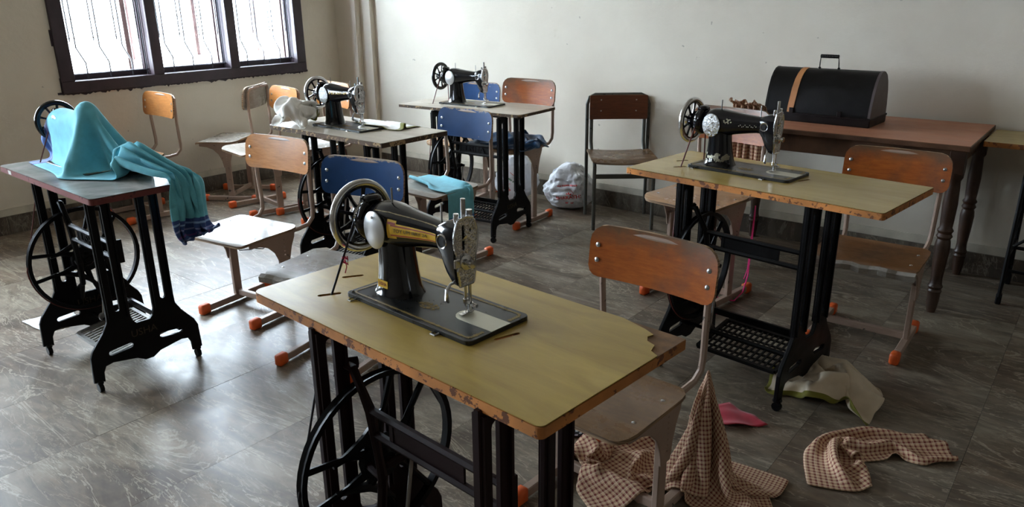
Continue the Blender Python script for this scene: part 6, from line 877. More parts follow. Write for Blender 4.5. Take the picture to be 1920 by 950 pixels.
CL_['whiteA'] = (26, 30, [-1283,17,16,15,16,15,13,11,3,-6,-9,0,6,2,3,0,5,14,17,8,-1,7,15,11,8,17,6,-13,-12,-2,-176,15,17,14,9,8,12,10,2,-10,-6,0,3,4,10,6,4,15,16,4,5,14,12,10,14,17,7,-11,-6,-2,-183,12,14,17,8,4,4,9,-4,-13,-6,0,4,7,11,10,8,17,12,7,14,9,9,15,17,14,10,0,-7,-1,-194,15,11,14,11,1,2,3,-11,-16,-8,2,11,11,10,11,11,16,13,13,12,8,13,13,16,15,13,-1,-5,-1,-196,17,15,9,-6,-5,12,-1,-11,-16,-9,10,17,16,10,9,10,13,16,14,13,11,4,8,16,20,6,-5,-6,-7,-176,17,17,14,-5,-14,-6,3,-10,-13,0,13,16,18,16,9,8,11,16,15,13,7,2,4,14,11,0,-4,-6,-1,-160,17,16,8,-3,-7,-14,-8,-5,-1,6,10,15,15,16,13,6,11,16,11,7,10,5,6,14,-6,-3,-5,-2,6,-148,16,9,-1,-4,3,-6,-11,-1,8,0,8,14,11,13,12,9,12,14,1,5,16,13,12,0,-11,-8,-5,3,9,-136,11,-2,-4,-1,5,1,-4,8,7,-1,5,14,11,10,11,6,14,5,0,13,17,15,3,-10,-11,-8,-1,7,12,-129,-3,-6,-2,2,8,3,8,12,8,0,4,12,12,11,7,3,13,8,2,13,11,8,-5,-11,-11,-6,7,11,11,-131,-14,-3,1,6,8,11,13,12,9,3,2,11,12,10,2,5,14,11,3,11,11,-9,-9,-12,-6,6,10,11,12,-143,-12,3,6,7,6,11,13,7,7,13,4,9,11,7,2,4,11,0,2,14,14,-6,-14,-6,3,8,9,11,11,-151,-1,4,4,7,6,9,14,4,2,17,11,8,11,5,2,4,0,-4,-5,13,12,11,-1,-6,1,6,7,7,7,-148,2,2,8,8,3,10,12,10,1,7,18,11,12,7,2,3,0,-2,-9,-11,14,15,7,-1,9,6,6,6,6,-162,8,9,9,7,2,10,10,10,7,7,14,16,11,7,4,2,-2,-4,-8,-13,-1,13,10,10,10,10,6,5,7,-165,10,7,6,8,7,10,10,9,8,7,14,16,14,8,3,2,-2,-6,-11,-13,-4,9,14,11,8,12,5,0,4,-152,4,1,7,12,12,11,10,10,8,7,10,16,16,13,4,1,-3,-9,-13,-13,-4,9,13,11,9,12,6,-3,0,-149,-3,5,12,14,10,8,12,13,10,8,8,12,16,17,8,1,-8,-15,-14,-9,-3,9,13,12,10,13,8,-1,1,-164,2,10,11,11,10,12,12,12,12,8,7,8,13,18,11,1,-15,-13,-15,-8,1,9,13,11,13,6,6,1,1,-161,8,10,11,11,11,10,12,12,13,10,5,5,11,1,7,7,-12,-10,-6,-9,6,9,9,11,5,-2,-1,0,2,-134,9,9,12,11,11,9,13,12,12,10,0,2,6,-3,0,5,-1,-12,-4,10,6,9,7,-4,-10,-4,0,0,3,-102,7,6,9,11,13,12,12,12,10,-1,-10,5,9,5,-5,-8,3,-2,5,14,6,-1,3,-2,-7,-14,-9,0,4,-71,8,5,6,8,13,13,11,7,-1,-9,-1,10,9,6,-3,-13,-7,16,13,14,-2,-14,-8,-3,-3,-6,-13,-6,4,-44,10,8,7,5,13,8,4,0,-8,-3,9,12,6,3,-3,-10,0,12,17,12,-6,-15,-11,-9,-7,-3,-12,-12,2,-25,11,10,8,10,10,-5,1,-6,-5,9,15,11,4,-2,-4,1,6,9,6,6,-2,-6,-12,-11,-5,-5,-17,-14,-7,-13,13,11,11,13,7,-13,-11,-6,8,15,15,10,6,-2,0,4,5,8,-2,-15,2,8,-2,-10,-4,-14,-17,-15,-11], [4045,-6,-8,-8,-7,-3,1,3,-2,-8,-16,-10,-5,-15,-18,-17,-15,-9,4,13,13,13,0,-10,-16,-1,11,5,-5,-19,133,6,-3,-8,-11,-11,-7,4,10,-9,-15,-11,-12,-17,-12,-15,-15,-8,7,14,13,2,-9,-11,-8,2,15,8,-14,-17,125,12,8,-4,-12,-11,-10,-6,10,-3,-15,-14,-17,-15,-11,-11,-13,-5,8,14,3,-10,-10,-5,1,9,12,-2,-14,-16,128,4,13,8,-9,-11,-9,-9,-5,2,-13,-17,-14,-11,-11,-10,-12,-5,9,6,-9,-10,-1,6,4,3,5,-11,-14,-17,152,-5,2,13,-4,-12,2,-11,-12,-3,-14,-16,-5,-7,-11,-10,-12,-9,0,-2,-7,1,9,8,3,-1,-14,-11,-14,-12,171,-5,-3,-4,-9,-8,12,-4,-11,-12,-17,-10,-7,-2,-8,-10,-10,-10,-7,-4,-1,5,10,9,4,-10,-19,-14,-9,-3,173,-5,-4,-7,-11,-10,1,5,-12,-16,-9,-4,-8,-5,-6,-10,-9,-10,-7,-1,-2,5,10,8,-7,-17,-15,-11,-2,3,173,-5,-5,-11,-11,-8,-6,0,-12,-13,2,-4,-9,-5,-7,-10,-8,-9,-6,-4,-3,7,8,-2,-16,-11,-11,-4,1,5,174,-6,-10,-12,-10,-5,-6,-7,-13,-7,3,-3,-10,-4,-6,-9,-8,-9,-6,-3,-5,-4,6,-7,-6,-10,-10,0,4,5,174,-10,-12,-11,-8,-4,-6,-8,-13,-7,2,-2,-11,-9,-7,-2,-3,-10,-7,-4,-9,-3,6,-5,-9,-13,-4,3,3,5,170,-10,-12,-9,-7,-4,-5,-10,-13,-9,-1,0,-10,-11,-4,1,-4,-10,-11,-4,-13,3,7,-6,-10,-14,-3,0,3,5,176,-10,-13,-11,-8,-2,-4,-10,-13,-8,-4,-3,-8,-11,-2,4,-4,-12,-12,-14,-9,11,7,-9,-17,-16,-6,-2,3,1,196,-17,-16,-15,-11,2,1,-8,-14,-4,1,-10,-7,-13,0,6,-9,-16,-15,-18,10,10,1,-16,-16,-19,-10,-5,-3,-1,207,-17,-16,-13,-4,8,-4,-12,-15,-11,7,3,-11,-13,-4,5,-13,-17,-16,-18,15,11,-4,-16,-17,-11,-14,-9,-6,-3,208,-14,-11,-7,-1,7,-3,-14,-15,-15,-6,8,0,-14,-9,0,-11,-18,-16,-7,9,8,-8,-14,-13,-3,-13,-9,-4,-4,198,-9,-6,-3,-2,3,-4,-13,-15,-15,-14,-2,7,-8,-13,-5,-9,-18,-12,2,9,4,-10,-11,-8,-3,-11,-10,-2,-3,191,-4,-4,-3,-3,-3,-10,-10,-12,-15,-14,-14,2,3,-13,-10,-8,-17,-5,8,9,2,-9,-11,-7,-4,-11,-11,0,-1,191,-2,-5,-7,-9,-13,-13,-4,-4,-13,-16,-14,-10,3,-1,-13,-13,-12,5,9,7,2,-9,-11,-8,-7,-12,-14,-2,-3,206,-4,-10,-14,-13,-12,-8,-3,-3,-11,-15,-14,-11,-10,0,-10,-14,-1,10,10,8,0,-9,-11,-8,-12,-16,-16,-18,-8,239,-8,-13,-14,-12,-12,-10,-7,-3,-8,-14,-10,-10,-12,-15,-12,0,-2,12,14,11,-4,-8,-12,-12,-16,-18,-18,-19,-15,261,-14,-15,-11,-12,-11,-14,-6,-4,-9,-7,-5,-13,-16,-17,-15,-8,8,13,16,6,-13,-6,-13,-15,-13,-15,-18,-17,-15,267,-16,-17,-15,-12,-9,-11,-6,-3,-2,-2,-13,-17,-14,-16,-15,-13,4,19,15,0,-17,-16,-13,-16,-14,-8,-10,-15,-11,265,-14,-15,-17,-15,-10,-5,-1,2,-1,-10,-18,-15,-14,-15,-15,-12,7,5,11,3,-16,-13,-15,-16,-17,-14,-12,-6,-2,255,-11,-12,-13,-15,-11,4,3,1,-7,-17,-15,-12,-15,-15,-14,-11,6,-2,1,-3,-5,-7,-13,-16,-16,-18,-7,-4,-5,239,-9,-12,-12,-11,7,8,0,-5,-16,-14,-9,-13,-16,-15,-14,-15,2,2,-14,-9,-3,-1,-7,-13,-16,-10,0,-4,-6,214,-8,-10,-9,-2,13,14,-5,-14,-17,-6,-10,-15,-15,-16,-17,-15,0,-3,-16,-10,-10,-2,1,-12,-10,4,0,-3,-5], [766,-2,4,6,6,10,13,15,18,15,3,-15,-16,-8,2,6,7,5,-2,-9,-12,-10,-9,-10,-7,-6,8,7,-11,-5,14,-6,-2,7,11,11,12,12,14,10,-5,-14,-11,1,8,8,7,5,-4,-10,-11,-9,-10,-10,-6,-5,-2,-6,-8,0,26,-4,-5,3,11,13,15,13,8,-2,-7,-10,-2,6,10,9,9,2,-5,-10,-9,-11,-11,-7,-5,-6,-7,-14,-8,-2,42,-8,-3,1,9,13,16,15,7,-9,-9,-3,2,7,10,9,8,3,-6,-9,-10,-11,-10,-10,-6,-2,-11,-12,-9,-6,43,-2,-9,5,13,8,16,14,8,-7,-7,-2,-1,0,11,11,9,7,-5,-10,-11,-13,-14,-14,-6,6,-8,-14,-9,-11,34,2,-2,6,13,10,11,15,8,-1,-5,-4,0,-4,2,10,13,10,-1,-10,-13,-16,-16,-15,-13,-1,1,-9,-13,-17,34,4,7,13,13,12,10,12,11,1,-12,-12,4,4,-1,8,14,9,-1,-13,-17,-14,-12,-13,-8,-5,-3,-12,-18,-16,31,6,14,14,13,15,15,14,10,-9,-17,-15,2,13,7,7,13,7,-8,-17,-17,-6,-6,-11,-5,-7,-11,-17,-17,-15,27,13,15,12,15,16,16,17,4,-15,-17,-16,-2,13,14,10,14,3,-13,-18,-9,7,-6,-13,-12,-10,-12,-18,-16,-13,29,13,12,14,16,16,16,13,0,-15,-17,-17,-6,9,12,16,17,3,-13,-18,-6,16,-7,-16,-11,-8,-16,-16,-14,-14,34,5,13,15,16,16,14,8,-2,-13,-17,-18,-9,6,15,17,16,5,-8,-18,-3,6,-7,-13,-4,-4,-17,-15,-13,-13,33,1,12,11,14,16,14,6,-7,-13,-11,-17,-13,5,16,17,17,2,-8,-1,2,-6,-13,-2,2,-8,-16,-15,-14,-14,16,5,9,8,13,16,15,8,-8,-18,-5,-9,-15,1,17,15,14,-5,-10,10,7,-10,-8,1,3,-3,-15,-15,-16,-16,-4,7,8,10,15,16,14,4,-1,-16,-14,-1,-8,-1,15,16,12,-6,-6,0,3,-9,-9,1,4,11,-8,-14,-16,-17,-26,8,11,14,16,16,15,1,-3,-4,-15,-9,-3,0,13,18,14,2,-5,-14,-6,-12,-8,1,6,15,3,-14,-16,-16,-41,12,15,16,16,17,14,6,-1,-6,-7,-10,-4,-5,8,17,15,4,-10,-14,-7,-17,-11,3,12,15,6,-13,-17,-17,-42,16,18,16,13,11,11,11,6,-7,-6,1,-6,-5,-1,13,16,1,-14,-9,-8,-17,-12,3,13,15,6,-11,-17,-18,-38,17,16,10,8,8,10,12,12,3,-5,6,0,-5,-6,2,16,-7,-3,-6,-13,-17,-12,3,11,12,4,-5,-16,-18,-36,17,10,3,6,9,12,12,13,8,-1,7,11,-1,-5,-5,-7,-4,5,0,-15,-18,-12,5,11,4,-5,-6,-6,-14,-32,14,6,3,6,8,8,11,13,10,3,13,14,0,-6,-10,-18,-7,6,9,-9,-18,-12,-3,7,-1,-4,-2,-2,-10,-28,6,2,6,8,7,5,11,12,9,12,17,5,-5,-7,-8,-15,-12,5,8,7,-10,-14,-12,-6,9,0,-5,-3,-11,-21,-3,-2,4,8,8,8,11,13,15,18,8,-2,-6,-8,-7,-8,-16,-1,11,11,4,-8,-11,-12,2,10,-10,-11,-13,-5,-9,-6,-4,4,8,11,14,16,18,12,0,-3,-5,-8,-8,-3,-3,0,5,5,-3,-4,-4,-6,-5,7,2,-14,-17,14,-10,-10,-10,-8,5,17,16,18,14,3,-1,-1,-7,-7,-9,2,14,11,2,-11,-15,-7,-3,-4,-2,2,6,-8,-17,33,-9,-11,-10,-10,-10,17,17,15,6,0,4,-2,-8,-9,-8,7,18,15,10,-13,-18,-16,-10,-6,0,12,5,-10,-15,53,-9,-10,-11,-13,-11,6,13,8,1,5,2,-3,-6,-10,-4,10,17,14,5,-1,-16,-15,-18,-8,14,10,-7,-10,-13])
CL_['whiteB'] = (16, 26, [-834,8,9,6,6,2,1,6,7,11,13,14,14,13,14,14,13,14,13,11,14,13,14,13,14,13,-280,7,7,6,6,7,9,10,12,11,13,13,14,13,14,14,13,14,13,11,14,13,14,13,14,13,-301,8,9,11,11,12,12,11,10,12,13,13,14,13,14,14,13,14,13,12,13,13,14,13,14,13,-315,13,14,13,13,10,10,11,13,13,13,13,14,13,14,14,12,13,14,13,13,13,14,13,12,12,-312,13,12,12,10,10,13,14,13,13,12,13,13,13,14,13,14,13,14,14,13,13,11,10,8,10,-305,12,12,12,11,13,13,13,13,14,13,13,13,14,13,14,13,14,13,12,10,10,8,11,13,13,-307,13,13,13,12,13,13,14,13,13,14,13,13,14,13,14,13,12,9,9,10,11,13,13,12,12,-305,13,13,13,13,13,13,14,13,13,13,14,13,13,14,12,9,8,11,13,12,13,11,8,8,11,-293,13,13,13,13,13,13,14,13,13,13,13,14,13,10,8,11,12,13,11,10,7,10,11,12,11,-289,13,13,13,13,13,13,14,13,13,13,13,12,10,10,12,12,10,9,9,11,12,11,13,12,12,-291,13,13,13,13,13,13,14,13,13,13,12,10,11,11,10,10,9,12,12,12,12,12,12,13,12,-293,13,13,14,13,13,13,13,13,13,12,11,12,9,9,11,12,11,12,12,12,12,13,12,12,12,-294,14,13,13,13,13,13,13,13,13,12,11,10,10,11,12,11,12,12,12,12,12,12,12,13,12,-295,13,13,13,13,13,14,13,13,12,12,11,11,11,11,12,11,12,12,12,12,12,12,12,12,13,-296,13,13,13,13,13,13,14,12,13,12,12,11,11,11,11,12,12,11,12,12,13,12,12,12,12,-297,12,13,13,13,14,13,13,12,12,13,12,12,11,11,11,12,12,11,13,12,12,12,12,13,12], [4095,-13,-12,-15,-16,-16,-16,-15,-14,-12,-10,-9,-9,-9,-8,-9,-9,-9,-8,-9,-9,-9,-8,-9,-8,-9,267,-14,-14,-15,-14,-13,-13,-11,-11,-10,-9,-9,-9,-9,-8,-9,-9,-8,-9,-9,-9,-8,-9,-9,-8,-9,250,-13,-12,-11,-10,-10,-11,-11,-10,-10,-9,-9,-9,-9,-8,-9,-8,-9,-9,-9,-8,-9,-9,-9,-8,-9,241,-10,-8,-9,-10,-11,-12,-10,-9,-10,-9,-9,-9,-8,-9,-8,-10,-9,-8,-9,-8,-9,-9,-8,-10,-10,244,-10,-10,-10,-12,-12,-9,-8,-9,-10,-10,-9,-9,-9,-8,-9,-9,-8,-9,-8,-8,-9,-10,-11,-13,-12,248,-10,-11,-9,-11,-10,-9,-9,-9,-9,-9,-9,-9,-8,-9,-8,-8,-9,-8,-9,-11,-12,-12,-11,-9,-9,244,-9,-9,-9,-10,-9,-9,-9,-8,-9,-9,-9,-9,-9,-8,-9,-8,-10,-11,-11,-11,-10,-9,-10,-9,-10,245,-9,-8,-10,-9,-9,-9,-9,-9,-9,-9,-9,-9,-8,-9,-9,-11,-11,-11,-9,-9,-10,-11,-13,-13,-12,256,-8,-9,-10,-9,-9,-9,-9,-9,-9,-9,-9,-9,-8,-10,-12,-10,-9,-10,-11,-11,-14,-12,-11,-11,-10,260,-9,-9,-9,-10,-9,-9,-9,-9,-9,-9,-9,-9,-10,-10,-10,-10,-12,-12,-12,-12,-10,-11,-10,-11,-10,261,-9,-9,-9,-9,-10,-9,-9,-9,-9,-9,-9,-10,-9,-11,-12,-12,-12,-11,-11,-10,-10,-11,-10,-11,-10,262,-9,-9,-9,-9,-9,-9,-9,-10,-9,-9,-9,-10,-12,-12,-12,-11,-11,-10,-11,-10,-11,-10,-10,-11,-10,263,-9,-9,-9,-9,-9,-9,-9,-9,-10,-9,-10,-12,-11,-12,-11,-11,-11,-10,-11,-10,-11,-10,-10,-11,-10,264,-9,-9,-9,-9,-9,-9,-9,-10,-9,-10,-11,-11,-12,-11,-11,-11,-11,-10,-11,-10,-11,-10,-10,-11,-10,265,-9,-9,-9,-9,-10,-9,-9,-9,-10,-10,-11,-11,-12,-11,-11,-11,-11,-11,-10,-10,-11,-10,-10,-11,-10,266,-10,-10,-9,-9,-9,-10,-9,-10,-11,-10,-10,-11,-12,-11,-12,-10,-10,-12,-9,-11,-10,-10,-11,-10,-10], [770,4,5,3,0,0,0,0,1,-1,0,0,0,0,0,0,0,0,-4,-7,-1,0,0,0,0,0,10,2,1,2,3,5,3,-1,-4,-6,-3,0,0,0,0,0,0,1,-3,-8,-2,0,0,0,0,0,15,3,5,4,4,1,-2,-5,-7,-5,-1,1,0,0,0,-1,0,0,-2,-7,-3,0,0,0,0,2,25,4,1,0,-3,-4,-5,-4,-3,0,-1,0,0,0,0,-1,-4,-1,-1,-4,-1,0,0,2,4,5,19,-2,-3,-3,-5,-4,-2,0,0,-1,-3,-3,0,0,-1,-1,-2,0,0,0,0,4,5,5,6,5,-7,-3,-3,-2,-4,-3,-1,0,0,-1,-1,0,0,0,0,0,0,0,2,4,5,6,6,4,4,1,-26,-2,-1,-2,-1,0,0,0,0,0,0,0,0,0,0,0,2,4,7,6,5,5,1,0,-3,-3,-24,0,0,0,0,0,0,0,0,0,0,0,0,0,1,4,7,7,6,3,0,-2,-4,-4,-4,-4,-10,0,0,0,0,0,0,0,0,0,0,0,0,2,7,8,6,3,-1,-4,-4,-5,-4,-3,-3,-2,0,0,0,0,0,0,0,0,0,0,0,0,4,7,7,3,-1,-4,-4,-5,-3,-2,-2,0,0,0,0,0,0,0,0,0,0,0,0,0,0,5,8,4,-2,-4,-3,-5,-1,-1,-1,0,0,0,0,0,0,0,0,0,0,0,0,0,0,0,3,8,2,-5,-4,-3,-1,0,0,0,0,0,0,0,0,0,0,0,0,0,0,0,0,0,0,1,5,3,-6,-3,0,0,0,0,0,0,0,0,0,0,0,0,0,0,0,0,0,0,0,0,0,1,3,-2,-2,0,1,0,0,-1,1,-1,0,0,0,0,0,0,0,0,0,0,0,0,0,0,-3,-1,1,2,1,0,0,1,-1,0,0,0,0,0,0,0,0,0,-6,-1,0,0,0,0,-1,-2,-2,-2,1,3,2,1,-1,-1,2,0,-1,1,-1,1,0,0,0,1])
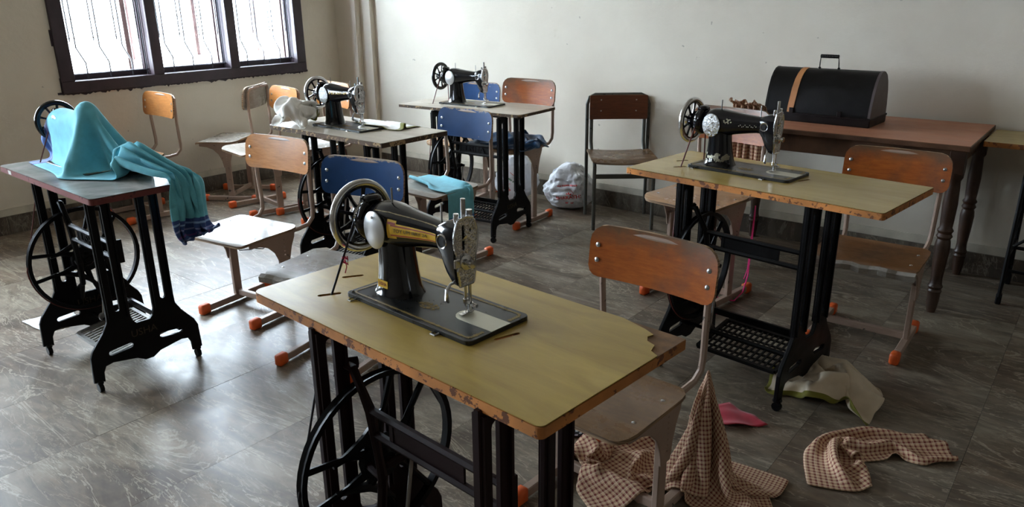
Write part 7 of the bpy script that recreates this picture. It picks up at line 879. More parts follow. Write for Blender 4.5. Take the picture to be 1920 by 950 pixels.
CL_['cream'] = (28, 31, [936,2,11,13,17,17,17,16,11,7,4,-3,-5,5,15,16,16,14,11,15,12,7,10,6,3,3,5,6,6,6,8,-266,9,11,8,12,16,18,17,15,6,-4,-2,-2,7,16,17,16,16,11,15,15,10,10,6,-7,-5,6,11,10,8,12,-266,11,11,8,7,11,16,18,16,10,-4,-5,0,6,16,16,16,16,15,15,15,14,10,1,-13,-7,9,12,12,12,13,-266,10,11,11,9,6,12,15,17,14,0,-6,2,3,12,17,15,16,16,16,15,15,9,-11,-12,2,12,12,13,13,14,-275,9,13,15,13,8,10,14,14,12,5,0,2,3,4,16,15,16,15,16,15,15,-6,-12,0,9,13,13,12,12,12,-281,13,15,14,14,12,11,14,15,12,6,0,3,1,1,12,16,15,16,15,15,4,-7,-2,7,10,12,13,13,11,11,-282,13,14,14,14,10,10,14,16,11,-1,3,4,2,5,12,15,16,16,15,14,11,-4,-8,5,11,13,13,14,12,11,-295,13,14,14,13,11,13,14,10,0,-1,6,6,8,13,15,15,17,16,16,15,4,-12,-3,10,12,13,14,15,14,13,-308,14,15,14,14,14,14,7,0,3,3,4,11,14,15,15,15,16,17,16,12,-10,-8,8,12,12,13,14,15,15,14,-309,15,14,14,15,14,13,4,1,3,0,8,11,11,14,15,16,16,16,15,1,-10,7,12,12,13,12,14,14,15,14,-312,14,12,13,15,15,17,12,3,-2,0,9,11,10,10,14,13,15,14,4,-1,9,11,11,12,10,10,14,14,15,15,-315,13,12,13,14,16,17,17,10,0,-1,7,11,10,10,13,14,11,4,1,9,12,11,12,10,9,10,11,12,14,15,-307,13,12,12,14,15,15,17,13,4,0,6,10,10,8,13,13,15,2,-1,11,12,10,12,11,11,11,10,9,10,11,-298,11,12,11,14,15,15,15,7,2,7,13,9,8,8,14,5,7,10,4,13,10,10,12,13,13,12,11,10,8,6,-303,8,13,16,16,13,12,6,4,11,16,10,10,10,10,14,4,-4,3,15,10,10,14,12,13,13,12,13,14,10,8,-318,14,15,13,11,12,8,7,12,15,13,9,12,12,13,7,-3,-6,3,14,9,12,15,14,14,12,12,15,16,14,11,-316,11,12,9,9,12,11,13,14,13,14,12,13,13,9,-9,-10,-6,4,15,13,14,15,15,15,14,15,16,15,14,16,-304,4,8,11,11,11,12,13,15,14,13,12,12,14,-3,-15,-13,-10,11,17,16,15,16,16,16,16,15,17,14,15,8,-290,9,6,11,10,11,12,13,13,13,12,13,14,7,-13,-16,-12,-3,15,15,16,16,16,16,16,15,16,17,13,4,-2,-270,16,10,11,10,10,11,13,14,14,12,13,10,-5,-16,-15,-10,5,14,16,16,16,16,15,13,16,15,11,2,0,1,-249,16,15,11,10,12,12,12,12,15,13,13,-2,-11,-16,-14,-5,11,15,15,16,16,15,14,14,12,8,2,0,1,0,-227,14,15,13,12,14,13,13,11,14,14,9,-12,-14,-14,-13,3,14,15,15,16,15,16,14,8,1,3,1,1,2,0,-206,14,15,15,14,13,14,12,11,11,15,1,-14,-16,-16,-7,10,15,15,15,16,15,15,12,2,-3,0,3,3,3,4,-198,15,14,13,12,12,13,14,11,13,12,-5,-15,-17,-15,1,13,14,15,16,16,15,15,12,2,0,0,3,3,5,7,-206,12,11,11,12,12,13,14,14,15,5,-6,-16,-17,-8,7,13,11,15,16,17,15,14,13,9,2,0,2,4,5,6,-215,12,12,13,12,12,13,13,14,13,-1,-8,-15,-13,-2,9,11,10,13,14,17,16,14,13,13,7,2,2,4,6,5,-220,12,13,12,12,12,13,13,14,13,-4,-13,-14,-9,2,10,11,9,10,12,14,15,14,14,14,12,7,4,4,5,5,-224,12,13,12,12,12,12,13,14,13,-5,-13,-13,-8,3,10,12,10,9,9,11,12,14,13,13,14,12,9,6,5,4], [2505,-9,-10,-13,-7,2,1,-7,-13,-15,-14,-13,-13,-14,-8,-5,-6,2,7,-5,-7,0,-5,-13,-18,-13,-13,-13,-12,-10,-10,268,-11,-13,-13,-12,-5,1,1,-8,-16,-13,-13,-14,-14,-6,-3,-6,-2,6,1,-8,-8,-6,-14,-14,-11,-12,-11,-10,-11,-10,267,-12,-14,-13,-10,-10,-5,1,-3,-14,-13,-12,-14,-14,-9,1,-2,-3,0,2,-3,-9,-13,-15,-8,-9,-11,-10,-10,-11,-11,265,-14,-13,-12,-12,-6,-8,-6,-3,-10,-13,-11,-15,-13,-11,-2,4,1,-2,-1,-2,-5,-15,-12,-7,-10,-11,-10,-11,-11,-11,256,-14,-12,-7,-9,-10,-5,-4,-7,-11,-15,-15,-16,-10,-6,-7,2,4,0,0,-2,-9,-18,0,-5,-11,-12,-11,-11,-13,-12,251,-10,-9,-8,-9,-9,-13,-4,-2,-12,-16,-18,-14,-6,-3,-8,-5,-1,2,3,-3,-16,0,1,-9,-13,-10,-10,-12,-13,-12,253,-9,-9,-9,-10,-13,-14,-10,-2,-11,-15,-11,-8,-6,-5,-7,-8,-6,-4,-1,-6,-5,5,-2,-14,-12,-8,-8,-9,-12,-13,250,-10,-10,-9,-12,-12,-12,-9,-4,-13,-9,-8,-8,-3,-5,-7,-8,-7,-7,-6,-6,3,-1,-13,-13,-10,-10,-8,-5,-7,-10,247,-9,-10,-9,-10,-10,-11,-7,-7,-11,-9,-9,-5,-5,-8,-8,-7,-7,-6,-5,-3,-2,-15,-14,-10,-10,-9,-7,-6,-6,-7,257,-9,-9,-10,-10,-10,-11,-8,-6,-11,-8,-10,-12,-13,-10,-4,-5,-5,-6,2,-5,-13,-15,-8,-9,-7,-7,-8,-7,-7,-7,256,-11,-12,-11,-10,-8,-5,-11,-9,-4,-7,-13,-12,-14,-14,-7,5,-2,-4,-2,-9,-13,-11,-7,-7,-6,-7,-8,-7,-7,-6,242,-12,-13,-12,-10,-7,-3,-4,-11,-7,-6,-12,-12,-13,-12,-10,2,6,-1,-4,-8,-12,-10,-9,-6,-6,-7,-8,-8,-8,-6,240,-12,-12,-11,-10,-8,-5,-4,-8,-11,-8,-10,-13,-11,-9,-9,-2,6,2,-2,-9,-12,-10,-8,-8,-8,-7,-7,-6,-7,-9,240,-12,-13,-12,-9,-5,-4,-4,-11,-11,-7,-11,-12,-10,-10,-8,0,4,4,-3,-10,-11,-10,-9,-7,-9,-9,-8,-6,-6,-5,229,-15,-10,-7,-3,-4,-5,-10,-12,-6,-6,-12,-12,-11,-10,-8,2,5,2,-2,-13,-12,-7,-9,-7,-9,-8,-7,-7,-7,-7,221,-9,-5,-5,-6,-5,-7,-10,-7,-6,-11,-12,-11,-10,-9,-8,2,5,-3,-11,-13,-9,-3,-7,-7,-8,-9,-6,-3,-6,-7,216,-3,-5,-7,-7,-5,-6,-8,-8,-8,-11,-11,-11,-11,-9,-7,-4,-3,-9,-9,-6,-5,-4,-5,-6,-6,-6,-5,-3,-5,-6,203,6,-3,-7,-7,-5,-7,-8,-9,-9,-10,-13,-12,-9,-5,-7,-7,-8,-8,-6,-4,-4,-4,-4,-5,-6,-6,-6,-3,-5,-12,207,-3,1,-11,-9,-2,-5,-4,-9,-12,-12,-11,-10,-4,-4,-8,-7,-8,-8,-5,-4,-4,-5,-5,-7,-10,-9,-1,0,-13,-17,223,-6,-8,-10,-11,-8,-6,-1,-2,-8,-12,-11,-7,-1,-5,-8,-8,-9,-8,-7,-5,-4,-4,-9,-11,-7,-1,1,-9,-17,-16,231,-5,-8,-10,-11,-10,-11,-9,-2,-4,-10,-6,-1,-2,-6,-6,-8,-9,-7,-7,-7,-6,-6,-10,-9,-3,-2,-8,-15,-15,-15,242,-8,-7,-10,-9,-10,-11,-11,-12,-8,-6,4,4,-4,-5,-6,-8,-9,-7,-8,-7,-6,-7,-9,-8,-7,-8,-11,-14,-14,-15,252,-8,-8,-9,-10,-11,-11,-12,-13,-13,-2,8,5,-2,-6,-6,-8,-9,-8,-7,-7,-6,-7,-11,-9,-7,-9,-11,-14,-14,-15,255,-9,-10,-12,-12,-13,-11,-11,-13,-11,3,9,4,-2,-2,-6,-10,-9,-7,-7,-8,-7,-8,-10,-10,-9,-9,-11,-14,-15,-16,257,-12,-14,-13,-13,-13,-11,-12,-10,-3,6,8,3,1,-1,-8,-11,-10,-8,-7,-6,-8,-9,-11,-12,-10,-10,-11,-13,-16,-16,258,-12,-12,-13,-12,-12,-12,-11,-10,0,7,8,4,2,-3,-10,-12,-10,-10,-9,-6,-7,-10,-10,-11,-13,-11,-11,-13,-16,-16,263,-12,-12,-11,-13,-12,-11,-11,-10,-1,9,9,4,1,-5,-11,-12,-9,-10,-10,-9,-8,-9,-11,-9,-12,-13,-13,-14,-16,-16,269,-10,-12,-12,-12,-12,-11,-12,-10,0,9,9,4,1,-7,-12,-13,-11,-6,-8,-10,-10,-10,-11,-11,-11,-12,-15,-16,-16,-17], [26,-15,-6,1,1,0,0,-1,2,5,10,11,10,8,0,1,-1,-9,-11,-4,10,15,14,8,-2,-10,-10,-11,-11,-12,-12,10,-9,3,8,5,0,0,-2,-1,6,11,11,10,7,-1,-3,0,-6,-11,-9,-1,10,13,7,-5,-12,-10,-8,-9,-10,-6,7,-2,3,8,11,8,1,-1,-3,3,12,11,10,8,0,-5,-5,-5,-8,-9,-7,-1,5,6,-6,-11,-9,-7,-7,-6,-1,14,2,1,0,9,15,9,2,-3,0,9,11,7,11,4,-4,-7,-8,-7,-8,-7,-7,0,0,-9,-13,-5,-5,-5,-2,-1,27,4,-1,-5,-1,10,14,7,4,1,7,2,2,13,15,1,-8,-8,-8,-8,-8,-5,-1,-12,-16,-9,-3,-4,-1,1,2,32,0,-3,-5,-1,1,0,8,9,8,3,-2,7,15,17,9,-3,-7,-8,-8,-7,-4,-14,-17,-12,-5,-7,-5,-1,3,5,25,-5,-5,-4,-4,-4,0,4,10,6,5,10,15,16,15,10,2,-3,-6,-7,-8,-11,-17,-12,-7,-6,-8,-7,-6,-2,3,11,-6,-5,-5,-4,-4,1,6,11,12,13,16,15,15,11,6,4,1,-2,-3,-9,-16,-12,-6,-7,-7,-8,-7,-7,-7,-4,-8,-5,-5,-4,-2,0,3,13,15,13,15,15,12,7,5,6,4,2,2,3,-8,-11,-3,-6,-8,-6,-8,-8,-7,-6,-7,-23,-3,-2,-2,-1,-1,3,14,16,13,15,11,-3,2,5,6,5,2,0,7,12,0,-3,-9,-9,-9,-10,-7,-5,-5,-7,-20,-2,-1,-2,-1,-2,-2,6,13,17,15,5,-5,-4,1,4,9,4,7,16,14,4,-9,-11,-11,-13,-12,-7,-6,-4,-5,-1,-2,-1,-2,-1,-2,-2,-1,8,15,16,9,-4,-7,-7,-2,8,12,16,16,12,-2,-10,-9,-13,-14,-12,-11,-9,-7,-5,19,-1,-3,-3,-1,2,1,-2,5,14,15,10,-3,-9,-11,-1,10,8,17,16,9,-4,-10,-9,-10,-12,-11,-12,-13,-13,-10,24,-3,-3,-5,-1,5,6,8,11,13,13,2,-8,-11,-12,3,15,14,12,17,2,-8,-10,-9,-8,-9,-9,-10,-13,-15,-15,11,-3,-3,0,6,10,12,13,12,11,2,-7,-8,-9,-10,4,16,16,17,6,-5,-7,-7,-9,-8,-8,-9,-8,-8,-12,-14,-6,0,4,9,12,12,13,12,8,-1,-6,-7,-7,-5,-5,0,16,15,16,0,-5,-8,-7,-7,-8,-8,-9,-7,-6,-9,-10,-13,11,11,13,13,11,12,9,-3,-7,-5,-3,-2,1,-9,-6,13,14,15,-2,-9,-7,-8,-7,-7,-8,-6,-5,-6,-8,-3,-16,17,14,12,11,13,11,7,0,-7,-3,-1,0,-5,-17,0,8,14,9,-5,-7,-7,-6,-6,-5,-4,-2,-3,-10,-5,7,-30,11,16,8,10,13,12,11,8,0,-2,-2,-5,-16,-11,4,9,16,4,-7,-6,-6,-5,-3,-2,-1,0,-5,-10,-5,-1,-30,2,10,9,9,11,11,12,10,8,3,1,-11,-16,-5,5,11,14,4,-3,-4,-6,-5,-1,1,-3,-7,-13,-13,-4,-7,-12,0,4,8,10,6,5,7,9,8,6,8,-4,-13,-3,3,14,11,-1,-2,0,-1,-4,1,-2,-11,-14,-15,-8,-7,-9,3,4,4,6,7,3,1,1,1,6,6,13,8,-8,-8,8,14,5,-4,-5,2,5,1,-1,-11,-15,-15,-12,-10,-9,-9,18,6,4,2,1,0,0,0,-1,1,8,15,8,-2,-4,13,11,1,-3,-5,-1,5,3,-6,-14,-16,-15,-13,-10,-10,-8,30,1,0,-2,-2,0,0,0,-1,3,13,14,7,-2,8,16,6,-5,-1,-1,-1,-1,1,-6,-14,-15,-15,-13,-11,-8,-2,18,-1,-2,-2,-2,-1,0,0,1,8,15,14,5,4,16,13,-1,-8,-3,1,0,-1,-2,-5,-9,-13,-14,-14,-11,-5,0,3,-1,0,-1,-1,1,-1,0,1,12,15,12,5,10,18,9,-5,-10,-6,-2,1,0,-3,-4,-5,-9,-12,-13,-11,-3,6,-7,0,0,1,2,-1,-2,0,0,12,14,7,10,15,16,8,-4,-11,-10,-8,-3,-1,-3,-4,-3,-4,-8,-10,-9,0,5,-1,-7,-1,2,-1,-1,0,0,0,11,14,9,11,15,16,7,-1,-9,-13,-12,-10,-6,-4,-4,-4,-4,-3,-4,-4,-3,-1])
CL_['strip'] = (18, 41, [1045,12,13,12,11,2,-10,-13,-4,14,14,8,3,-4,-15,-13,-10,3,15,16,16,15,16,16,16,15,9,15,11,7,12,12,13,15,14,14,15,16,16,16,16,-340,13,13,11,5,-6,-12,-13,-2,13,7,5,6,1,-12,-14,-9,7,14,16,16,16,15,16,16,15,15,13,14,11,12,8,9,14,16,16,15,16,15,16,16,-335,13,12,5,-4,-8,-12,-11,-1,6,6,6,5,4,-6,-15,-7,11,14,16,15,16,16,16,15,16,16,15,15,13,8,6,13,14,15,16,15,16,16,16,15,-328,11,3,-4,-4,-9,-11,-13,-2,6,6,6,5,7,-5,-13,1,12,13,15,16,16,15,16,16,16,15,17,14,10,10,13,10,12,15,16,15,16,16,16,16,-325,-1,-4,-4,-4,-5,-9,-12,-9,5,7,7,5,6,0,-11,7,16,12,15,15,15,16,16,16,16,14,15,14,14,13,8,7,15,16,15,16,16,16,16,16,-338,-3,-3,-5,-5,-4,-5,-5,-10,-4,8,6,5,6,2,-4,13,14,15,14,15,14,15,16,15,15,16,15,15,13,7,6,15,16,16,15,16,16,16,16,16,-353,-1,-4,-5,-6,-4,-5,-5,-9,-2,7,6,6,6,7,10,12,12,11,16,15,13,13,15,15,15,14,15,13,8,9,14,16,16,16,15,16,16,16,16,16,-369,-1,-3,-5,-5,-4,-3,-3,-2,5,5,6,6,7,11,11,9,11,10,15,12,10,13,16,15,13,12,16,9,11,15,16,15,16,16,16,16,15,16,15,15,-383,0,0,-2,-2,-1,0,-1,2,4,4,5,6,7,8,7,8,9,13,12,10,12,14,16,15,11,14,13,13,16,16,15,16,16,15,16,15,14,14,14,16,-396,1,0,-1,-1,0,0,0,2,4,4,5,6,6,8,6,8,10,14,12,13,14,15,15,15,13,15,15,15,16,15,16,15,15,14,14,13,15,15,15,16,-408,2,2,0,0,0,-1,0,1,4,4,5,6,7,7,6,10,13,13,13,15,15,14,16,14,15,16,16,15,15,15,14,14,14,14,15,15,16,15,15,15,-421,3,4,4,3,3,1,1,1,2,6,5,6,7,5,2,11,12,13,14,15,14,15,16,15,15,16,15,14,15,14,14,15,16,15,16,15,15,13,14,14,-429,4,3,4,4,4,4,5,4,4,5,5,6,6,5,2,8,11,13,14,15,15,15,16,15,15,16,15,14,15,16,16,16,15,15,14,13,14,14,15,15,-440,4,4,4,4,4,4,5,4,5,5,6,5,6,5,3,10,14,14,15,16,15,15,15,15,16,15,16,16,16,16,16,14,14,13,13,14,16,16,16,16,-455,5,3,5,4,4,4,5,4,5,6,6,5,7,7,8,11,13,13,14,15,15,16,16,16,17,16,17,15,16,14,14,13,15,15,15,16,16,16,16,16,-468,4,4,4,4,5,4,4,5,6,5,7,7,7,8,8,11,13,14,16,15,17,17,15,18,17,16,15,16,14,14,15,15,16,16,16,16,16,16,16,16,-483,5,4,4,4,4,5,4,5,6,6,7,7,7,10,11,13,15,16,16,16,16,17,16,17,16,15,15,15,16,15,16,16,16,16,16,16,16,16,16,16,-497,4,4,4,5,4,4,5,5,6,6,8,10,10,14,15,15,15,16,16,15,16,16,16,16,16,13,14,16,16,17,16,16,16,16,16,16,16,16,16,16], [1965,9,10,10,12,11,9,8,-2,-3,-4,11,15,8,-3,-6,-4,2,3,0,0,1,2,2,3,3,7,3,-7,-7,-10,-10,-9,-5,6,8,6,4,3,2,2,-102,9,10,10,12,11,9,7,-3,-3,11,14,15,13,2,-6,-4,3,3,0,1,0,2,2,2,3,3,3,-5,-8,-9,-11,-12,-7,0,1,2,2,1,2,2,-100,10,9,12,13,11,8,6,-2,10,14,14,15,15,7,-4,-4,3,4,0,1,0,2,2,3,2,2,0,-3,-8,-12,-12,-9,-4,-1,-1,-2,-1,-2,-1,0,-109,9,12,14,15,13,4,6,9,11,15,14,15,15,11,-2,-4,5,4,1,1,-1,1,2,3,2,3,1,-7,-11,-10,-8,-8,-6,-2,0,0,-1,-1,-2,-1,-135,13,15,15,15,15,11,11,5,13,14,15,15,14,13,0,0,-1,6,1,-4,-6,-3,2,4,3,6,4,-6,-6,-6,-10,-9,-4,-2,-2,-2,-1,-1,-1,-1,-152,16,16,15,15,14,15,15,11,11,14,14,14,14,15,6,0,-1,1,2,-6,-7,-1,4,3,2,4,5,-1,-5,-11,-11,-4,-2,-2,-2,-2,-2,-2,-1,-2,-167,15,16,15,15,14,16,15,14,15,14,15,15,14,14,9,3,1,2,-1,-4,-5,-3,3,4,2,6,4,-4,-11,-9,-4,-2,-3,-2,-2,-2,-2,-2,-1,-1,-187,16,15,15,15,15,15,15,15,15,15,15,15,14,12,11,13,5,5,-2,-8,-9,-5,3,5,6,8,2,-9,-7,-3,-3,-2,-2,-3,-2,-2,-2,-2,-3,-3,-200,15,14,15,16,15,15,16,15,15,15,15,15,14,15,14,13,13,3,-10,-11,-6,2,5,5,7,7,-5,-3,-3,-2,-3,-2,-2,-2,-3,-4,-5,-6,-6,-3,-202,15,14,14,15,16,16,16,16,16,15,16,15,15,15,15,13,8,-5,-10,-2,4,5,4,5,6,3,0,-2,-3,-2,-3,-3,-4,-6,-6,-8,-6,-2,-1,1,-212,15,16,14,15,15,16,15,17,16,16,15,16,14,15,15,8,-1,-2,3,6,5,4,5,5,5,3,0,-2,-4,-5,-7,-6,-7,-6,-5,-2,-1,0,-1,-3,-219,16,15,16,15,15,15,15,16,15,15,15,15,14,15,14,7,3,6,7,6,5,5,4,5,3,2,-3,-7,-7,-6,-7,-4,-2,-2,-1,-2,-3,-6,-6,-4,-214,15,16,15,15,16,15,15,14,15,15,14,15,14,14,15,12,9,7,5,6,4,4,4,1,-2,-1,-4,-5,-4,-2,-2,-1,-2,-3,-5,-9,-6,-4,-2,1,-220,16,15,16,15,15,16,15,15,15,15,14,15,15,15,16,12,8,5,2,5,5,4,3,1,0,0,-2,-1,-1,-2,-2,-5,-7,-9,-6,-4,-1,0,1,0,-228,15,15,16,15,16,15,16,15,15,15,14,15,14,14,13,10,10,8,8,7,5,5,3,2,1,0,-2,-3,-5,-6,-6,-8,-5,-4,-1,0,0,1,0,1,-239,15,16,15,16,15,16,15,16,15,15,14,14,14,14,15,12,11,9,7,6,5,5,2,2,0,-2,-6,-5,-6,-5,-3,-3,-1,-1,0,0,1,0,0,1,-249,15,16,15,16,16,16,15,16,16,14,15,15,14,14,13,10,8,7,6,5,4,3,2,2,-2,-3,-2,1,-1,0,-1,-1,-1,0,0,0,0,0,0,1,-259,15,16,15,16,16,16,15,16,17,15,15,14,12,11,6,7,7,5,4,4,4,3,3,2,1,7,10,3,1,0,-1,0,-1,-1,0,0,0,0,1,0], [5,0,0,0,3,11,9,-4,-15,-4,3,7,5,13,7,-5,-12,-16,-2,0,0,0,0,0,0,4,11,6,-8,-11,-2,0,1,0,-1,0,0,0,0,0,0,0,0,0,3,10,10,6,-6,-15,-8,11,0,0,9,11,-1,-11,-15,-4,0,0,0,0,0,0,0,4,6,-4,-5,1,6,6,1,0,-2,-3,-3,-3,-1,-1,-2,0,4,8,7,6,7,-7,-16,-9,8,0,2,3,12,5,-10,-9,-8,-2,-1,0,0,0,0,0,0,1,1,4,7,8,0,-4,2,2,0,-1,-2,-1,-1,-16,5,8,4,-4,3,10,-3,-12,-10,2,0,0,1,11,10,3,-8,-9,-4,-1,1,1,0,0,-1,0,0,5,7,6,0,-9,-7,1,3,4,1,1,1,0,-14,9,1,-3,-4,-3,7,6,-8,-11,1,-1,0,0,8,12,12,0,-10,-4,2,2,1,0,0,0,-1,-1,5,4,-4,-9,-11,-6,1,1,2,2,1,1,0,4,-1,-1,1,-1,-8,0,4,3,-9,0,0,0,0,2,15,10,9,-1,-6,3,3,-1,-1,0,1,0,-1,-1,-7,-10,-9,-6,0,0,0,0,0,0,0,1,5,-3,-1,2,1,-5,1,1,2,2,0,0,0,0,1,3,8,11,11,-1,-2,-4,-6,-3,1,2,5,-1,-8,-9,-8,-6,0,0,0,0,0,0,0,0,2,-1,-1,2,1,2,2,3,3,4,2,0,1,0,-1,0,-2,3,5,12,-3,-6,-8,-8,-2,1,4,8,-3,-9,-7,-4,0,0,0,0,0,0,2,2,3,4,-11,4,7,4,3,3,4,3,3,1,1,1,0,0,0,-2,2,-2,-6,-5,-5,-9,-6,0,1,9,4,-8,-6,-1,0,0,0,0,1,3,4,4,5,4,5,-26,4,8,8,6,5,4,4,3,1,0,1,-1,0,-2,-3,-3,-10,-7,-5,-9,-4,0,0,0,4,0,-4,0,0,1,1,3,4,5,4,4,5,4,2,1,-34,0,4,6,5,5,5,4,4,1,1,0,0,-1,-1,-2,-7,-8,-9,-5,-2,0,0,0,0,0,1,1,2,3,4,4,4,4,5,3,3,1,-2,-4,-6,-23,0,0,1,2,3,5,4,3,2,0,0,0,-2,0,0,-7,-7,-4,0,0,0,1,1,2,2,3,4,4,4,4,4,4,3,1,-1,-4,-5,-5,-6,-7,-9,0,0,0,0,0,1,1,2,1,0,0,0,-1,-1,0,-2,-1,2,3,2,1,1,2,4,4,4,4,4,4,3,1,-1,-3,-5,-6,-5,-5,-6,-5,-2,-1,0,0,0,0,0,0,0,0,0,0,0,0,0,1,1,4,4,4,5,2,1,1,2,4,4,4,3,1,0,-3,-5,-6,-5,-5,-6,-5,-5,-1,0,0,0,0,0,0,0,0,0,0,0,0,1,1,2,3,5,4,5,3,2,2,0,0,1,1,2,2,3,0,-4,-4,-5,-5,-5,-5,-5,-3,-1,0,0,0,0,0,0,0,0,0,0,0,0,0,0,3,4,4,5,4,3,1,0,-2,-1,-2,-1,0,1,1,2,2,-1,-3,-5,-4,-5,-3,-2,-1,0,0,0,0,0,0,0,0,0,0,0,0,0,0,0,0,1,4,4,4,1,0,-2,-2,-2,-2,-1,0,-1,1,1,4,3,-3,-4,-3,-2,-1,0,0,0,0,0,0,0,0,0,0,0,0,0,0,0,0,0,0,0,0,0,0,0,0,0,0,0,0,0,0,0,0,0,0,0,0,0,0,0,0,0,0,0,0,0,0,0,0,0,0])
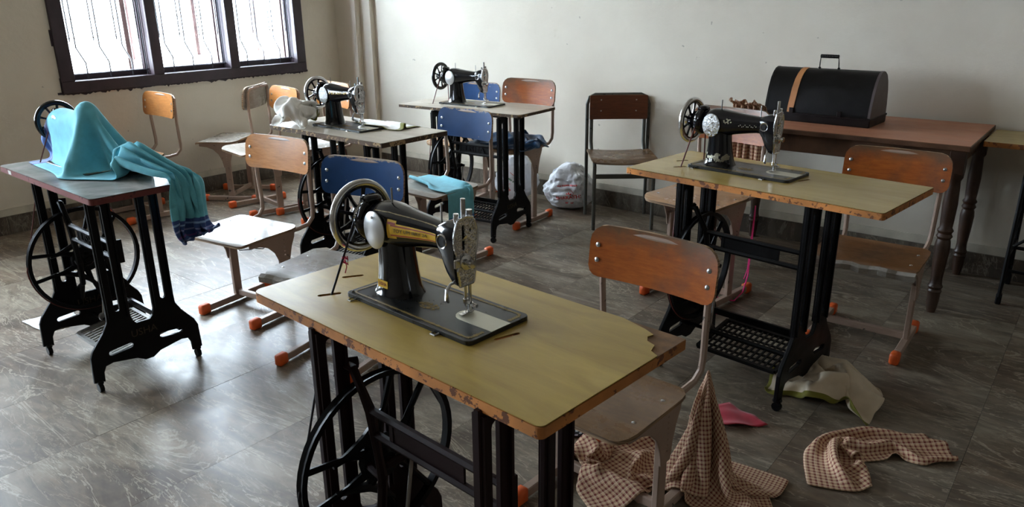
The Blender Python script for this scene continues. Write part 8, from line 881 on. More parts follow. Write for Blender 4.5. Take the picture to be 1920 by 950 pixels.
CL_['hang'] = (36, 38, [379,-1,3,6,9,4,10,17,16,7,12,21,19,19,21,21,10,-13,-21,-19,-17,-18,-5,16,-1,1,13,14,14,15,15,16,16,18,19,21,20,20,-296,-5,-1,9,11,1,5,17,11,1,19,20,20,19,17,19,10,-12,-20,-19,-16,-19,-6,19,6,4,13,14,14,14,15,16,15,17,19,19,20,20,-286,-8,-4,10,12,4,-2,14,1,6,21,20,20,18,13,17,12,-10,-21,-17,-17,-19,-2,18,10,9,13,14,14,14,15,15,15,16,17,19,19,20,-280,-17,-7,20,15,5,-4,4,-2,9,20,19,18,15,12,18,14,-8,-20,-17,-19,-16,3,15,14,13,14,13,14,14,15,15,15,12,15,18,20,20,-281,-16,-7,21,18,10,-3,-6,-4,6,20,15,16,16,12,18,16,-6,-21,-16,-20,-10,7,14,16,14,14,15,13,14,15,15,13,11,11,17,20,21,-283,-19,-6,21,21,15,2,-5,-8,-3,14,15,15,16,13,18,17,-4,-20,-18,-19,-3,11,15,15,15,14,13,11,10,18,18,12,11,7,15,21,21,-285,-16,-11,18,21,18,11,1,-7,-8,2,14,15,15,12,18,18,-1,-20,-20,-15,3,14,16,14,14,11,7,7,9,20,21,16,13,3,14,21,21,-292,-9,-7,10,17,19,16,9,0,-8,-7,7,13,15,12,17,20,-1,-19,-21,-9,9,15,15,13,10,5,3,6,13,21,19,18,10,5,17,21,21,-283,-5,-6,-1,9,16,18,15,8,-2,-11,-3,11,13,12,17,19,2,-19,-21,-2,14,15,13,9,4,2,6,13,15,5,16,18,10,12,20,21,22,-271,-5,-3,1,-2,6,14,16,14,8,-5,-10,3,12,11,15,20,2,-19,-17,6,15,14,9,4,2,7,14,14,7,-4,8,18,14,17,22,21,22,-259,-4,3,2,-3,-3,2,11,15,13,8,-7,-7,9,10,12,21,2,-19,-11,12,15,9,5,4,8,13,13,9,1,-2,0,12,19,21,22,21,21,-246,-1,5,2,0,-4,-4,0,7,14,15,4,-7,2,8,9,19,3,-18,-3,16,10,5,5,9,13,12,6,-1,-2,-2,5,13,19,22,21,21,17,-225,-2,3,4,2,-1,-5,-5,-3,5,13,13,4,-1,3,5,15,6,-17,6,15,5,5,10,13,10,3,-4,-5,0,4,10,15,19,21,18,14,10,-187,-3,-1,1,1,0,-1,-3,-7,-5,2,10,13,5,5,3,6,5,-6,8,10,5,11,11,6,0,-5,-5,0,7,10,14,14,15,14,10,8,10,-148,-3,-2,-1,-1,-1,-2,-2,-4,-6,-6,-1,8,12,9,3,4,4,1,6,9,10,9,2,-3,-6,-2,3,10,12,11,9,8,6,7,8,10,8,-123,2,1,-1,-2,-2,-2,-2,-2,-3,-6,-6,-2,8,9,6,3,3,3,9,8,5,1,-4,-4,1,10,10,10,6,3,2,2,5,7,9,9,10,-121,6,5,2,-1,-1,-1,1,0,1,-1,-2,-10,1,4,8,4,3,7,7,1,-2,-6,2,8,10,8,3,1,0,1,2,3,3,8,9,13,19,-132,3,5,4,2,2,2,1,1,1,3,-5,2,2,1,2,5,6,4,0,2,2,5,5,2,0,-2,0,1,2,2,1,3,3,5,14,20,20,-145,3,3,5,3,3,2,2,2,2,1,2,4,5,5,4,5,4,4,5,5,4,-1,-8,-4,-2,-1,0,1,1,2,1,3,5,10,18,21,18,-147,2,2,1,4,3,2,1,2,2,3,8,6,7,8,6,4,3,5,8,7,6,4,-2,-5,-3,-3,-2,-2,0,0,0,2,1,7,17,20,11,-120,5,1,-3,0,1,0,0,2,5,6,6,5,7,4,2,4,6,2,2,7,6,5,10,2,-2,-2,-1,0,1,1,0,0,-2,0,13,18,8,-110,6,1,0,1,1,0,1,4,7,5,2,0,-1,0,4,5,6,6,0,2,10,3,4,3,2,0,2,2,4,4,3,1,-3,0,14,17,13,-131,15,3,-2,0,2,4,6,6,5,3,-1,-9,-8,3,6,6,4,7,4,-1,17,9,3,-2,-3,-3,-2,1,3,7,7,8,-1,2,15,17,16,-150,20,8,-1,4,6,6,5,3,2,-2,-11,-15,-4,12,6,3,4,-2,12,-1,13,16,11,3,-1,-5,-6,-6,-2,3,9,12,9,5,14,18,16,-163,18,13,9,7,5,2,1,1,-1,-9,-17,-13,5,16,1,6,5,-13,10,10,6,14,15,12,5,-1,-4,-6,-6,-4,3,11,14,11,16,18,16,-166,19,15,9,2,-3,-2,4,5,-8,-16,-16,-5,14,13,-3,9,5,-16,-1,17,9,8,14,15,13,6,0,-5,-8,2,-1,4,12,16,17,18,17,-166,17,8,1,-3,-6,4,13,0,-15,-17,-13,7,16,7,-4,13,4,-16,-9,13,16,7,9,15,15,13,7,-1,-10,-3,7,10,9,14,17,17,17,-170,3,-5,2,3,2,14,8,-10,-17,-16,-3,15,13,-1,-1,14,5,-17,-12,6,17,13,6,10,15,16,13,7,-4,-7,4,13,16,12,15,17,17,-185,-6,1,-1,4,14,14,-1,-16,-17,-10,9,16,5,-3,1,17,6,-16,-16,-1,14,18,8,6,11,16,16,14,4,-3,3,11,17,16,16,15,16,-203,11,9,-6,-5,13,10,-10,-18,-13,1,15,11,-1,-2,3,17,7,-15,-17,-7,9,19,14,6,6,12,16,16,13,3,6,11,17,17,17,16,14,-203,15,9,-8,-9,7,3,-15,-16,-6,11,14,4,-4,-1,5,17,8,-12,-19,-11,4,15,19,10,4,9,13,15,13,8,14,18,17,17,18,17,16,-204,15,10,-9,-13,0,-6,-16,-11,4,15,8,0,-6,1,5,17,8,-9,-19,-15,-1,12,18,17,6,7,13,13,14,17,18,18,17,17,17,18,17,-203,16,11,-10,-14,-12,-12,-13,-3,11,12,0,-2,-6,1,7,17,8,-6,-18,-18,-6,9,16,19,14,8,12,16,17,18,18,18,18,17,18,17,17,-200,15,12,-11,-15,-16,-15,-12,3,13,3,-4,-3,-6,0,9,18,9,-4,-17,-20,-10,7,14,18,19,17,14,14,18,19,18,18,18,17,18,17,18,-199,16,11,-10,-16,-16,-17,-12,8,6,-6,-4,-3,-5,-1,10,19,10,-3,-16,-20,-13,3,15,18,19,21,20,17,17,18,19,18,17,18,18,17,18,-197,16,11,-11,-15,-16,-18,-9,6,-6,-5,-5,-6,-4,0,12,19,11,-2,-14,-21,-16,0,15,20,20,20,20,23,19,19,19,18,18,18,18,17,18], [2006,-22,-22,-20,-20,-6,-5,-9,-12,-13,-9,-6,-2,-3,-4,2,16,14,-3,-10,-11,-10,-3,-2,4,2,-12,-17,-17,-16,-17,-16,-16,-14,-13,-11,-9,-9,318,-18,-20,-18,-17,-2,1,-9,-12,-13,-7,-6,-5,-4,-12,-3,16,15,0,-10,-12,-4,6,-3,1,0,-13,-16,-17,-16,-17,-16,-15,-14,-12,-10,-9,-8,294,-15,-17,-17,-14,4,7,-9,-12,-13,-4,-6,-7,-11,-16,-6,15,16,3,-12,-11,5,10,-2,-2,-3,-13,-16,-16,-17,-16,-15,-15,-13,-12,-9,-8,-8,260,-13,-11,-3,-11,3,12,-6,-13,-13,-3,-9,-11,-14,-17,-7,13,18,3,-13,-6,10,12,0,-3,-7,-13,-14,-16,-17,-16,-15,-15,-14,-10,-7,-6,-7,222,-12,-11,3,1,7,13,0,-10,-14,-7,-14,-12,-13,-17,-8,11,18,3,-12,0,14,10,1,-4,-10,-13,-12,-14,-15,-16,-15,-15,-13,-8,-5,-6,-6,181,-8,-11,3,6,11,15,9,-2,-11,-15,-14,-14,-13,-16,-9,9,19,3,-11,7,15,7,-2,-7,-10,-12,-14,-15,-15,-9,-11,-13,-13,-5,-4,-4,-5,141,-8,-6,8,5,9,15,15,7,-4,-17,-15,-15,-14,-16,-10,7,19,3,-7,12,14,3,-5,-9,-13,-15,-17,-18,-17,-6,0,-2,-8,-3,-3,-4,-4,101,-10,-2,14,10,7,11,14,15,5,-11,-18,-15,-16,-16,-11,5,18,3,-2,17,10,-1,-8,-12,-16,-18,-19,-19,-15,-2,10,8,-3,-3,-3,-3,-3,64,-5,-2,8,16,11,8,11,16,13,0,-16,-18,-15,-17,-13,3,18,2,5,17,6,-6,-11,-16,-18,-19,-18,-14,-3,6,8,10,-1,-2,-1,-2,-2,55,-6,-6,-8,8,15,12,9,12,14,12,-7,-19,-16,-18,-13,0,18,2,12,15,0,-11,-15,-18,-18,-17,-12,-2,5,7,4,9,3,-1,0,-2,-2,49,-7,-11,-11,-3,7,14,13,10,10,14,6,-12,-18,-18,-14,-2,17,4,16,10,-7,-15,-17,-18,-16,-10,-1,5,7,6,5,6,4,2,-2,-3,2,43,-8,-14,-12,-9,-2,6,12,14,10,10,11,1,-15,-17,-15,-6,16,6,18,3,-14,-17,-17,-15,-8,0,5,6,6,6,7,6,3,-1,-1,-1,0,38,-7,-13,-12,-10,-8,-3,4,11,14,10,8,10,-6,-16,-12,-8,10,10,16,-7,-17,-16,-14,-6,2,4,4,3,7,8,8,6,1,0,0,-5,-15,41,-2,-8,-10,-10,-9,-7,-3,2,8,13,10,8,3,-10,-7,-8,4,11,6,-11,-16,-11,-3,2,2,1,3,7,8,7,6,7,4,-1,-9,-17,-20,57,-4,-5,-7,-8,-7,-7,-6,-4,1,4,10,8,3,2,-2,-8,4,8,-4,-9,-12,0,2,-1,-1,4,7,6,6,7,7,7,1,-9,-18,-19,-20,81,-7,-6,-7,-7,-6,-6,-6,-6,-3,-1,5,8,1,4,3,-7,5,2,-6,-3,-2,-2,-4,0,4,5,6,8,7,7,4,-1,-7,-14,-19,-18,-9,86,-1,-4,-5,-6,-7,-6,-6,-6,-5,-4,0,9,-2,0,3,-3,4,-3,-2,2,0,-5,0,2,4,8,7,4,2,-1,-3,-4,-8,-14,-17,-7,6,57,7,2,2,-2,-4,-5,-6,-6,-5,-5,-3,1,0,-1,-1,-1,0,1,1,1,0,-2,1,7,5,-1,-2,-3,-2,-3,-3,-5,-6,-9,-1,4,8,30,6,8,9,-1,-3,-5,-5,-4,-5,-6,-9,0,0,0,0,0,0,0,0,0,0,4,7,1,2,1,-1,-3,-4,-3,-3,-5,-4,-3,3,4,9,25,3,3,-4,-5,-5,-4,-5,-4,-4,-2,0,3,-1,-1,0,-1,1,0,1,1,0,2,3,9,5,3,1,-2,-2,-3,-3,-3,-4,-3,3,4,8,12,-3,-7,-10,-6,-5,-5,-5,-4,-2,1,4,14,-1,0,3,-3,4,-3,-2,1,4,6,-2,0,2,1,1,2,0,0,0,0,-1,0,5,4,11,-22,-3,-6,-6,-6,-5,-5,-5,-1,5,8,9,7,0,5,1,-6,4,3,-6,-2,-2,-6,-2,-3,1,2,1,2,1,1,2,1,-3,0,9,8,16,-40,-1,-5,-7,-6,-4,-3,2,8,9,11,11,6,-1,6,-3,-8,4,8,-3,-7,-4,-9,-10,-7,-4,0,0,2,1,1,2,1,-1,1,10,12,14,-47,-1,-3,-6,-4,1,5,10,12,13,12,8,1,5,5,-9,-11,4,15,2,-11,-7,-5,-11,-13,-10,-7,-5,-3,0,1,1,2,1,3,10,12,15,-53,-1,-2,0,6,9,12,12,14,13,12,-1,4,9,-3,-16,-14,10,15,14,-8,-12,-8,-7,-11,-13,-12,-10,-9,-8,-5,-1,2,3,5,10,13,14,-43,-2,3,10,12,11,12,13,13,12,4,-1,10,5,-13,-19,-13,14,12,20,3,-12,-12,-9,-7,-10,-13,-13,-11,-8,-15,-12,-5,2,7,11,13,13,-22,3,10,12,10,10,14,11,14,6,-2,8,11,-7,-19,-20,-10,16,12,18,14,-6,-13,-13,-8,-6,-10,-14,-13,-7,-14,-16,-16,-9,2,11,13,13,11,6,2,11,14,12,10,13,10,0,4,12,3,-15,-21,-21,-7,16,11,17,19,4,-10,-14,-12,-8,-6,-10,-13,-13,-10,-17,-15,-14,-11,1,11,14,48,0,0,12,15,10,8,14,5,1,10,10,-8,-20,-21,-20,-6,17,12,14,20,12,-3,-13,-14,-11,-7,-6,-10,-14,-13,-16,-15,-12,-12,-12,-2,10,84,-5,-8,15,17,9,11,11,2,7,12,0,-16,-21,-21,-20,-4,17,14,11,19,17,5,-8,-13,-13,-11,-7,-6,-12,-16,-15,-14,-13,-10,-12,-13,-6,115,-15,-5,13,16,13,12,7,5,12,6,-11,-20,-21,-21,-20,-2,17,17,8,17,19,12,0,-11,-13,-12,-10,-9,-10,-14,-13,-12,-12,-13,-11,-12,-14,121,-15,-7,13,13,16,11,7,10,10,-4,-19,-20,-20,-21,-20,-2,18,19,7,14,20,16,7,-4,-12,-12,-11,-10,-11,-11,-12,-12,-12,-13,-13,-12,-13,121,-15,-9,12,12,15,12,11,11,2,-15,-21,-20,-20,-21,-19,-1,18,20,9,9,19,18,14,5,-8,-12,-10,-11,-10,-12,-11,-12,-13,-13,-12,-13,-13,119,-15,-9,12,13,13,13,12,8,-9,-21,-20,-21,-20,-21,-18,0,18,21,11,6,16,19,16,11,3,-10,-11,-9,-11,-11,-12,-12,-12,-13,-13,-13,-12,117,-15,-9,11,14,13,14,12,-2,-19,-21,-21,-21,-20,-21,-17,1,17,21,14,3,14,19,15,13,9,3,-7,-11,-10,-12,-11,-12,-13,-13,-13,-12,-13,115,-14,-10,12,13,14,13,10,-15,-20,-22,-21,-22,-21,-21,-16,2,17,21,15,2,10,19,14,10,8,8,8,-3,-9,-12,-12,-12,-13,-12,-13,-13,-13], [5,0,1,-1,0,10,9,-8,4,15,17,-2,-12,-9,-4,-1,-3,-1,4,5,6,8,10,-5,-19,-19,-5,0,0,0,0,0,0,0,0,0,0,0,0,11,6,-7,-8,5,12,-3,9,17,7,-2,-4,-7,2,2,-2,-2,3,4,7,4,-4,-8,-15,-19,-7,-1,0,0,0,0,0,0,0,0,0,0,3,11,9,0,-9,-8,12,7,13,15,-4,0,1,3,5,3,-2,-2,2,5,5,0,-12,-11,-14,-18,-9,-4,-1,0,0,0,0,2,0,-2,0,0,4,-3,6,7,4,-6,8,15,16,13,-3,2,5,5,6,3,-2,-2,2,4,4,-5,-15,-15,-15,-15,-9,-8,-5,-1,0,0,1,8,1,-8,-2,0,13,-8,-5,2,9,5,10,20,18,14,0,5,6,5,6,3,-1,-2,1,4,1,-9,-17,-16,-15,-12,-12,-10,-9,-5,-1,0,6,9,-8,-7,0,0,19,-1,-9,1,4,9,14,18,20,17,6,5,6,5,6,4,0,-3,1,4,-2,-13,-17,-15,-14,-12,-12,-10,-10,-8,-3,-2,7,7,-15,-7,0,0,13,10,2,4,4,8,11,15,19,19,12,7,6,5,7,4,0,-2,0,2,-5,-15,-16,-14,-14,-12,-10,-10,-10,-9,-5,-2,4,-2,-19,-7,0,0,2,16,16,13,6,7,9,12,17,19,17,9,7,6,6,5,1,-3,0,1,-9,-15,-15,-14,-13,-11,-11,-10,-10,-9,-5,-1,-4,-14,-20,-5,0,0,0,20,20,19,12,9,8,11,15,17,19,13,8,7,6,6,1,-2,-1,-2,-11,-15,-14,-14,-12,-11,-11,-11,-10,-14,-18,-8,-4,-15,-15,-3,0,2,3,20,20,19,19,14,10,11,12,14,19,17,11,7,7,5,2,-2,-1,-4,-13,-15,-13,-13,-12,-11,-11,-13,-15,-20,-20,-18,-9,-12,-9,-1,3,3,6,20,18,18,21,20,15,13,12,14,16,18,15,8,7,7,3,-3,-2,-7,-13,-14,-13,-13,-13,-12,-14,-17,-19,-21,-21,-20,-16,-11,-3,5,4,-6,12,20,16,18,20,22,20,17,14,14,14,16,18,11,7,8,3,-2,-3,-9,-13,-14,-13,-13,-13,-15,-18,-20,-22,-21,-21,-19,-16,-8,0,4,-3,-10,18,20,18,18,19,20,22,21,18,16,15,15,18,13,9,8,5,-3,-4,-10,-14,-14,-13,-14,-17,-19,-21,-21,-22,-21,-20,-17,-16,-6,-1,-7,-12,-10,30,21,20,20,19,20,22,21,22,19,18,15,17,15,10,8,4,-1,-5,-10,-15,-12,-15,-18,-21,-22,-22,-21,-22,-19,-18,-15,-15,-12,-12,-14,-8,-1,31,21,21,20,21,21,21,22,22,22,22,18,17,16,10,8,3,-1,-6,-9,-13,-14,-20,-22,-23,-22,-22,-20,-19,-17,-18,-18,-18,-20,-17,-8,2,-5,30,21,21,22,21,21,22,21,23,23,23,21,18,15,13,9,4,-1,-7,-11,-14,-16,-22,-23,-23,-22,-20,-19,-19,-20,-21,-21,-22,-20,-14,-1,-4,-14,42,21,21,22,21,21,22,22,23,22,25,22,19,16,15,12,6,-2,-9,-14,-16,-18,-23,-23,-22,-20,-20,-21,-23,-22,-22,-22,-21,-20,-11,-8,-13,-5,51,20,21,21,22,22,23,22,23,22,26,21,18,18,17,16,10,-4,-14,-16,-18,-18,-21,-23,-23,-23,-23,-22,-23,-22,-22,-21,-21,-20,-18,-16,-5,0,56,20,21,19,22,22,23,22,24,22,24,21,18,19,18,18,18,-9,-18,-19,-18,-18,-20,-22,-24,-24,-25,-23,-25,-22,-23,-21,-22,-21,-20,-7,2,-8,53,21,21,22,21,21,22,22,24,22,25,20,18,17,17,15,10,-4,-13,-16,-18,-17,-21,-24,-23,-24,-24,-23,-25,-22,-23,-22,-22,-21,-20,1,6,-15,48,21,21,20,21,22,22,22,23,22,24,19,19,16,15,11,6,-2,-9,-13,-16,-17,-22,-22,-24,-22,-23,-23,-23,-22,-22,-22,-22,-21,-22,0,12,-13,39,20,21,21,21,22,22,21,22,21,21,20,19,15,12,9,4,-1,-7,-11,-13,-16,-21,-22,-22,-22,-22,-22,-22,-22,-21,-22,-21,-21,-21,-6,8,2,35,14,21,20,21,22,21,21,20,19,20,19,16,15,13,7,3,-1,-5,-9,-16,-12,-16,-20,-21,-21,-23,-21,-23,-21,-22,-20,-20,-20,-20,-6,0,4,43,8,19,21,21,20,20,19,18,18,19,16,16,16,12,6,3,-1,-2,-10,-17,-15,-13,-16,-18,-19,-21,-20,-22,-21,-22,-21,-17,-18,-20,-6,0,1,46,8,16,17,19,19,18,18,17,17,17,14,16,15,10,5,4,-1,-2,-8,-15,-16,-14,-14,-15,-17,-18,-19,-19,-19,-21,-21,-20,-16,-17,-5,3,-3,32,12,15,18,18,19,18,16,17,16,15,14,16,13,7,6,4,-1,-3,-5,-12,-16,-16,-14,-14,-15,-16,-17,-19,-17,-15,-18,-20,-18,-15,-5,0,0,14,15,18,19,19,18,16,14,16,14,13,15,16,10,6,5,4,-1,-4,-5,-8,-13,-15,-16,-14,-13,-15,-15,-18,-17,-16,-11,-9,-17,-16,-8,-1,0,3,19,21,17,14,17,13,13,15,13,14,17,14,7,5,5,4,-1,-4,-5,-7,-10,-14,-16,-15,-14,-13,-14,-15,-18,-16,-13,-4,-1,-11,-15,-5,0,0,17,19,16,12,11,12,13,14,12,17,16,10,6,5,4,4,-1,-4,-6,-6,-8,-11,-14,-16,-15,-13,-13,-14,-15,-15,-14,-6,3,4,-6,-13,-5,0,15,14,12,6,11,12,13,13,14,18,13,8,5,5,4,4,-1,-4,-6,-6,-7,-9,-12,-15,-16,-15,-13,-12,-13,-14,-12,-7,3,6,6,-3,-14,-3,5,15,10,0,11,13,12,13,17,16,10,6,4,5,4,4,-1,-4,-6,-6,-7,-7,-9,-13,-16,-16,-14,-13,-13,-11,-7,-2,3,2,5,3,-5,-8,2,12,7,-5,9,12,12,15,19,13,6,5,4,5,4,3,-1,-3,-7,-6,-6,-6,-7,-10,-15,-16,-14,-14,-11,-6,-1,0,0,0,2,2,-2,-2,1,8,7,-10,3,11,14,18,17,9,4,4,4,5,4,3,-1,-3,-6,-7,-6,-6,-6,-6,-10,-16,-14,-12,-8,-1,0,0,0,0,0,0,0,0,0,6,8,-10,-3,8,14,19,12,4,3,4,4,4,4,3,0,-4,-5,-7,-6,-6,-6,-4,-4,-7,-12,-13,-6,0,0,0,0,0,0,0,0,0,0,4,9,-9,-3,2,12,16,4,2,3,4,4,4,4,3,0,-3,-5,-7,-7,-6,-5,-5,-3,0,-1,-8,-9,0,0,0,0,0,0,0,0,0,0,3,9,-8,-4,0,13,4,-3,2,3,4,4,4,4,3,0,-3,-5,-6,-7,-7,-4,-3,-3,0,0,0,0,0,0,0,0,0,0,0,0])
CL_['under'] = (23, 28, [223,17,18,18,18,18,14,11,8,14,16,12,-3,-10,-16,1,10,12,13,14,13,15,13,-3,12,18,16,19,-294,18,18,18,18,16,12,8,8,16,16,13,2,-13,-16,-5,9,12,14,14,14,14,8,11,18,13,17,18,-296,18,17,18,18,13,10,7,11,16,16,14,7,-11,-16,-11,3,12,14,15,14,12,15,17,13,15,18,18,-299,17,18,18,15,10,7,10,14,17,14,13,12,3,-16,-14,-8,6,13,16,14,16,18,14,15,17,19,18,-303,18,17,16,11,7,10,13,16,17,11,12,12,14,-2,-16,-9,-10,8,16,17,18,15,16,18,18,19,18,-307,18,15,14,8,8,14,15,17,15,6,11,13,10,15,0,-11,-14,-6,14,18,17,17,18,18,18,18,18,-310,14,14,14,7,12,17,16,17,12,1,8,13,13,15,12,-1,-10,-8,10,10,14,18,19,18,18,18,18,-309,4,14,13,10,15,17,15,16,8,2,5,12,15,14,14,10,-3,-7,11,11,7,14,18,18,19,17,19,-295,-10,6,15,15,15,15,9,13,4,3,7,14,14,15,14,14,8,-7,6,17,8,8,18,18,18,18,18,-281,-10,-3,14,18,17,13,1,3,2,4,8,14,15,14,14,15,14,10,-2,12,17,6,11,18,18,19,18,-277,-1,-2,11,16,16,18,3,-7,-1,-9,8,15,14,15,14,14,14,16,9,8,14,15,7,14,18,18,19,-285,16,6,5,10,15,18,5,-6,-12,-13,5,15,15,14,14,15,14,15,15,13,10,16,14,12,16,17,19,-291,17,12,8,4,19,9,-1,-3,-12,-11,3,15,15,14,14,15,15,14,15,13,13,16,17,16,15,17,17,-288,13,5,7,16,16,-3,-1,-1,-7,-11,3,14,15,14,14,15,13,15,14,14,16,17,17,16,16,18,17,-282,3,3,12,20,5,-7,-3,0,-5,-2,5,12,13,16,10,14,14,15,15,16,16,17,16,16,17,17,14,-282,1,11,16,10,0,3,-1,-3,2,10,5,7,7,11,6,12,14,15,17,16,17,17,16,16,16,14,14,-288,9,16,12,2,9,18,5,-1,2,9,10,7,3,7,-4,2,13,17,16,17,17,17,16,14,14,16,16,-297,10,16,9,13,17,19,15,7,3,8,11,7,3,4,-4,-8,1,15,16,17,16,17,13,14,16,17,16,-300,9,17,16,18,16,18,18,10,16,7,8,9,8,-2,-3,-7,-6,4,11,16,16,14,13,17,18,14,15,-292,9,14,18,18,18,17,17,12,19,9,3,13,15,6,-4,-8,-4,-4,-4,14,14,15,17,16,14,16,17,-284,13,10,13,16,18,18,16,12,19,5,4,15,18,13,3,-7,-9,1,-9,0,15,17,14,15,17,18,18,-283,17,13,10,11,16,18,12,14,16,1,9,17,17,16,5,-3,-17,-7,2,-3,14,16,15,19,18,18,19,-287,18,17,14,12,10,11,9,17,11,5,15,16,14,17,7,-5,-13,-17,-3,7,14,18,19,18,19,18,19], [1803,5,6,5,3,2,-1,-3,-5,1,10,8,2,2,3,15,16,13,12,11,12,10,-9,-19,-12,-2,2,3,-72,6,5,5,4,1,-4,-6,-5,5,9,8,5,0,2,13,15,14,13,12,11,1,-14,-10,-3,-1,2,2,-72,6,6,4,3,-2,-6,-7,-1,6,9,9,5,-1,3,10,14,15,13,11,5,-6,-4,-1,-4,-1,2,3,-73,6,6,4,0,-6,-9,-4,4,7,8,8,8,-2,0,10,14,16,12,7,0,2,1,-5,-3,2,3,3,-74,6,6,1,-5,-11,-6,2,6,7,0,7,12,4,-7,13,13,15,15,4,5,1,-4,-2,2,3,2,3,-74,5,3,-2,-11,-9,1,6,6,4,-5,5,10,-2,8,12,11,12,17,10,0,1,-1,2,2,2,3,3,-75,0,0,-4,-11,-5,6,7,6,1,-8,-1,6,7,11,12,11,11,13,14,5,0,1,2,1,2,3,2,-75,-8,-1,-3,-10,-1,8,9,5,-2,-8,-5,6,11,12,12,11,11,12,11,6,5,3,2,1,2,2,2,-84,-2,-6,-2,-5,-1,7,8,1,-9,-4,0,9,11,11,12,12,11,12,12,4,6,7,1,2,1,2,2,-107,10,5,-2,-5,-3,11,8,-6,-10,-5,3,10,11,11,12,11,11,11,13,7,2,9,5,1,1,3,2,-126,7,17,5,-8,-7,4,15,2,-9,-9,3,11,11,11,12,11,11,11,10,10,5,5,7,4,1,3,2,-130,8,14,6,-12,-9,5,16,7,-8,-9,3,10,11,11,12,11,12,10,11,8,7,7,4,5,3,3,4,-131,5,11,6,-15,-7,6,14,10,-8,-8,3,11,10,11,12,12,10,11,10,7,9,6,7,6,3,4,4,-132,5,2,-1,-5,-1,-5,9,15,1,-9,4,10,10,11,11,12,11,11,5,11,5,4,8,9,7,6,3,-130,0,1,5,-3,-13,-13,9,16,9,-3,5,10,6,10,14,11,11,8,9,7,5,8,9,9,8,3,-3,-127,-1,8,-1,-12,-13,-2,8,17,13,-2,1,12,9,7,13,10,11,9,6,8,9,7,9,8,2,-4,-5,-126,10,4,-12,-10,3,1,2,13,16,-1,-6,10,16,10,15,11,11,7,8,9,8,8,7,0,-6,-1,6,-136,14,-1,-10,3,4,2,-3,1,18,0,-7,8,17,14,17,15,15,7,8,9,8,7,-3,-4,2,5,2,-139,14,1,-3,1,4,2,0,0,2,3,-1,4,12,19,17,14,16,14,11,9,7,-2,-2,3,2,-6,-8,-124,13,8,0,1,2,4,0,0,3,2,0,2,6,16,16,15,13,16,15,13,5,0,2,-3,-7,-5,-2,-125,10,12,7,2,2,3,0,0,4,0,0,4,3,12,16,15,12,17,14,14,9,2,-6,-6,-2,0,1,-130,6,9,11,7,4,2,-2,0,5,-2,3,4,1,8,17,16,11,13,18,16,10,-4,-5,0,0,0,0,-130,6,6,7,8,9,1,-4,3,3,-1,4,5,-1,4,16,17,13,7,13,16,12,5,0,0,0,0,0], [5,0,0,0,0,5,13,15,15,18,-2,-12,-19,-16,-9,-8,0,0,0,0,0,0,7,1,6,-5,-7,-2,0,0,0,0,2,9,14,16,16,10,-2,-9,-18,-12,-9,-12,-5,0,1,-1,1,9,7,7,-4,-13,-6,-1,0,0,0,1,5,13,15,16,14,7,-3,-8,-15,-14,-7,-11,-10,-2,2,-1,9,11,7,-3,-13,-10,-3,0,0,0,0,4,11,14,14,15,12,3,-7,-10,-10,-17,-10,0,-6,-7,1,5,12,6,-4,-10,-11,-5,0,0,0,0,3,9,14,13,14,13,7,-4,-15,-11,-7,-11,-14,3,9,-4,-8,11,6,-5,-10,-9,-4,0,0,0,0,3,9,12,13,13,12,8,2,-11,-16,-12,-9,-14,-9,14,10,6,-5,-9,-2,-6,-7,-2,1,4,-2,-2,2,11,11,12,13,12,3,4,-1,-15,-16,-15,-11,-10,-1,5,13,11,9,-11,-14,-10,-3,0,0,2,5,2,3,15,13,11,13,10,-2,-2,-7,-17,-16,-17,-10,-3,0,1,6,14,12,5,-13,-16,-8,-1,1,1,1,1,19,15,15,11,10,10,-2,-14,-13,-15,-17,-16,-7,0,0,0,1,10,11,13,0,-15,-15,-5,3,-1,-2,0,37,11,17,9,0,4,4,-14,-18,-14,-18,-14,-4,0,0,0,0,0,11,13,11,-4,-15,-13,-3,0,0,0,55,7,9,-6,-2,0,6,-7,-17,-15,-13,-15,-2,0,0,0,0,0,0,10,14,9,-6,-15,-11,-1,0,0,66,1,2,-13,-9,-2,8,0,-15,-9,-11,-15,-3,0,0,0,0,0,0,2,11,14,4,-9,-12,-8,-2,0,68,-4,-8,-13,-12,0,14,9,-12,-10,-12,-17,-3,0,0,0,0,0,0,5,12,8,-2,-3,-5,-10,-5,1,71,-11,-17,-15,-12,7,20,14,-8,-17,-10,-18,-5,3,3,-3,2,-4,2,12,4,-6,-5,-3,-2,-3,0,6,66,-18,-18,-13,-2,6,13,17,-3,-16,-16,-17,-1,10,3,-7,-2,-4,8,0,-5,-6,-1,0,0,1,7,11,49,-18,-11,-2,-3,-15,13,17,6,-13,-17,-16,-7,11,10,-11,-10,5,0,-6,-1,0,0,0,4,8,10,10,34,-13,0,-3,-15,-15,5,17,12,-8,-17,-15,-12,2,16,-2,-13,-3,-2,0,0,0,0,5,10,11,10,5,18,4,-3,-13,-14,-6,0,11,16,-3,-16,-14,-16,-5,13,3,-1,-8,-7,0,0,0,6,12,12,8,-1,-8,18,8,-4,-4,-4,-7,-1,8,17,2,-18,-16,-15,-11,-1,4,10,6,-9,-11,0,5,13,12,5,-5,-9,-8,16,8,6,2,1,-1,-4,5,14,5,-17,-18,-10,-6,-9,-2,7,13,1,-10,-5,7,11,3,-8,-9,-7,-6,13,7,10,10,5,2,-1,7,13,-2,-17,-17,-9,3,-5,-7,-4,4,7,5,-2,2,0,-9,-9,-5,-2,0,2,5,8,12,12,8,2,13,11,-9,-19,-14,-4,7,0,-7,-7,-4,-6,4,6,-2,-7,-9,-1,-1,0,0,0,0,3,10,12,13,15,16,6,-13,-17,-10,-5,12,6,-6,-7,-5,-7,-16,-5,-1,-1,0,0,0,0,0])
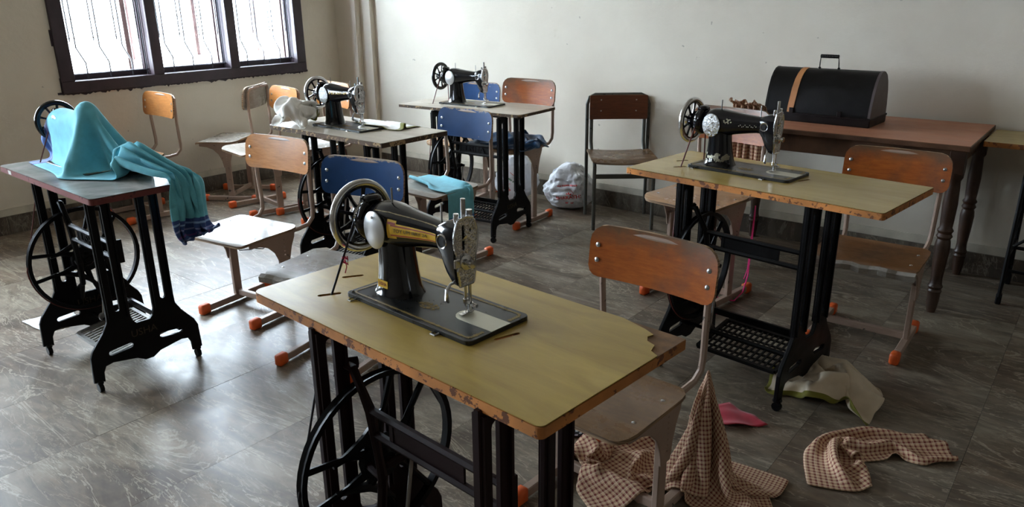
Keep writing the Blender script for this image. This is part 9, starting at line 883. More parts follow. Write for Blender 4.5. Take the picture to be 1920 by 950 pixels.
CL_['plaidback'] = (25, 36, [1073,8,-2,-10,-5,11,14,12,12,-4,-11,3,14,7,14,6,-10,-14,-2,14,8,8,14,1,0,14,13,12,-5,-15,-14,-3,12,15,10,12,-140,9,-1,-10,-5,10,14,12,12,-3,-12,3,14,7,14,6,-10,-14,-1,13,8,9,14,-1,0,14,13,12,-5,-15,-14,-2,13,14,10,13,-141,9,0,-10,-6,11,13,12,13,-4,-12,3,14,7,14,6,-10,-14,-1,14,7,10,13,-2,1,13,13,12,-5,-15,-14,-1,13,14,10,14,-143,11,0,-10,-6,10,14,11,13,-4,-12,3,14,7,14,6,-10,-14,-1,14,8,9,13,-3,1,13,13,12,-5,-14,-14,-1,13,14,11,13,-143,11,1,-10,-7,10,14,11,13,-3,-13,3,13,8,13,7,-10,-13,-1,14,7,10,12,-4,1,13,13,13,-5,-15,-14,0,14,13,11,14,-144,11,2,-10,-7,10,13,12,12,-3,-12,2,13,8,13,7,-9,-14,-1,14,8,9,12,-5,1,14,12,13,-5,-15,-13,0,14,13,11,14,-145,13,2,-10,-7,9,13,12,13,-4,-12,2,13,7,14,7,-9,-14,0,14,7,10,11,-6,2,13,12,13,-5,-15,-13,1,14,13,11,14,-145,13,2,-9,-8,9,14,11,13,-4,-12,2,13,7,14,7,-9,-13,-1,14,7,11,10,-7,2,14,11,13,-5,-15,-12,1,15,12,10,16,-146,13,3,-9,-8,9,13,11,13,-3,-13,1,14,7,14,7,-9,-13,0,13,8,11,9,-8,2,14,11,13,-5,-15,-12,3,14,12,10,16,-146,14,3,-9,-8,8,13,11,13,-3,-13,1,14,7,14,7,-8,-14,0,14,7,12,8,-9,3,13,12,13,-7,-14,-11,3,15,10,11,16,-146,14,4,-9,-8,7,14,10,13,-3,-13,1,13,8,14,8,-9,-13,0,13,8,11,8,-10,3,13,14,12,-9,-13,-10,4,14,10,11,15,-145,14,5,-8,-9,6,14,10,14,-3,-14,1,13,8,14,8,-9,-13,0,14,7,12,7,-11,2,14,16,10,-12,-9,-9,3,15,9,11,15,-145,15,5,-8,-10,7,13,10,14,-3,-14,0,14,8,14,8,-8,-13,0,13,8,12,6,-12,2,14,16,9,-11,-8,-8,3,14,9,11,14,-144,15,6,-8,-10,6,13,10,14,-3,-14,0,14,8,14,8,-8,-13,0,14,7,12,5,-12,2,14,15,10,-11,-6,-8,3,14,8,11,13,-142,15,6,-7,-11,5,13,10,14,-2,-15,0,13,10,13,8,-8,-12,0,13,7,13,4,-13,2,14,15,10,-10,-6,-7,3,13,7,12,12,-140,14,7,-7,-11,4,13,10,14,-2,-14,-1,13,10,13,8,-8,-11,0,13,6,13,4,-13,0,15,15,11,-11,-6,-5,2,14,6,12,10,-137,14,7,-7,-10,2,13,10,14,-1,-15,-2,14,11,12,8,-7,-11,-1,13,6,14,3,-14,0,14,16,11,-10,-6,-4,2,13,5,12,9,-134,13,8,-7,-10,1,13,9,15,0,-15,-3,14,12,11,8,-7,-10,-1,12,6,14,3,-14,-1,14,16,12,-9,-7,-3,2,12,4,13,7,-130,12,8,-7,-10,0,12,10,15,1,-15,-3,13,13,9,9,-7,-9,-2,12,6,14,4,-15,-2,14,15,12,-7,-5,-3,1,11,4,13,4,-125,11,8,-5,-10,-2,11,9,16,2,-14,-5,12,15,8,8,-5,-7,-4,11,6,14,3,-13,-4,12,16,12,-4,-3,-2,-2,10,4,13,2,-126,11,5,-4,-5,0,9,12,9,0,-6,-3,5,11,11,4,-4,-5,1,9,12,8,0,-6,-3,6,11,11,3,-4,-5,1,10,12,8,-1,-132,12,4,-4,-5,0,9,12,9,0,-6,-3,5,12,10,4,-4,-5,1,9,12,8,0,-6,-2,5,12,10,3,-4,-5,2,9,12,8,-1,-131,11,4,-3,-6,1,9,12,8,0,-6,-2,4,12,11,3,-3,-6,1,10,12,8,-1,-6,-2,5,12,11,3,-4,-5,1,10,12,7,-1,-131,11,4,-3,-5,0,9,12,8,0,-5,-3,5,11,11,4,-4,-5,1,9,12,8,-1,-5,-3,6,11,11,3,-4,-5,1,10,12,7,-1,-130,15,6,-11,-12,4,12,10,10,-5,-6,-1,12,16,8,13,4,-6,-8,9,2,9,-5,-11,-1,14,12,4,6,-9,-7,7,17,6,8,2], [3728,-13,-15,-12,-14,-9,6,9,-7,-15,-9,-13,0,13,4,-12,-10,-7,-14,-3,12,12,-4,-15,-14,-4,6,-7,-13,-3,-4,-15,-8,6,11,10,150,-12,-15,-12,-14,-10,7,8,-7,-14,-9,-13,0,13,4,-12,-10,-7,-14,-3,12,12,-5,-15,-14,-3,7,-8,-13,-2,-5,-15,-7,6,11,9,149,-12,-15,-12,-14,-10,7,9,-7,-14,-9,-13,0,13,5,-12,-10,-8,-14,-3,13,11,-5,-16,-13,-4,9,-8,-13,-3,-5,-15,-7,6,12,8,148,-12,-14,-12,-14,-10,6,9,-6,-14,-9,-13,0,13,5,-12,-10,-8,-14,-3,13,11,-6,-15,-14,-3,9,-7,-13,-3,-6,-15,-6,6,12,7,147,-11,-15,-11,-14,-11,7,9,-6,-14,-9,-13,0,13,5,-12,-10,-8,-14,-2,12,11,-7,-15,-13,-3,10,-7,-13,-4,-6,-15,-6,8,11,7,144,-10,-14,-12,-14,-10,6,9,-5,-14,-9,-13,0,14,4,-12,-10,-8,-14,-2,13,10,-7,-15,-14,-2,10,-6,-13,-4,-7,-15,-5,8,11,5,144,-9,-15,-11,-14,-11,6,10,-5,-14,-8,-14,0,14,4,-11,-11,-8,-14,-2,13,10,-8,-15,-13,-2,10,-5,-13,-4,-8,-15,-5,9,11,4,142,-8,-14,-12,-13,-11,5,10,-5,-14,-7,-13,0,13,5,-12,-11,-8,-14,-2,13,10,-9,-14,-14,-1,11,-5,-13,-5,-8,-15,-4,9,11,3,141,-7,-15,-11,-13,-12,6,10,-5,-14,-7,-13,0,13,5,-12,-11,-8,-14,-2,14,9,-10,-14,-13,-1,11,-4,-13,-5,-9,-15,-4,10,11,2,139,-6,-14,-12,-13,-12,6,10,-4,-14,-7,-13,0,13,5,-11,-12,-8,-14,-1,13,8,-10,-13,-13,-2,11,-1,-13,-6,-10,-15,-3,10,11,0,138,-5,-13,-12,-13,-12,5,11,-4,-14,-7,-13,0,13,5,-11,-12,-8,-15,0,13,8,-11,-12,-14,-1,8,3,-12,-7,-11,-14,-3,10,11,-2,137,-3,-14,-12,-12,-13,5,11,-4,-13,-6,-13,-1,13,5,-11,-11,-9,-15,0,13,8,-13,-11,-13,-1,2,8,-5,-11,-13,-14,-3,12,10,-3,135,-2,-13,-12,-13,-13,5,11,-3,-14,-5,-13,-1,13,6,-11,-12,-10,-14,0,13,7,-13,-10,-13,-2,1,9,-1,-13,-13,-15,-2,12,9,-4,134,-1,-12,-13,-12,-13,4,11,-2,-14,-5,-12,-1,12,6,-11,-12,-10,-14,0,14,5,-13,-9,-13,-2,0,9,2,-14,-14,-15,-1,13,8,-7,134,1,-13,-12,-12,-14,4,11,-2,-13,-4,-13,-1,12,6,-10,-13,-10,-15,1,14,4,-13,-8,-13,-2,-1,10,3,-14,-15,-14,-1,13,8,-9,133,2,-12,-13,-12,-14,4,12,-2,-14,-3,-12,-2,12,7,-11,-13,-11,-14,1,14,4,-14,-7,-13,-2,0,8,5,-14,-15,-15,0,14,6,-11,132,4,-11,-13,-12,-14,4,11,-2,-13,-3,-11,-2,10,8,-10,-14,-11,-15,2,14,3,-14,-6,-13,-2,1,7,5,-13,-16,-15,1,15,4,-12,130,6,-10,-14,-12,-14,5,11,-2,-14,-1,-12,-2,9,9,-10,-14,-12,-14,3,14,1,-14,-6,-11,-2,1,6,6,-14,-16,-15,3,15,1,-13,129,8,-10,-13,-13,-13,5,11,-2,-14,-2,-10,-3,7,10,-9,-14,-12,-14,4,13,0,-14,-5,-11,-2,3,4,6,-14,-16,-14,4,14,0,-14,126,8,-6,-14,-13,-12,6,9,-2,-12,-3,-9,-1,2,9,-6,-14,-14,-12,7,11,-3,-13,-5,-8,-1,3,1,5,-13,-17,-13,7,12,-2,-14,122,4,-3,-9,-12,-7,2,5,1,-7,-12,-9,-2,4,4,-4,-10,-11,-6,2,5,0,-7,-12,-9,-2,5,3,-4,-10,-12,-5,3,4,1,-8,110,4,-3,-10,-12,-6,2,5,1,-7,-12,-9,-3,5,3,-3,-10,-12,-6,2,5,1,-7,-12,-9,-2,5,3,-4,-10,-12,-5,2,5,0,-7,109,4,-2,-10,-12,-6,1,5,2,-7,-12,-10,-2,4,4,-3,-10,-12,-6,2,5,1,-7,-13,-9,-1,4,4,-4,-11,-11,-6,3,5,0,-8,110,4,-3,-9,-12,-7,2,5,1,-7,-12,-9,-2,4,4,-4,-10,-11,-6,2,5,0,-7,-12,-9,-2,5,3,-3,-11,-12,-5,3,4,1,-8,108,2,-5,2,-4,-3,7,4,-1,-13,-15,-17,-9,1,5,-3,-7,-13,-10,2,9,1,-6,-3,-16,-8,7,10,-8,-3,-13,-14,-1,10,1,-11], [483,-1,0,0,0,0,0,0,0,0,0,0,0,0,0,0,0,0,0,0,0,0,-1,0,-1,1,0,1,1,-1,0,0,0,-1,0,-1,23,0,-1,0,0,0,0,0,0,0,0,0,0,0,0,0,0,1,0,-1,0,0,-1,0,0,0,1,1,0,0,-1,0,0,-1,0,-1,23,0,-1,1,0,-1,0,0,0,0,0,0,0,0,0,1,0,0,0,0,-1,0,0,-1,0,0,1,1,0,0,-1,0,0,0,-1,0,23,-1,0,0,0,0,-1,1,-1,0,0,1,0,0,0,0,0,0,0,0,0,-1,0,-1,0,1,0,1,1,-1,0,0,-1,0,-1,0,23,0,0,0,0,-1,0,0,0,0,0,0,0,0,1,0,0,0,0,0,0,-1,0,-1,0,0,1,1,0,0,0,0,-1,0,-1,0,23,-1,0,0,0,0,0,0,-1,0,1,0,0,0,0,0,0,0,0,0,0,-1,0,-1,0,1,0,1,1,-1,0,0,0,-1,-1,0,24,0,-1,0,0,0,0,0,0,0,0,0,0,0,0,0,1,0,0,-1,0,0,-1,0,0,0,1,1,0,0,-1,0,0,-1,0,0,23,0,-1,0,0,0,0,0,0,0,0,0,0,0,0,0,0,1,0,-1,0,0,-1,0,0,0,1,0,1,0,-1,0,0,-1,0,-1,24,0,-1,0,0,0,0,0,0,0,0,0,0,0,0,0,0,1,0,-1,0,0,-1,0,0,0,1,0,1,0,-1,0,0,-1,0,-1,25,0,-1,0,0,0,0,0,0,0,0,0,0,0,0,0,1,0,0,-1,0,0,-1,0,0,0,1,0,1,0,0,0,-1,-1,0,-1,24,-1,0,0,0,-1,0,1,-1,0,0,1,0,0,0,0,0,0,0,0,0,-1,0,-1,0,1,0,1,0,0,0,0,0,-1,-1,0,25,0,-1,0,0,0,0,0,0,0,0,0,0,0,0,0,1,0,0,-1,0,0,-1,0,0,0,1,1,-1,1,0,0,-1,-1,-1,0,25,0,-1,0,0,0,-1,1,-1,0,1,0,0,0,0,0,0,0,0,0,0,-1,0,-1,0,1,0,1,0,0,1,-1,0,-1,-1,0,25,-1,0,0,0,-1,0,0,0,0,0,0,0,0,1,0,0,0,0,-1,0,0,-1,0,0,0,1,1,-1,1,0,0,-1,-1,0,-1,28,-1,-1,0,0,0,-1,0,0,0,1,0,0,0,0,0,0,0,0,0,-1,0,0,-1,0,1,0,1,0,0,0,0,0,-1,-1,-1,25,0,-1,0,0,-1,0,0,0,0,0,0,0,1,0,0,0,0,0,0,-1,0,-1,0,0,0,1,1,0,0,0,0,0,-2,-1,0,28,0,-1,-1,0,0,0,-1,0,1,0,0,0,0,1,0,-1,0,1,0,-1,-1,0,0,0,0,1,1,0,-1,0,1,0,-2,-1,-1,28,0,-2,-2,1,1,0,-2,0,1,1,-1,-1,1,2,0,-2,0,1,1,-2,-1,0,2,-1,-1,1,2,0,-2,0,1,1,-3,-2,0,28,1,-3,-2,0,3,-1,-2,-1,3,1,-2,-1,1,3,-1,-3,0,3,0,-2,-2,2,1,-1,-2,2,3,-1,-2,-1,2,2,-3,-3,0,29,5,-4,-7,1,7,0,-7,-3,9,2,-5,-5,5,6,-2,-7,-1,8,1,-6,-5,7,4,-4,-6,3,8,-1,-7,-3,7,4,-6,-6,3,22,7,-5,-9,3,9,0,-9,-3,9,5,-7,-7,5,8,-3,-9,0,10,2,-8,-5,7,7,-6,-8,3,9,0,-9,-3,9,4,-7,-6,5,7,6,-5,-8,3,9,0,-9,-3,9,4,-7,-6,4,9,-3,-9,0,9,3,-9,-5,8,6,-5,-8,2,10,0,-9,-3,9,4,-7,-7,5,7,7,-5,-8,2,10,0,-9,-3,8,5,-7,-7,5,9,-3,-9,0,9,3,-9,-5,7,7,-5,-8,2,10,-1,-9,-2,8,5,-7,-7,5,7,7,-5,-8,2,10,-1,-9,-2,8,5,-7,-7,5,9,-3,-9,0,9,2,-8,-5,7,7,-5,-8,2,10,-1,-9,-2,8,5,-7,-7,5,16,7,-6,-7,-6,12,-7,-10,8,7,1,-3,-3,0,11,-3,-15,-9,6,4,-13,-7,10,9,3,-1,8,9,0,-13,-5,1,-2,-10,-9,7])
# ------------------------------------------------------------------ cloths: settled folds stored as coarse grids
def grid(name):
    ny, nx, *axes = CL_[name]; out = []
    for steps in axes:
        acc = 0; col = []
        for d in steps: acc += d; col.append(acc*.001)
        out.append(col)
    return ny, nx, list(zip(*out))
def cloth(name, nm, mat, label, cat='cloth', group=None, w=1., h=1., sub=1, th=.0018, parent=None, flip=False):
    ny, nx, P_ = grid(name)
    me = bpy.data.meshes.new(nm)
    me.from_pydata(P_, [], [(j*nx+i, j*nx+i+1, (j+1)*nx+i+1, (j+1)*nx+i) for j in range(ny-1) for i in range(nx-1)])
    uv = me.uv_layers.new(name='uv')
    for l in me.loops:
        i, j = l.vertex_index % nx, l.vertex_index//nx; uv.data[l.index].uv = (i/(nx-1)*w, j/(ny-1)*h)
    me.polygons.foreach_set('use_smooth', [True]*len(me.polygons))
    o = link(nm, me, parent, mat)
    m1 = o.modifiers.new('sub', 'SUBSURF'); m1.levels = m1.render_levels = sub
    m2 = o.modifiers.new('thick', 'SOLIDIFY'); m2.thickness = th; m2.offset = 0
    return tag(o, label, cat, group)
def stripe(q, coord, edges, period=None):
    """1 inside any of the (lo, hi) bands of a coordinate"""
    acc = None
    for lo, hi in edges:
        a = q.math('GREATER_THAN', coord, lo); b_ = q.math('LESS_THAN', coord, hi); c = q.math('MULTIPLY', a, b_)
        acc = c if acc is None else q.math('MAXIMUM', acc, c)
    return acc
def uvsep(q):
    t = q.n('ShaderNodeTexCoord'); s = q.n('ShaderNodeSeparateXYZ'); q.lk(t.outputs['UV'], s.inputs[0]); return s.outputs[0], s.outputs[1]
def clothmat(name, base, var=.12, trans=.15, edges=(), v_edges=(), stripes=()):
    q = N(name, .85); u, v = uvsep(q); a = q.noise(25, 4, lo=.3, hi=.7); c = q.mix(a, tuple(x*(1-var) for x in base), tuple(min(1, x*(1+var)) for x in base))
    for ax, lo, hi, col in stripes: c = q.mix(stripe(q, (u, v)[ax], [(lo, hi)]), c, col)
    q.color(c); q.p.inputs['Sheen Weight'].default_value = .15
    q.bump(q.noise(260, 2), .15, .0006); M[name] = q.m
clothmat('cotton_turquoise', (.13, .48, .58), stripes=[(0, 1.19, 1.31, (.030, .075, .25)), (0, 1.205, 1.213, (.25, .42, .70)), (0, 1.232, 1.239, (.25, .30, .58)), (0, 1.258, 1.266, (.16, .08, .28)), (0, 1.280, 1.286, (.28, .38, .62)), (0, -.01, .075, (.035, .10, .30)), (0, .03, .038, (.25, .40, .65)), (0, .052, .058, (.20, .14, .36))])
clothmat('cotton_turquoise_pale', (.16, .50, .60), stripes=[(0, .53, .70, (.03, .13, .36)), (0, .548, .553, (.12, .30, .55)), (0, .57, .574, (.12, .30, .55))])
clothmat('cotton_white', (.82, .80, .75), .05, stripes=[(1, .425, .50, (.20, .19, .02))])
clothmat('cotton_white_olive', (.80, .78, .73), .05, stripes=[(0, .365, .43, (.20, .19, .02)), (1, -.01, .006, (.20, .19, .02))])
clothmat('cotton_cream', (.66, .56, .42), .06, stripes=[(1, -.01, .022, (.17, .16, .015)), (0, -.01, .014, (.17, .16, .015))])
clothmat('satin_blue', (.012, .055, .13), .6); M['satin_blue'].node_tree.nodes['Principled BSDF'].inputs['Roughness'].default_value = .4
clothmat('cotton_red', (.36, .012, .03), .12)
q = N('cotton_check', .88); u, v = uvsep(q); s1 = []
for c_ in (u, v):
    f1 = q.math('FRACT', q.math('MULTIPLY', c_, 64.)); a = q.math('GREATER_THAN', f1, .58)
    f2 = q.math('FRACT', q.math('MULTIPLY', c_, 32.)); b2 = q.math('MULTIPLY', q.math('GREATER_THAN', f2, .20), q.math('LESS_THAN', f2, .26)); s1.append((a, b2))
cr, dk = (.62, .43, .27), (.19, .035, .028)
mx = q.math('MULTIPLY', q.math('ADD', s1[0][0], s1[1][0]), .5)
c = q.mix(mx, cr, dk); c = q.mix(q.math('MULTIPLY', q.math('MAXIMUM', s1[0][1], s1[1][1]), .45), c, (.75, .62, .48))
q.color(c); M['cotton_check'] = q.m

cloth('drape', 'draped_cloth', 'cotton_turquoise', 'large turquoise cloth with striped blue hem draped over a sewing machine and table corner', w=1.30, h=.62)
cloth('turq', 'folded_cloth', 'cotton_turquoise_pale', 'pale turquoise cloth folded on a chair seat, blue end hanging over its side', w=.60, h=.26)
cloth('blue', 'crumpled_cloth', 'satin_blue', 'dark blue crumpled cloth lying on the orange-backed chair by the back wall', w=.58, h=.48)
cloth('whiteA', 'crumpled_cloth', 'cotton_white', 'white cloth bunched in a puffy heap beside the machine pillar, on the splintered grey table', w=.52, h=.44)
cloth('whiteB', 'crumpled_cloth', 'cotton_white_olive', 'white cloth with olive hem lying behind the machine needle on the splintered grey table', w=.40, h=.22)
cloth('cream', 'crumpled_cloth', 'cotton_cream', 'cream cloth with olive hem crumpled on the floor by the foot of the olive-topped table', w=.52, h=.48)
cloth('strip', 'checked_cloth', 'cotton_check', 'brown checked cloth lying bent and alone on the open floor', w=.64, h=.26)
cloth('hang', 'checked_garment', 'cotton_check', 'brown checked garment hanging from the near chair frame and pooling on the floor', w=1.05, h=.95)
cloth('under', 'checked_cloth', 'cotton_check', 'brown checked cloth bunched on the floor under the near chair seat', w=.50, h=.42)
cloth('plaidback', 'checked_garment', 'cotton_check', 'brown checked garment slung over the chair back behind the flower-decorated machine', w=.55, h=.48)

# ------------------------------------------------------------------ turned-leg desk
def desk():
    a0, a1, b0, b1, h = -1.66, -.46, 3.715, 4.43, .785
    o = R((a0+a1)/2, (b0+b1)/2, 0); t = empty('wooden_desk', o, TH, 'dark wooden desk with pinkish top and turned legs against the back wall', 'desk')
    w, d = a1-a0, b1-b0
    b = B(); b.box((0, 0, h-.013), (w, d, .024), None, .003); tp = b.put('desktop', 'desk_rail', t, False)
    b = B(); b.box((0, 0, h-.0005), (w-.006, d-.006, .001)); b.put('laminate', 'laminate_pink', tp, False)
    for yy, nm in ((-d/2+.055, 'front_apron'), (d/2-.055, 'rear_apron')):
        b = B(); b.box((0, yy, h-.070), (w-.10, .020, .090), None, .002); b.put(nm, 'desk_rail', t, False)
    for s in (-1, 1): b = B(); b.box((s*(w/2-.055), 0, h-.070), (.020, d-.14, .090), None, .002); b.put('side_apron', 'desk_rail', t, False)
    prof = [(.0005, 0), (.018, 0), (.022, .02), (.026, .06), (.027, .095), (.031, .105), (.026, .115), (.032, .128), (.026, .14), (.024, .17), (.029, .24), (.033, .32), (.030, .345), (.026, .355), (.034, .368), (.027, .382), (.034, .396), (.026, .410), (.028, .44), (.031, .52), (.027, .60), (.025, .625), (.033, .64), (.033, .66)]
    L_ = B(); L_.lathe(prof, 18); L_.box((0, 0, .708), (.062, .062, .105), None, .002); me = L_.mesh(); me.materials.append(M['desk_wood']); me.name = 'leg'
    for sx in (-1, 1):
        for sy in (-1, 1):
            o = bpy.data.objects.new('leg', me); COL.objects.link(o); o.parent = t; o.location = (sx*(w/2-.045), sy*(d/2-.042), 0)
desk()
# carrying case with a domed lid
def case():
    h0 = .785; cx, cy = (-.93-1.46)/2, 4.095; W_ = .53; D_ = .262; t = empty('carrying_case', R(cx, cy, h0), TH-.04, 'black domed carrying case with tan strap and top handle, standing on the desk', 'case')
    prof = [(-D_/2, .0), (-D_/2, .040), (-D_/2-.002, .044), (-D_/2+.004, .046), (-D_/2+.010, .10), (-D_/2+.030, .18), (-D_/2+.052, .232), (-D_/2+.075, .262), (-D_/2+.10, .281), (0, .290), (D_/2-.10, .284), (D_/2-.065, .265), (D_/2-.04, .232), (D_/2-.02, .18), (D_/2-.004, .10), (D_/2-.002, .046), (D_/2, .044), (D_/2, 0)]
    prof = [(u, v*.90) for u, v in prof]; lid = prof[3:16]
    b = B(); b.prism(lid, lambda u, v, s: (-W_/2+.006+s*(W_-.012), u, v)); b.put('lid', 'case_black', t, True, 30)
    for s in (-1, 1):
        b = B(); lid2 = [(u*1.01, v*1.006) for u, v in lid]; b.prism(lid2, lambda u, v, q_: (s*(W_/2-.006)+(q_-.5)*.012, u, v)); b.put('end_panel', 'case_end' if s > 0 else 'case_black', t, True, 30)
    b = B(); b.box((0, 0, .023), (W_+.006, D_+.006, .046), None, .004); b.put('base', 'case_edge', t, False)
    b = B()
    for s in (-1, 1): b.box((0, s*(D_/2+.003), .040), (W_+.010, .006, .010), None, .001)
    b.put('base_moulding', 'case_edge', t, False)
    up = [(u-.0015*(1 if u < 0 else -1)*1, v+.001) for u, v in lid[:7]]
    b = B(); rings = []
    for i, (u, v) in enumerate(up):
        x0 = -.130+.018*i/6; w = .030+.002*math.sin(i); rings.append([(x0-w/2, u-.001, v+.0005), (x0+w/2, u-.001, v+.0005), (x0+w/2, u+.002, v), (x0-w/2, u+.002, v)])
    b.rings(rings); b.put('strap', 'strap_tan', t)
    b = B(); b.tube([(-.048, 0, .258), (-.047, -.004, .288), (-.044, -.008, .322), (.044, -.008, .322), (.047, -.004, .288), (.048, 0, .258)], .0028, 6)
    for s in (-1, 1): b.box((s*.048, 0, .263), (.010, .014, .010), None, .002)
    hd = b.put('handle', 'case_edge', t)
    b = B(); b.lathe([(.0005, -.045)]+[(.0085+.0015*(k % 2), -.045+.09*k/22) for k in range(23)]+[(.0005, .045)], 12, basis((0, 0, 1), (0, 1, 0), (1, 0, 0), (0, -.008, .322))); b.put('grip', 'case_black', hd)
    for x in (-.12, .12): b = B(); b.box((x, -D_/2-.004, .055), (.022, .006, .030), None, .002); b.put('latch', 'case_edge', t, False)
case()
# sewing table at the far right, only its corner and leg in view
p6 = R(-.003, 4.215, 0)
T6 = empty('sewing_table', p6, TH, 'olive-topped sewing table on openwork iron stand at the right-hand end of the back wall', 'table', 'treadle sewing tables')
me = plate([rrect(.45, .20, .008)], .022, Matrix.Translation((0, 0, H-.012)), 0); tt = link('tabletop', me, T6, 'edge_chipboard')
me = plate([rrect(.449, .199, .008)], .0014, Matrix.Translation((0, 0, H-.0007)), 0); link('laminate', me, tt, 'laminate_olive_pale')
for sx in (-1, 1):
    b = B()
    for s in (-1, 1):
        for q_ in (0, .035): b.tube([(0, s*(.075+q_), .735), (0, s*(.105+q_), .45), (0, s*(.14+q_), .22), (0, s*(.165+q_*.6), .04)], .009, 6)
        b.tube([(0, s*.09, .70), (0, s*.02, .60), (0, s*.06, .50), (0, s*.115, .40), (0, s*.05, .33), (0, 0, .38)], .007, 6)
        b.tube([(0, s*.15, .20), (0, s*.08, .26), (0, s*.03, .20), (0, s*.06, .12), (0, s*.16, .08)], .007, 6)
        b.box((0, s*.168, .028), (.024, .030, .056), None, .005)
    b.box((0, 0, .735), (.03, .26, .012)); b.box((0, 0, .10), (.016, .32, .016)); b.box((0, 0, .24), (.014, .28, .014))
    o = b.put('side_frame', 'cast_black', T6); o.location = (sx*.27, 0, 0)
b = B(); b.tube([(-.27, 0, .24), (.27, 0, .24)], .009, 6); b.tube([(-.27, 0, .12), (.27, 0, .12)], .008, 6); b.tube([(-.27, 0, .24), (0, 0, .50), (.27, 0, .24)], .008, 6); b.put('brace', 'cast_black', T6)
b = B(); b.box((0, 0, .105), (.30, .20, .010)); b.put('treadle', 'cast_black', T6, False)

# ------------------------------------------------------------------ plastic carrier bags
from mathutils import noise as MN
def poly_material(name, base):
    q = N(name, .30); a = q.noise(6, 4, lo=.3, hi=.7); q.color(q.mix(a, base, tuple(min(1, x*1.1) for x in base)))
    q.p.inputs['Subsurface Weight'].default_value = .0; q.bump(q.noise(22, 5, dist=1.5), .5, .01); M[name] = q.m
poly_material('polythene', (.70, .72, .76))
def bag(loc, rz, w, d, h, label, seed, lean=0., waist=None):
    t = empty('plastic_bag', loc, rz, label, 'bag')
    b = bmesh.new(); bmesh.ops.create_icosphere(b, subdivisions=5, radius=1)
    for v in b.verts:
        p = v.co.copy(); z = (p.z+1)/2
        r = 1+.0*z
        prof = (1-.34*max(0, z-.55)/.45) * (1 if z > .12 else .93+.07*z/.12)
        f = abs(p.x)**.8; sx = math.copysign(abs(p.x)**.72, p.x); sy = math.copysign(abs(p.y)**.8, p.y)
        q_ = Vector((sx*w/2*prof, sy*d/2*prof, 0))
        zz = h*(z**1.0)
        n = MN.noise(p*2.0+Vector((seed, 0, 0))); n2 = abs(MN.noise(p*4.6+Vector((0, seed, 3)))); n3 = abs(MN.noise(Vector((p.x*9, p.y*9, p.z*3.2))+Vector((seed, 1, 1))))
        k = 1+.16*n-.20*n2-.13*n3*(.4+z)
        q_ *= k; q_.z = max(0.001, zz*(1+.10*n*z)-.0*n2+ (.05*n2*h if z > .6 else 0)); q_.x += lean*q_.z
        v.co = q_
    me = bpy.data.meshes.new('bag_body'); b.to_mesh(me); b.free(); me.polygons.foreach_set('use_smooth', [True]*len(me.polygons))
    link('bag_body', me, t, 'polythene')
    return t, w, d, h, lean
def onbag(t, x, z):
    me = [c for c in t.children if c.name.startswith('bag_body')][0].data
    from mathutils.bvhtree import BVHTree
    if 'bvh' not in BV or BV['k'] != t.name:
        BV['k'] = t.name; BV['bvh'] = BVHTree.FromPolygons([v.co for v in me.vertices], [p.vertices for p in me.polygons])
    h_ = BV['bvh'].ray_cast(Vector((x, -2, z)), Vector((0, 1, 0)))
    return h_[0].y if h_[0] else 0
BV = {}
def bagtext(t, s, size, x, z, rot, mat='print_red', wid=None):
    c, s_ = math.cos(rot), math.sin(rot)
    def f(co):
        X, Z = x+co.x*c-co.y*s_, z+co.x*s_+co.y*c
        return Vector((X, onbag(t, X, Z)-.0015-co.z, Z))
    text(s, size, 'printing', mat, t, f, .0002, wid, .0006)
def handle(t, pts, w, mat='polythene'):
    b = B(); rings = []
    for i, p in enumerate(pts):
        k = w*(1-.5*math.sin(PI*i/(len(pts)-1))); p = Vector(p); rings.append([p+Vector((-k/2, 0, 0)), p+Vector((-k/6, .012, .004)), p+Vector((k/4, -.010, 0)), p+Vector((k/2, 0, .002)), p+Vector((k/4, -.012, -.003)), p+Vector((-k/6, .010, .001))])
    b.rings(rings); b.put('handle', mat, t)
t1 = bag((.40, 5.13, 0), -.35, .375, .27, .31, 'full white plastic bag with red lettering between the chair legs and the metal chair', 3.1)[0]
handle(t1, [(-.10, 0, .20), (-.09, .0, .262), (-.04, .01, .295), (.0, .0, .262), (.01, -.01, .20)], .075); handle(t1, [(.0, .02, .20), (.02, .02, .27), (.06, .0, .306), (.10, .0, .26), (.12, 0, .18)], .085)
bagtext(t1, 'BHARATHI', .034, .03, .105, .12, wid=.17); bagtext(t1, 'RAJI SHOPPE SERVICE', .014, .02, .185, .10, wid=.14); bagtext(t1, 'w  w', .02, .035, .066, .05, wid=.06)
b = B(); 
for a in (.5, 1.57, 2.64):
    b.rings([[(.035+.016*math.cos(a)+.006*math.cos(q2), onbag(t1, .035, .13)-.003, .125+.014*math.sin(a)+.006*math.sin(q2)) for q2 in (0, 1.2, 2.4, 3.6, 4.8)], [(.035+.016*math.cos(a)*.3, onbag(t1, .035, .13)-.0045, .125+.014*math.sin(a)*.3-.002+.002*k) for k in range(5)]])
b.put('leaf_emblem', 'print_red', t1, False)
b = B(); b.tube([(.040+.026*math.cos(a), onbag(t1, .040+.026*math.cos(a), .128+.026*math.sin(a))-.003, .128+.026*math.sin(a)) for a in [-1.2+.25*k for k in range(11)]], .0012, 5); b.put('emblem_ring', 'print_red', t1)
t2 = bag((.02, 5.36, 0), -.3, .33, .22, .34, 'slumped white plastic bag with green and red print behind the iron stand', 8.4, lean=.12)[0]
bagtext(t2, 'Tulas', .055, -.05, .085, .45, wid=.10); bagtext(t2, 'velan shree', .022, .02, .165, -.55, 'print_green', wid=.09); bagtext(t2, '* * *', .02, -.02, .135, .1, 'print_red', .05)
b = B(); b.tube([(.0+.09*k/8, onbag(t2, .0+.09*k/8, .225-.055*k/8)-.002, .225-.055*k/8) for k in range(9)], .0016, 5); b.put('red_line', 'print_red', t2)

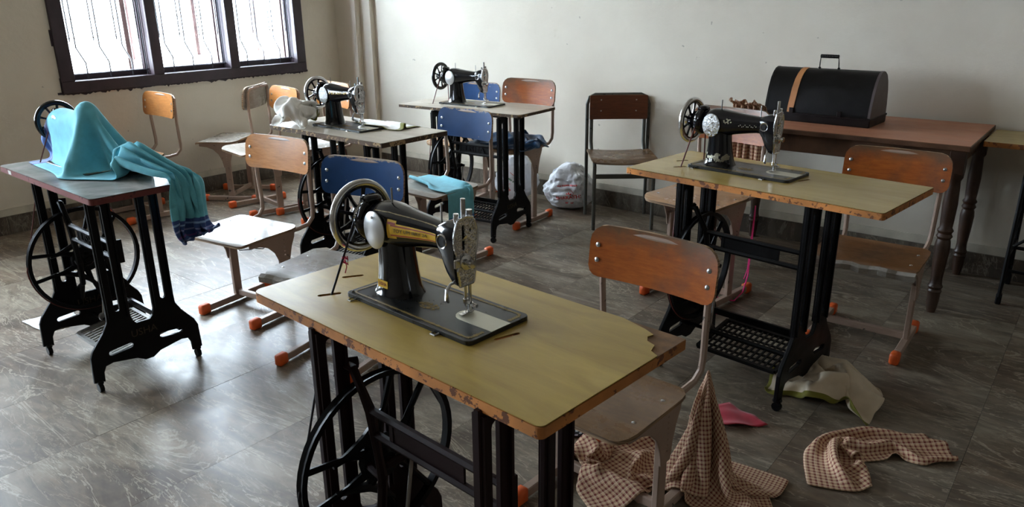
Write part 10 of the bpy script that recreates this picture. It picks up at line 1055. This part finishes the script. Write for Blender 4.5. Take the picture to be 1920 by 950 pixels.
# ------------------------------------------------------------------ small things on the floor
def sheet(nm, pts, z, mat, label, cat, amp=.004, n=14):
    """quad given by four floor corners, slightly buckled"""
    b = B(); a, b_, c, d = [Vector((*p, 0)) for p in pts]; g = []
    for j in range(n+1):
        row = []
        for i in range(n+1):
            u, v = i/n, j/n; p = (a*(1-u)+b_*u)*(1-v)+(d*(1-u)+c*u)*v
            p += Vector((.008*MN.noise(p*22), .008*MN.noise(p*22+Vector((5, 5, 5))), 0)) if 0 < u < 1 or 0 < v < 1 else Vector()
            p.z = z+amp*(1+MN.noise(p*14)*1.6); row.append(p)
        g.append(row)
    for s in (0, 1):
        pass
    vv = [[b.b.verts.new(p) for p in r_] for r_ in g]
    for j in range(n):
        for i in range(n): b._f((vv[j][i], vv[j][i+1], vv[j+1][i+1], vv[j+1][i]))
    o = b.put(nm, mat, None); m2 = o.modifiers.new('thick', 'SOLIDIFY'); m2.thickness = .0012; m2.offset = 1
    return tag(o, label, cat)
sheet('paper_sheet', [(-2.27, 3.215), (-2.10, 3.10), (-1.98, 3.20), (-2.12, 3.36)], .001, 'paper', 'white sheet of paper on the floor behind the cast iron stand of the marbled table', 'paper', .003)
sheet('red_cloth', [(.62, 2.34), (.72, 2.25), (.875, 2.268), (.78, 2.41)], .001, 'cotton_red', 'crimson scrap of thin cloth on the floor beside the checked garment', 'cloth', .010)
b = B(); b.tube([(1.175, 3.42, .47), (1.176, 3.425, .30), (1.17, 3.42, .12), (1.16, 3.44, .03), (1.10, 3.37, .012), (1.04, 3.40, .010), (.99, 3.36, .05), (.95, 3.37, .062), (.91, 3.30, .012), (.88, 3.24, .008), (.92, 3.20, .012), (.965, 3.19, .022), (.945, 3.23, .03), (.92, 3.215, .012), (.86, 3.225, .007), (.80, 3.23, .007)], .0055, 6, flat=.5)
b.tube([(1.168, 3.40, .47), (1.166, 3.41, .30), (1.16, 3.40, .16), (1.14, 3.38, .12)], .0050, 6, flat=.5)
bmesh.ops.translate(b.b, verts=b.b.verts, vec=(-.032, 0, 0))
tag(b.put('ribbon', 'ribbon_pink'), 'bright pink ribbon trailing from the chair seat to the floor', 'ribbon')
b = B(); rnd = random.Random(11)
pts = []
for k in range(40):
    a = k*.55; pts.append(Vector((-1.20+.085*math.cos(a)*(1+.3*math.sin(k*.7)), 3.36+.06*math.sin(a)*(1+.2*math.cos(k)), .335+.022*math.sin(k*.9))))
b.tube(pts, .0022, 5); tag(b.put('wire_coil', 'dark'), 'thin black wire in loose loops beneath the glossy pale chair seat', 'wire')
# black and white woven scrap
q = N('woven_black_white', .8); u, v = uvsep(q); f1 = q.math('SINE', q.math('MULTIPLY', u, 420.)); f2 = q.math('SINE', q.math('MULTIPLY', v, 420.)); q.color(q.mix(q.math('GREATER_THAN', q.math('MULTIPLY', f1, f2), .25), (.012, .014, .02), (.55, .58, .62))); M['woven_black_white'] = q.m
b = B(); g = []; n = 16
me = bpy.data.meshes.new('woven'); vs = []; fs = []
for j in range(n+1):
    for i in range(n+1):
        u, v = i/n-.5, j/n-.5; r_ = math.hypot(u, v)*2
        vs.append((.235+u*.15+.02*MN.noise(Vector((u*5, v*5, 0))), 2.265+v*.12, .006+.05*max(0, 1-r_)*(.6+.8*abs(MN.noise(Vector((u*7, v*7, 4)))))+.008*abs(MN.noise(Vector((u*12, v*12, 9))))))
for j in range(n):
    for i in range(n): a = j*(n+1)+i; fs.append((a, a+1, a+n+2, a+n+1))
me.from_pydata(vs, [], fs); uvl = me.uv_layers.new(name='uv')
for l in me.loops: uvl.data[l.index].uv = ((l.vertex_index % (n+1))/n*.15, (l.vertex_index//(n+1))/n*.12)
me.polygons.foreach_set('use_smooth', [True]*len(fs)); o = link('woven_cloth', me, None, 'woven_black_white'); m2 = o.modifiers.new('thick', 'SOLIDIFY'); m2.thickness = .002; m2.offset = 1
tag(o, 'small black and white woven cloth on the floor behind the near chair seat', 'cloth')
# red thread tied round stays and belts
def knot(p, label, r_=.012, seed=1, mat='thread_red', parent=None):
    b = B(); rnd = random.Random(seed); P_ = Vector(p)
    b.tube([P_+Vector((rnd.uniform(-1, 1), rnd.uniform(-1, 1), rnd.uniform(-1.2, 1)))*r_ for k in range(14)], r_*.14, 5)
    b.tube([P_, P_+Vector((.3, -.2, -1.6))*r_, P_+Vector((-.2, 0, -3.2))*r_], r_*.12, 5)
    o = b.put('thread_knot', mat, None); return tag(o, label, 'thread')
knot(at(1, -.277, -.072, H+.075), 'red thread knotted round the belt of the nearest sewing machine', .010, 3)
knot(at(4, -.16, -.07, .40), 'red thread tied to the iron stand of the splintered grey table', .026, 5)
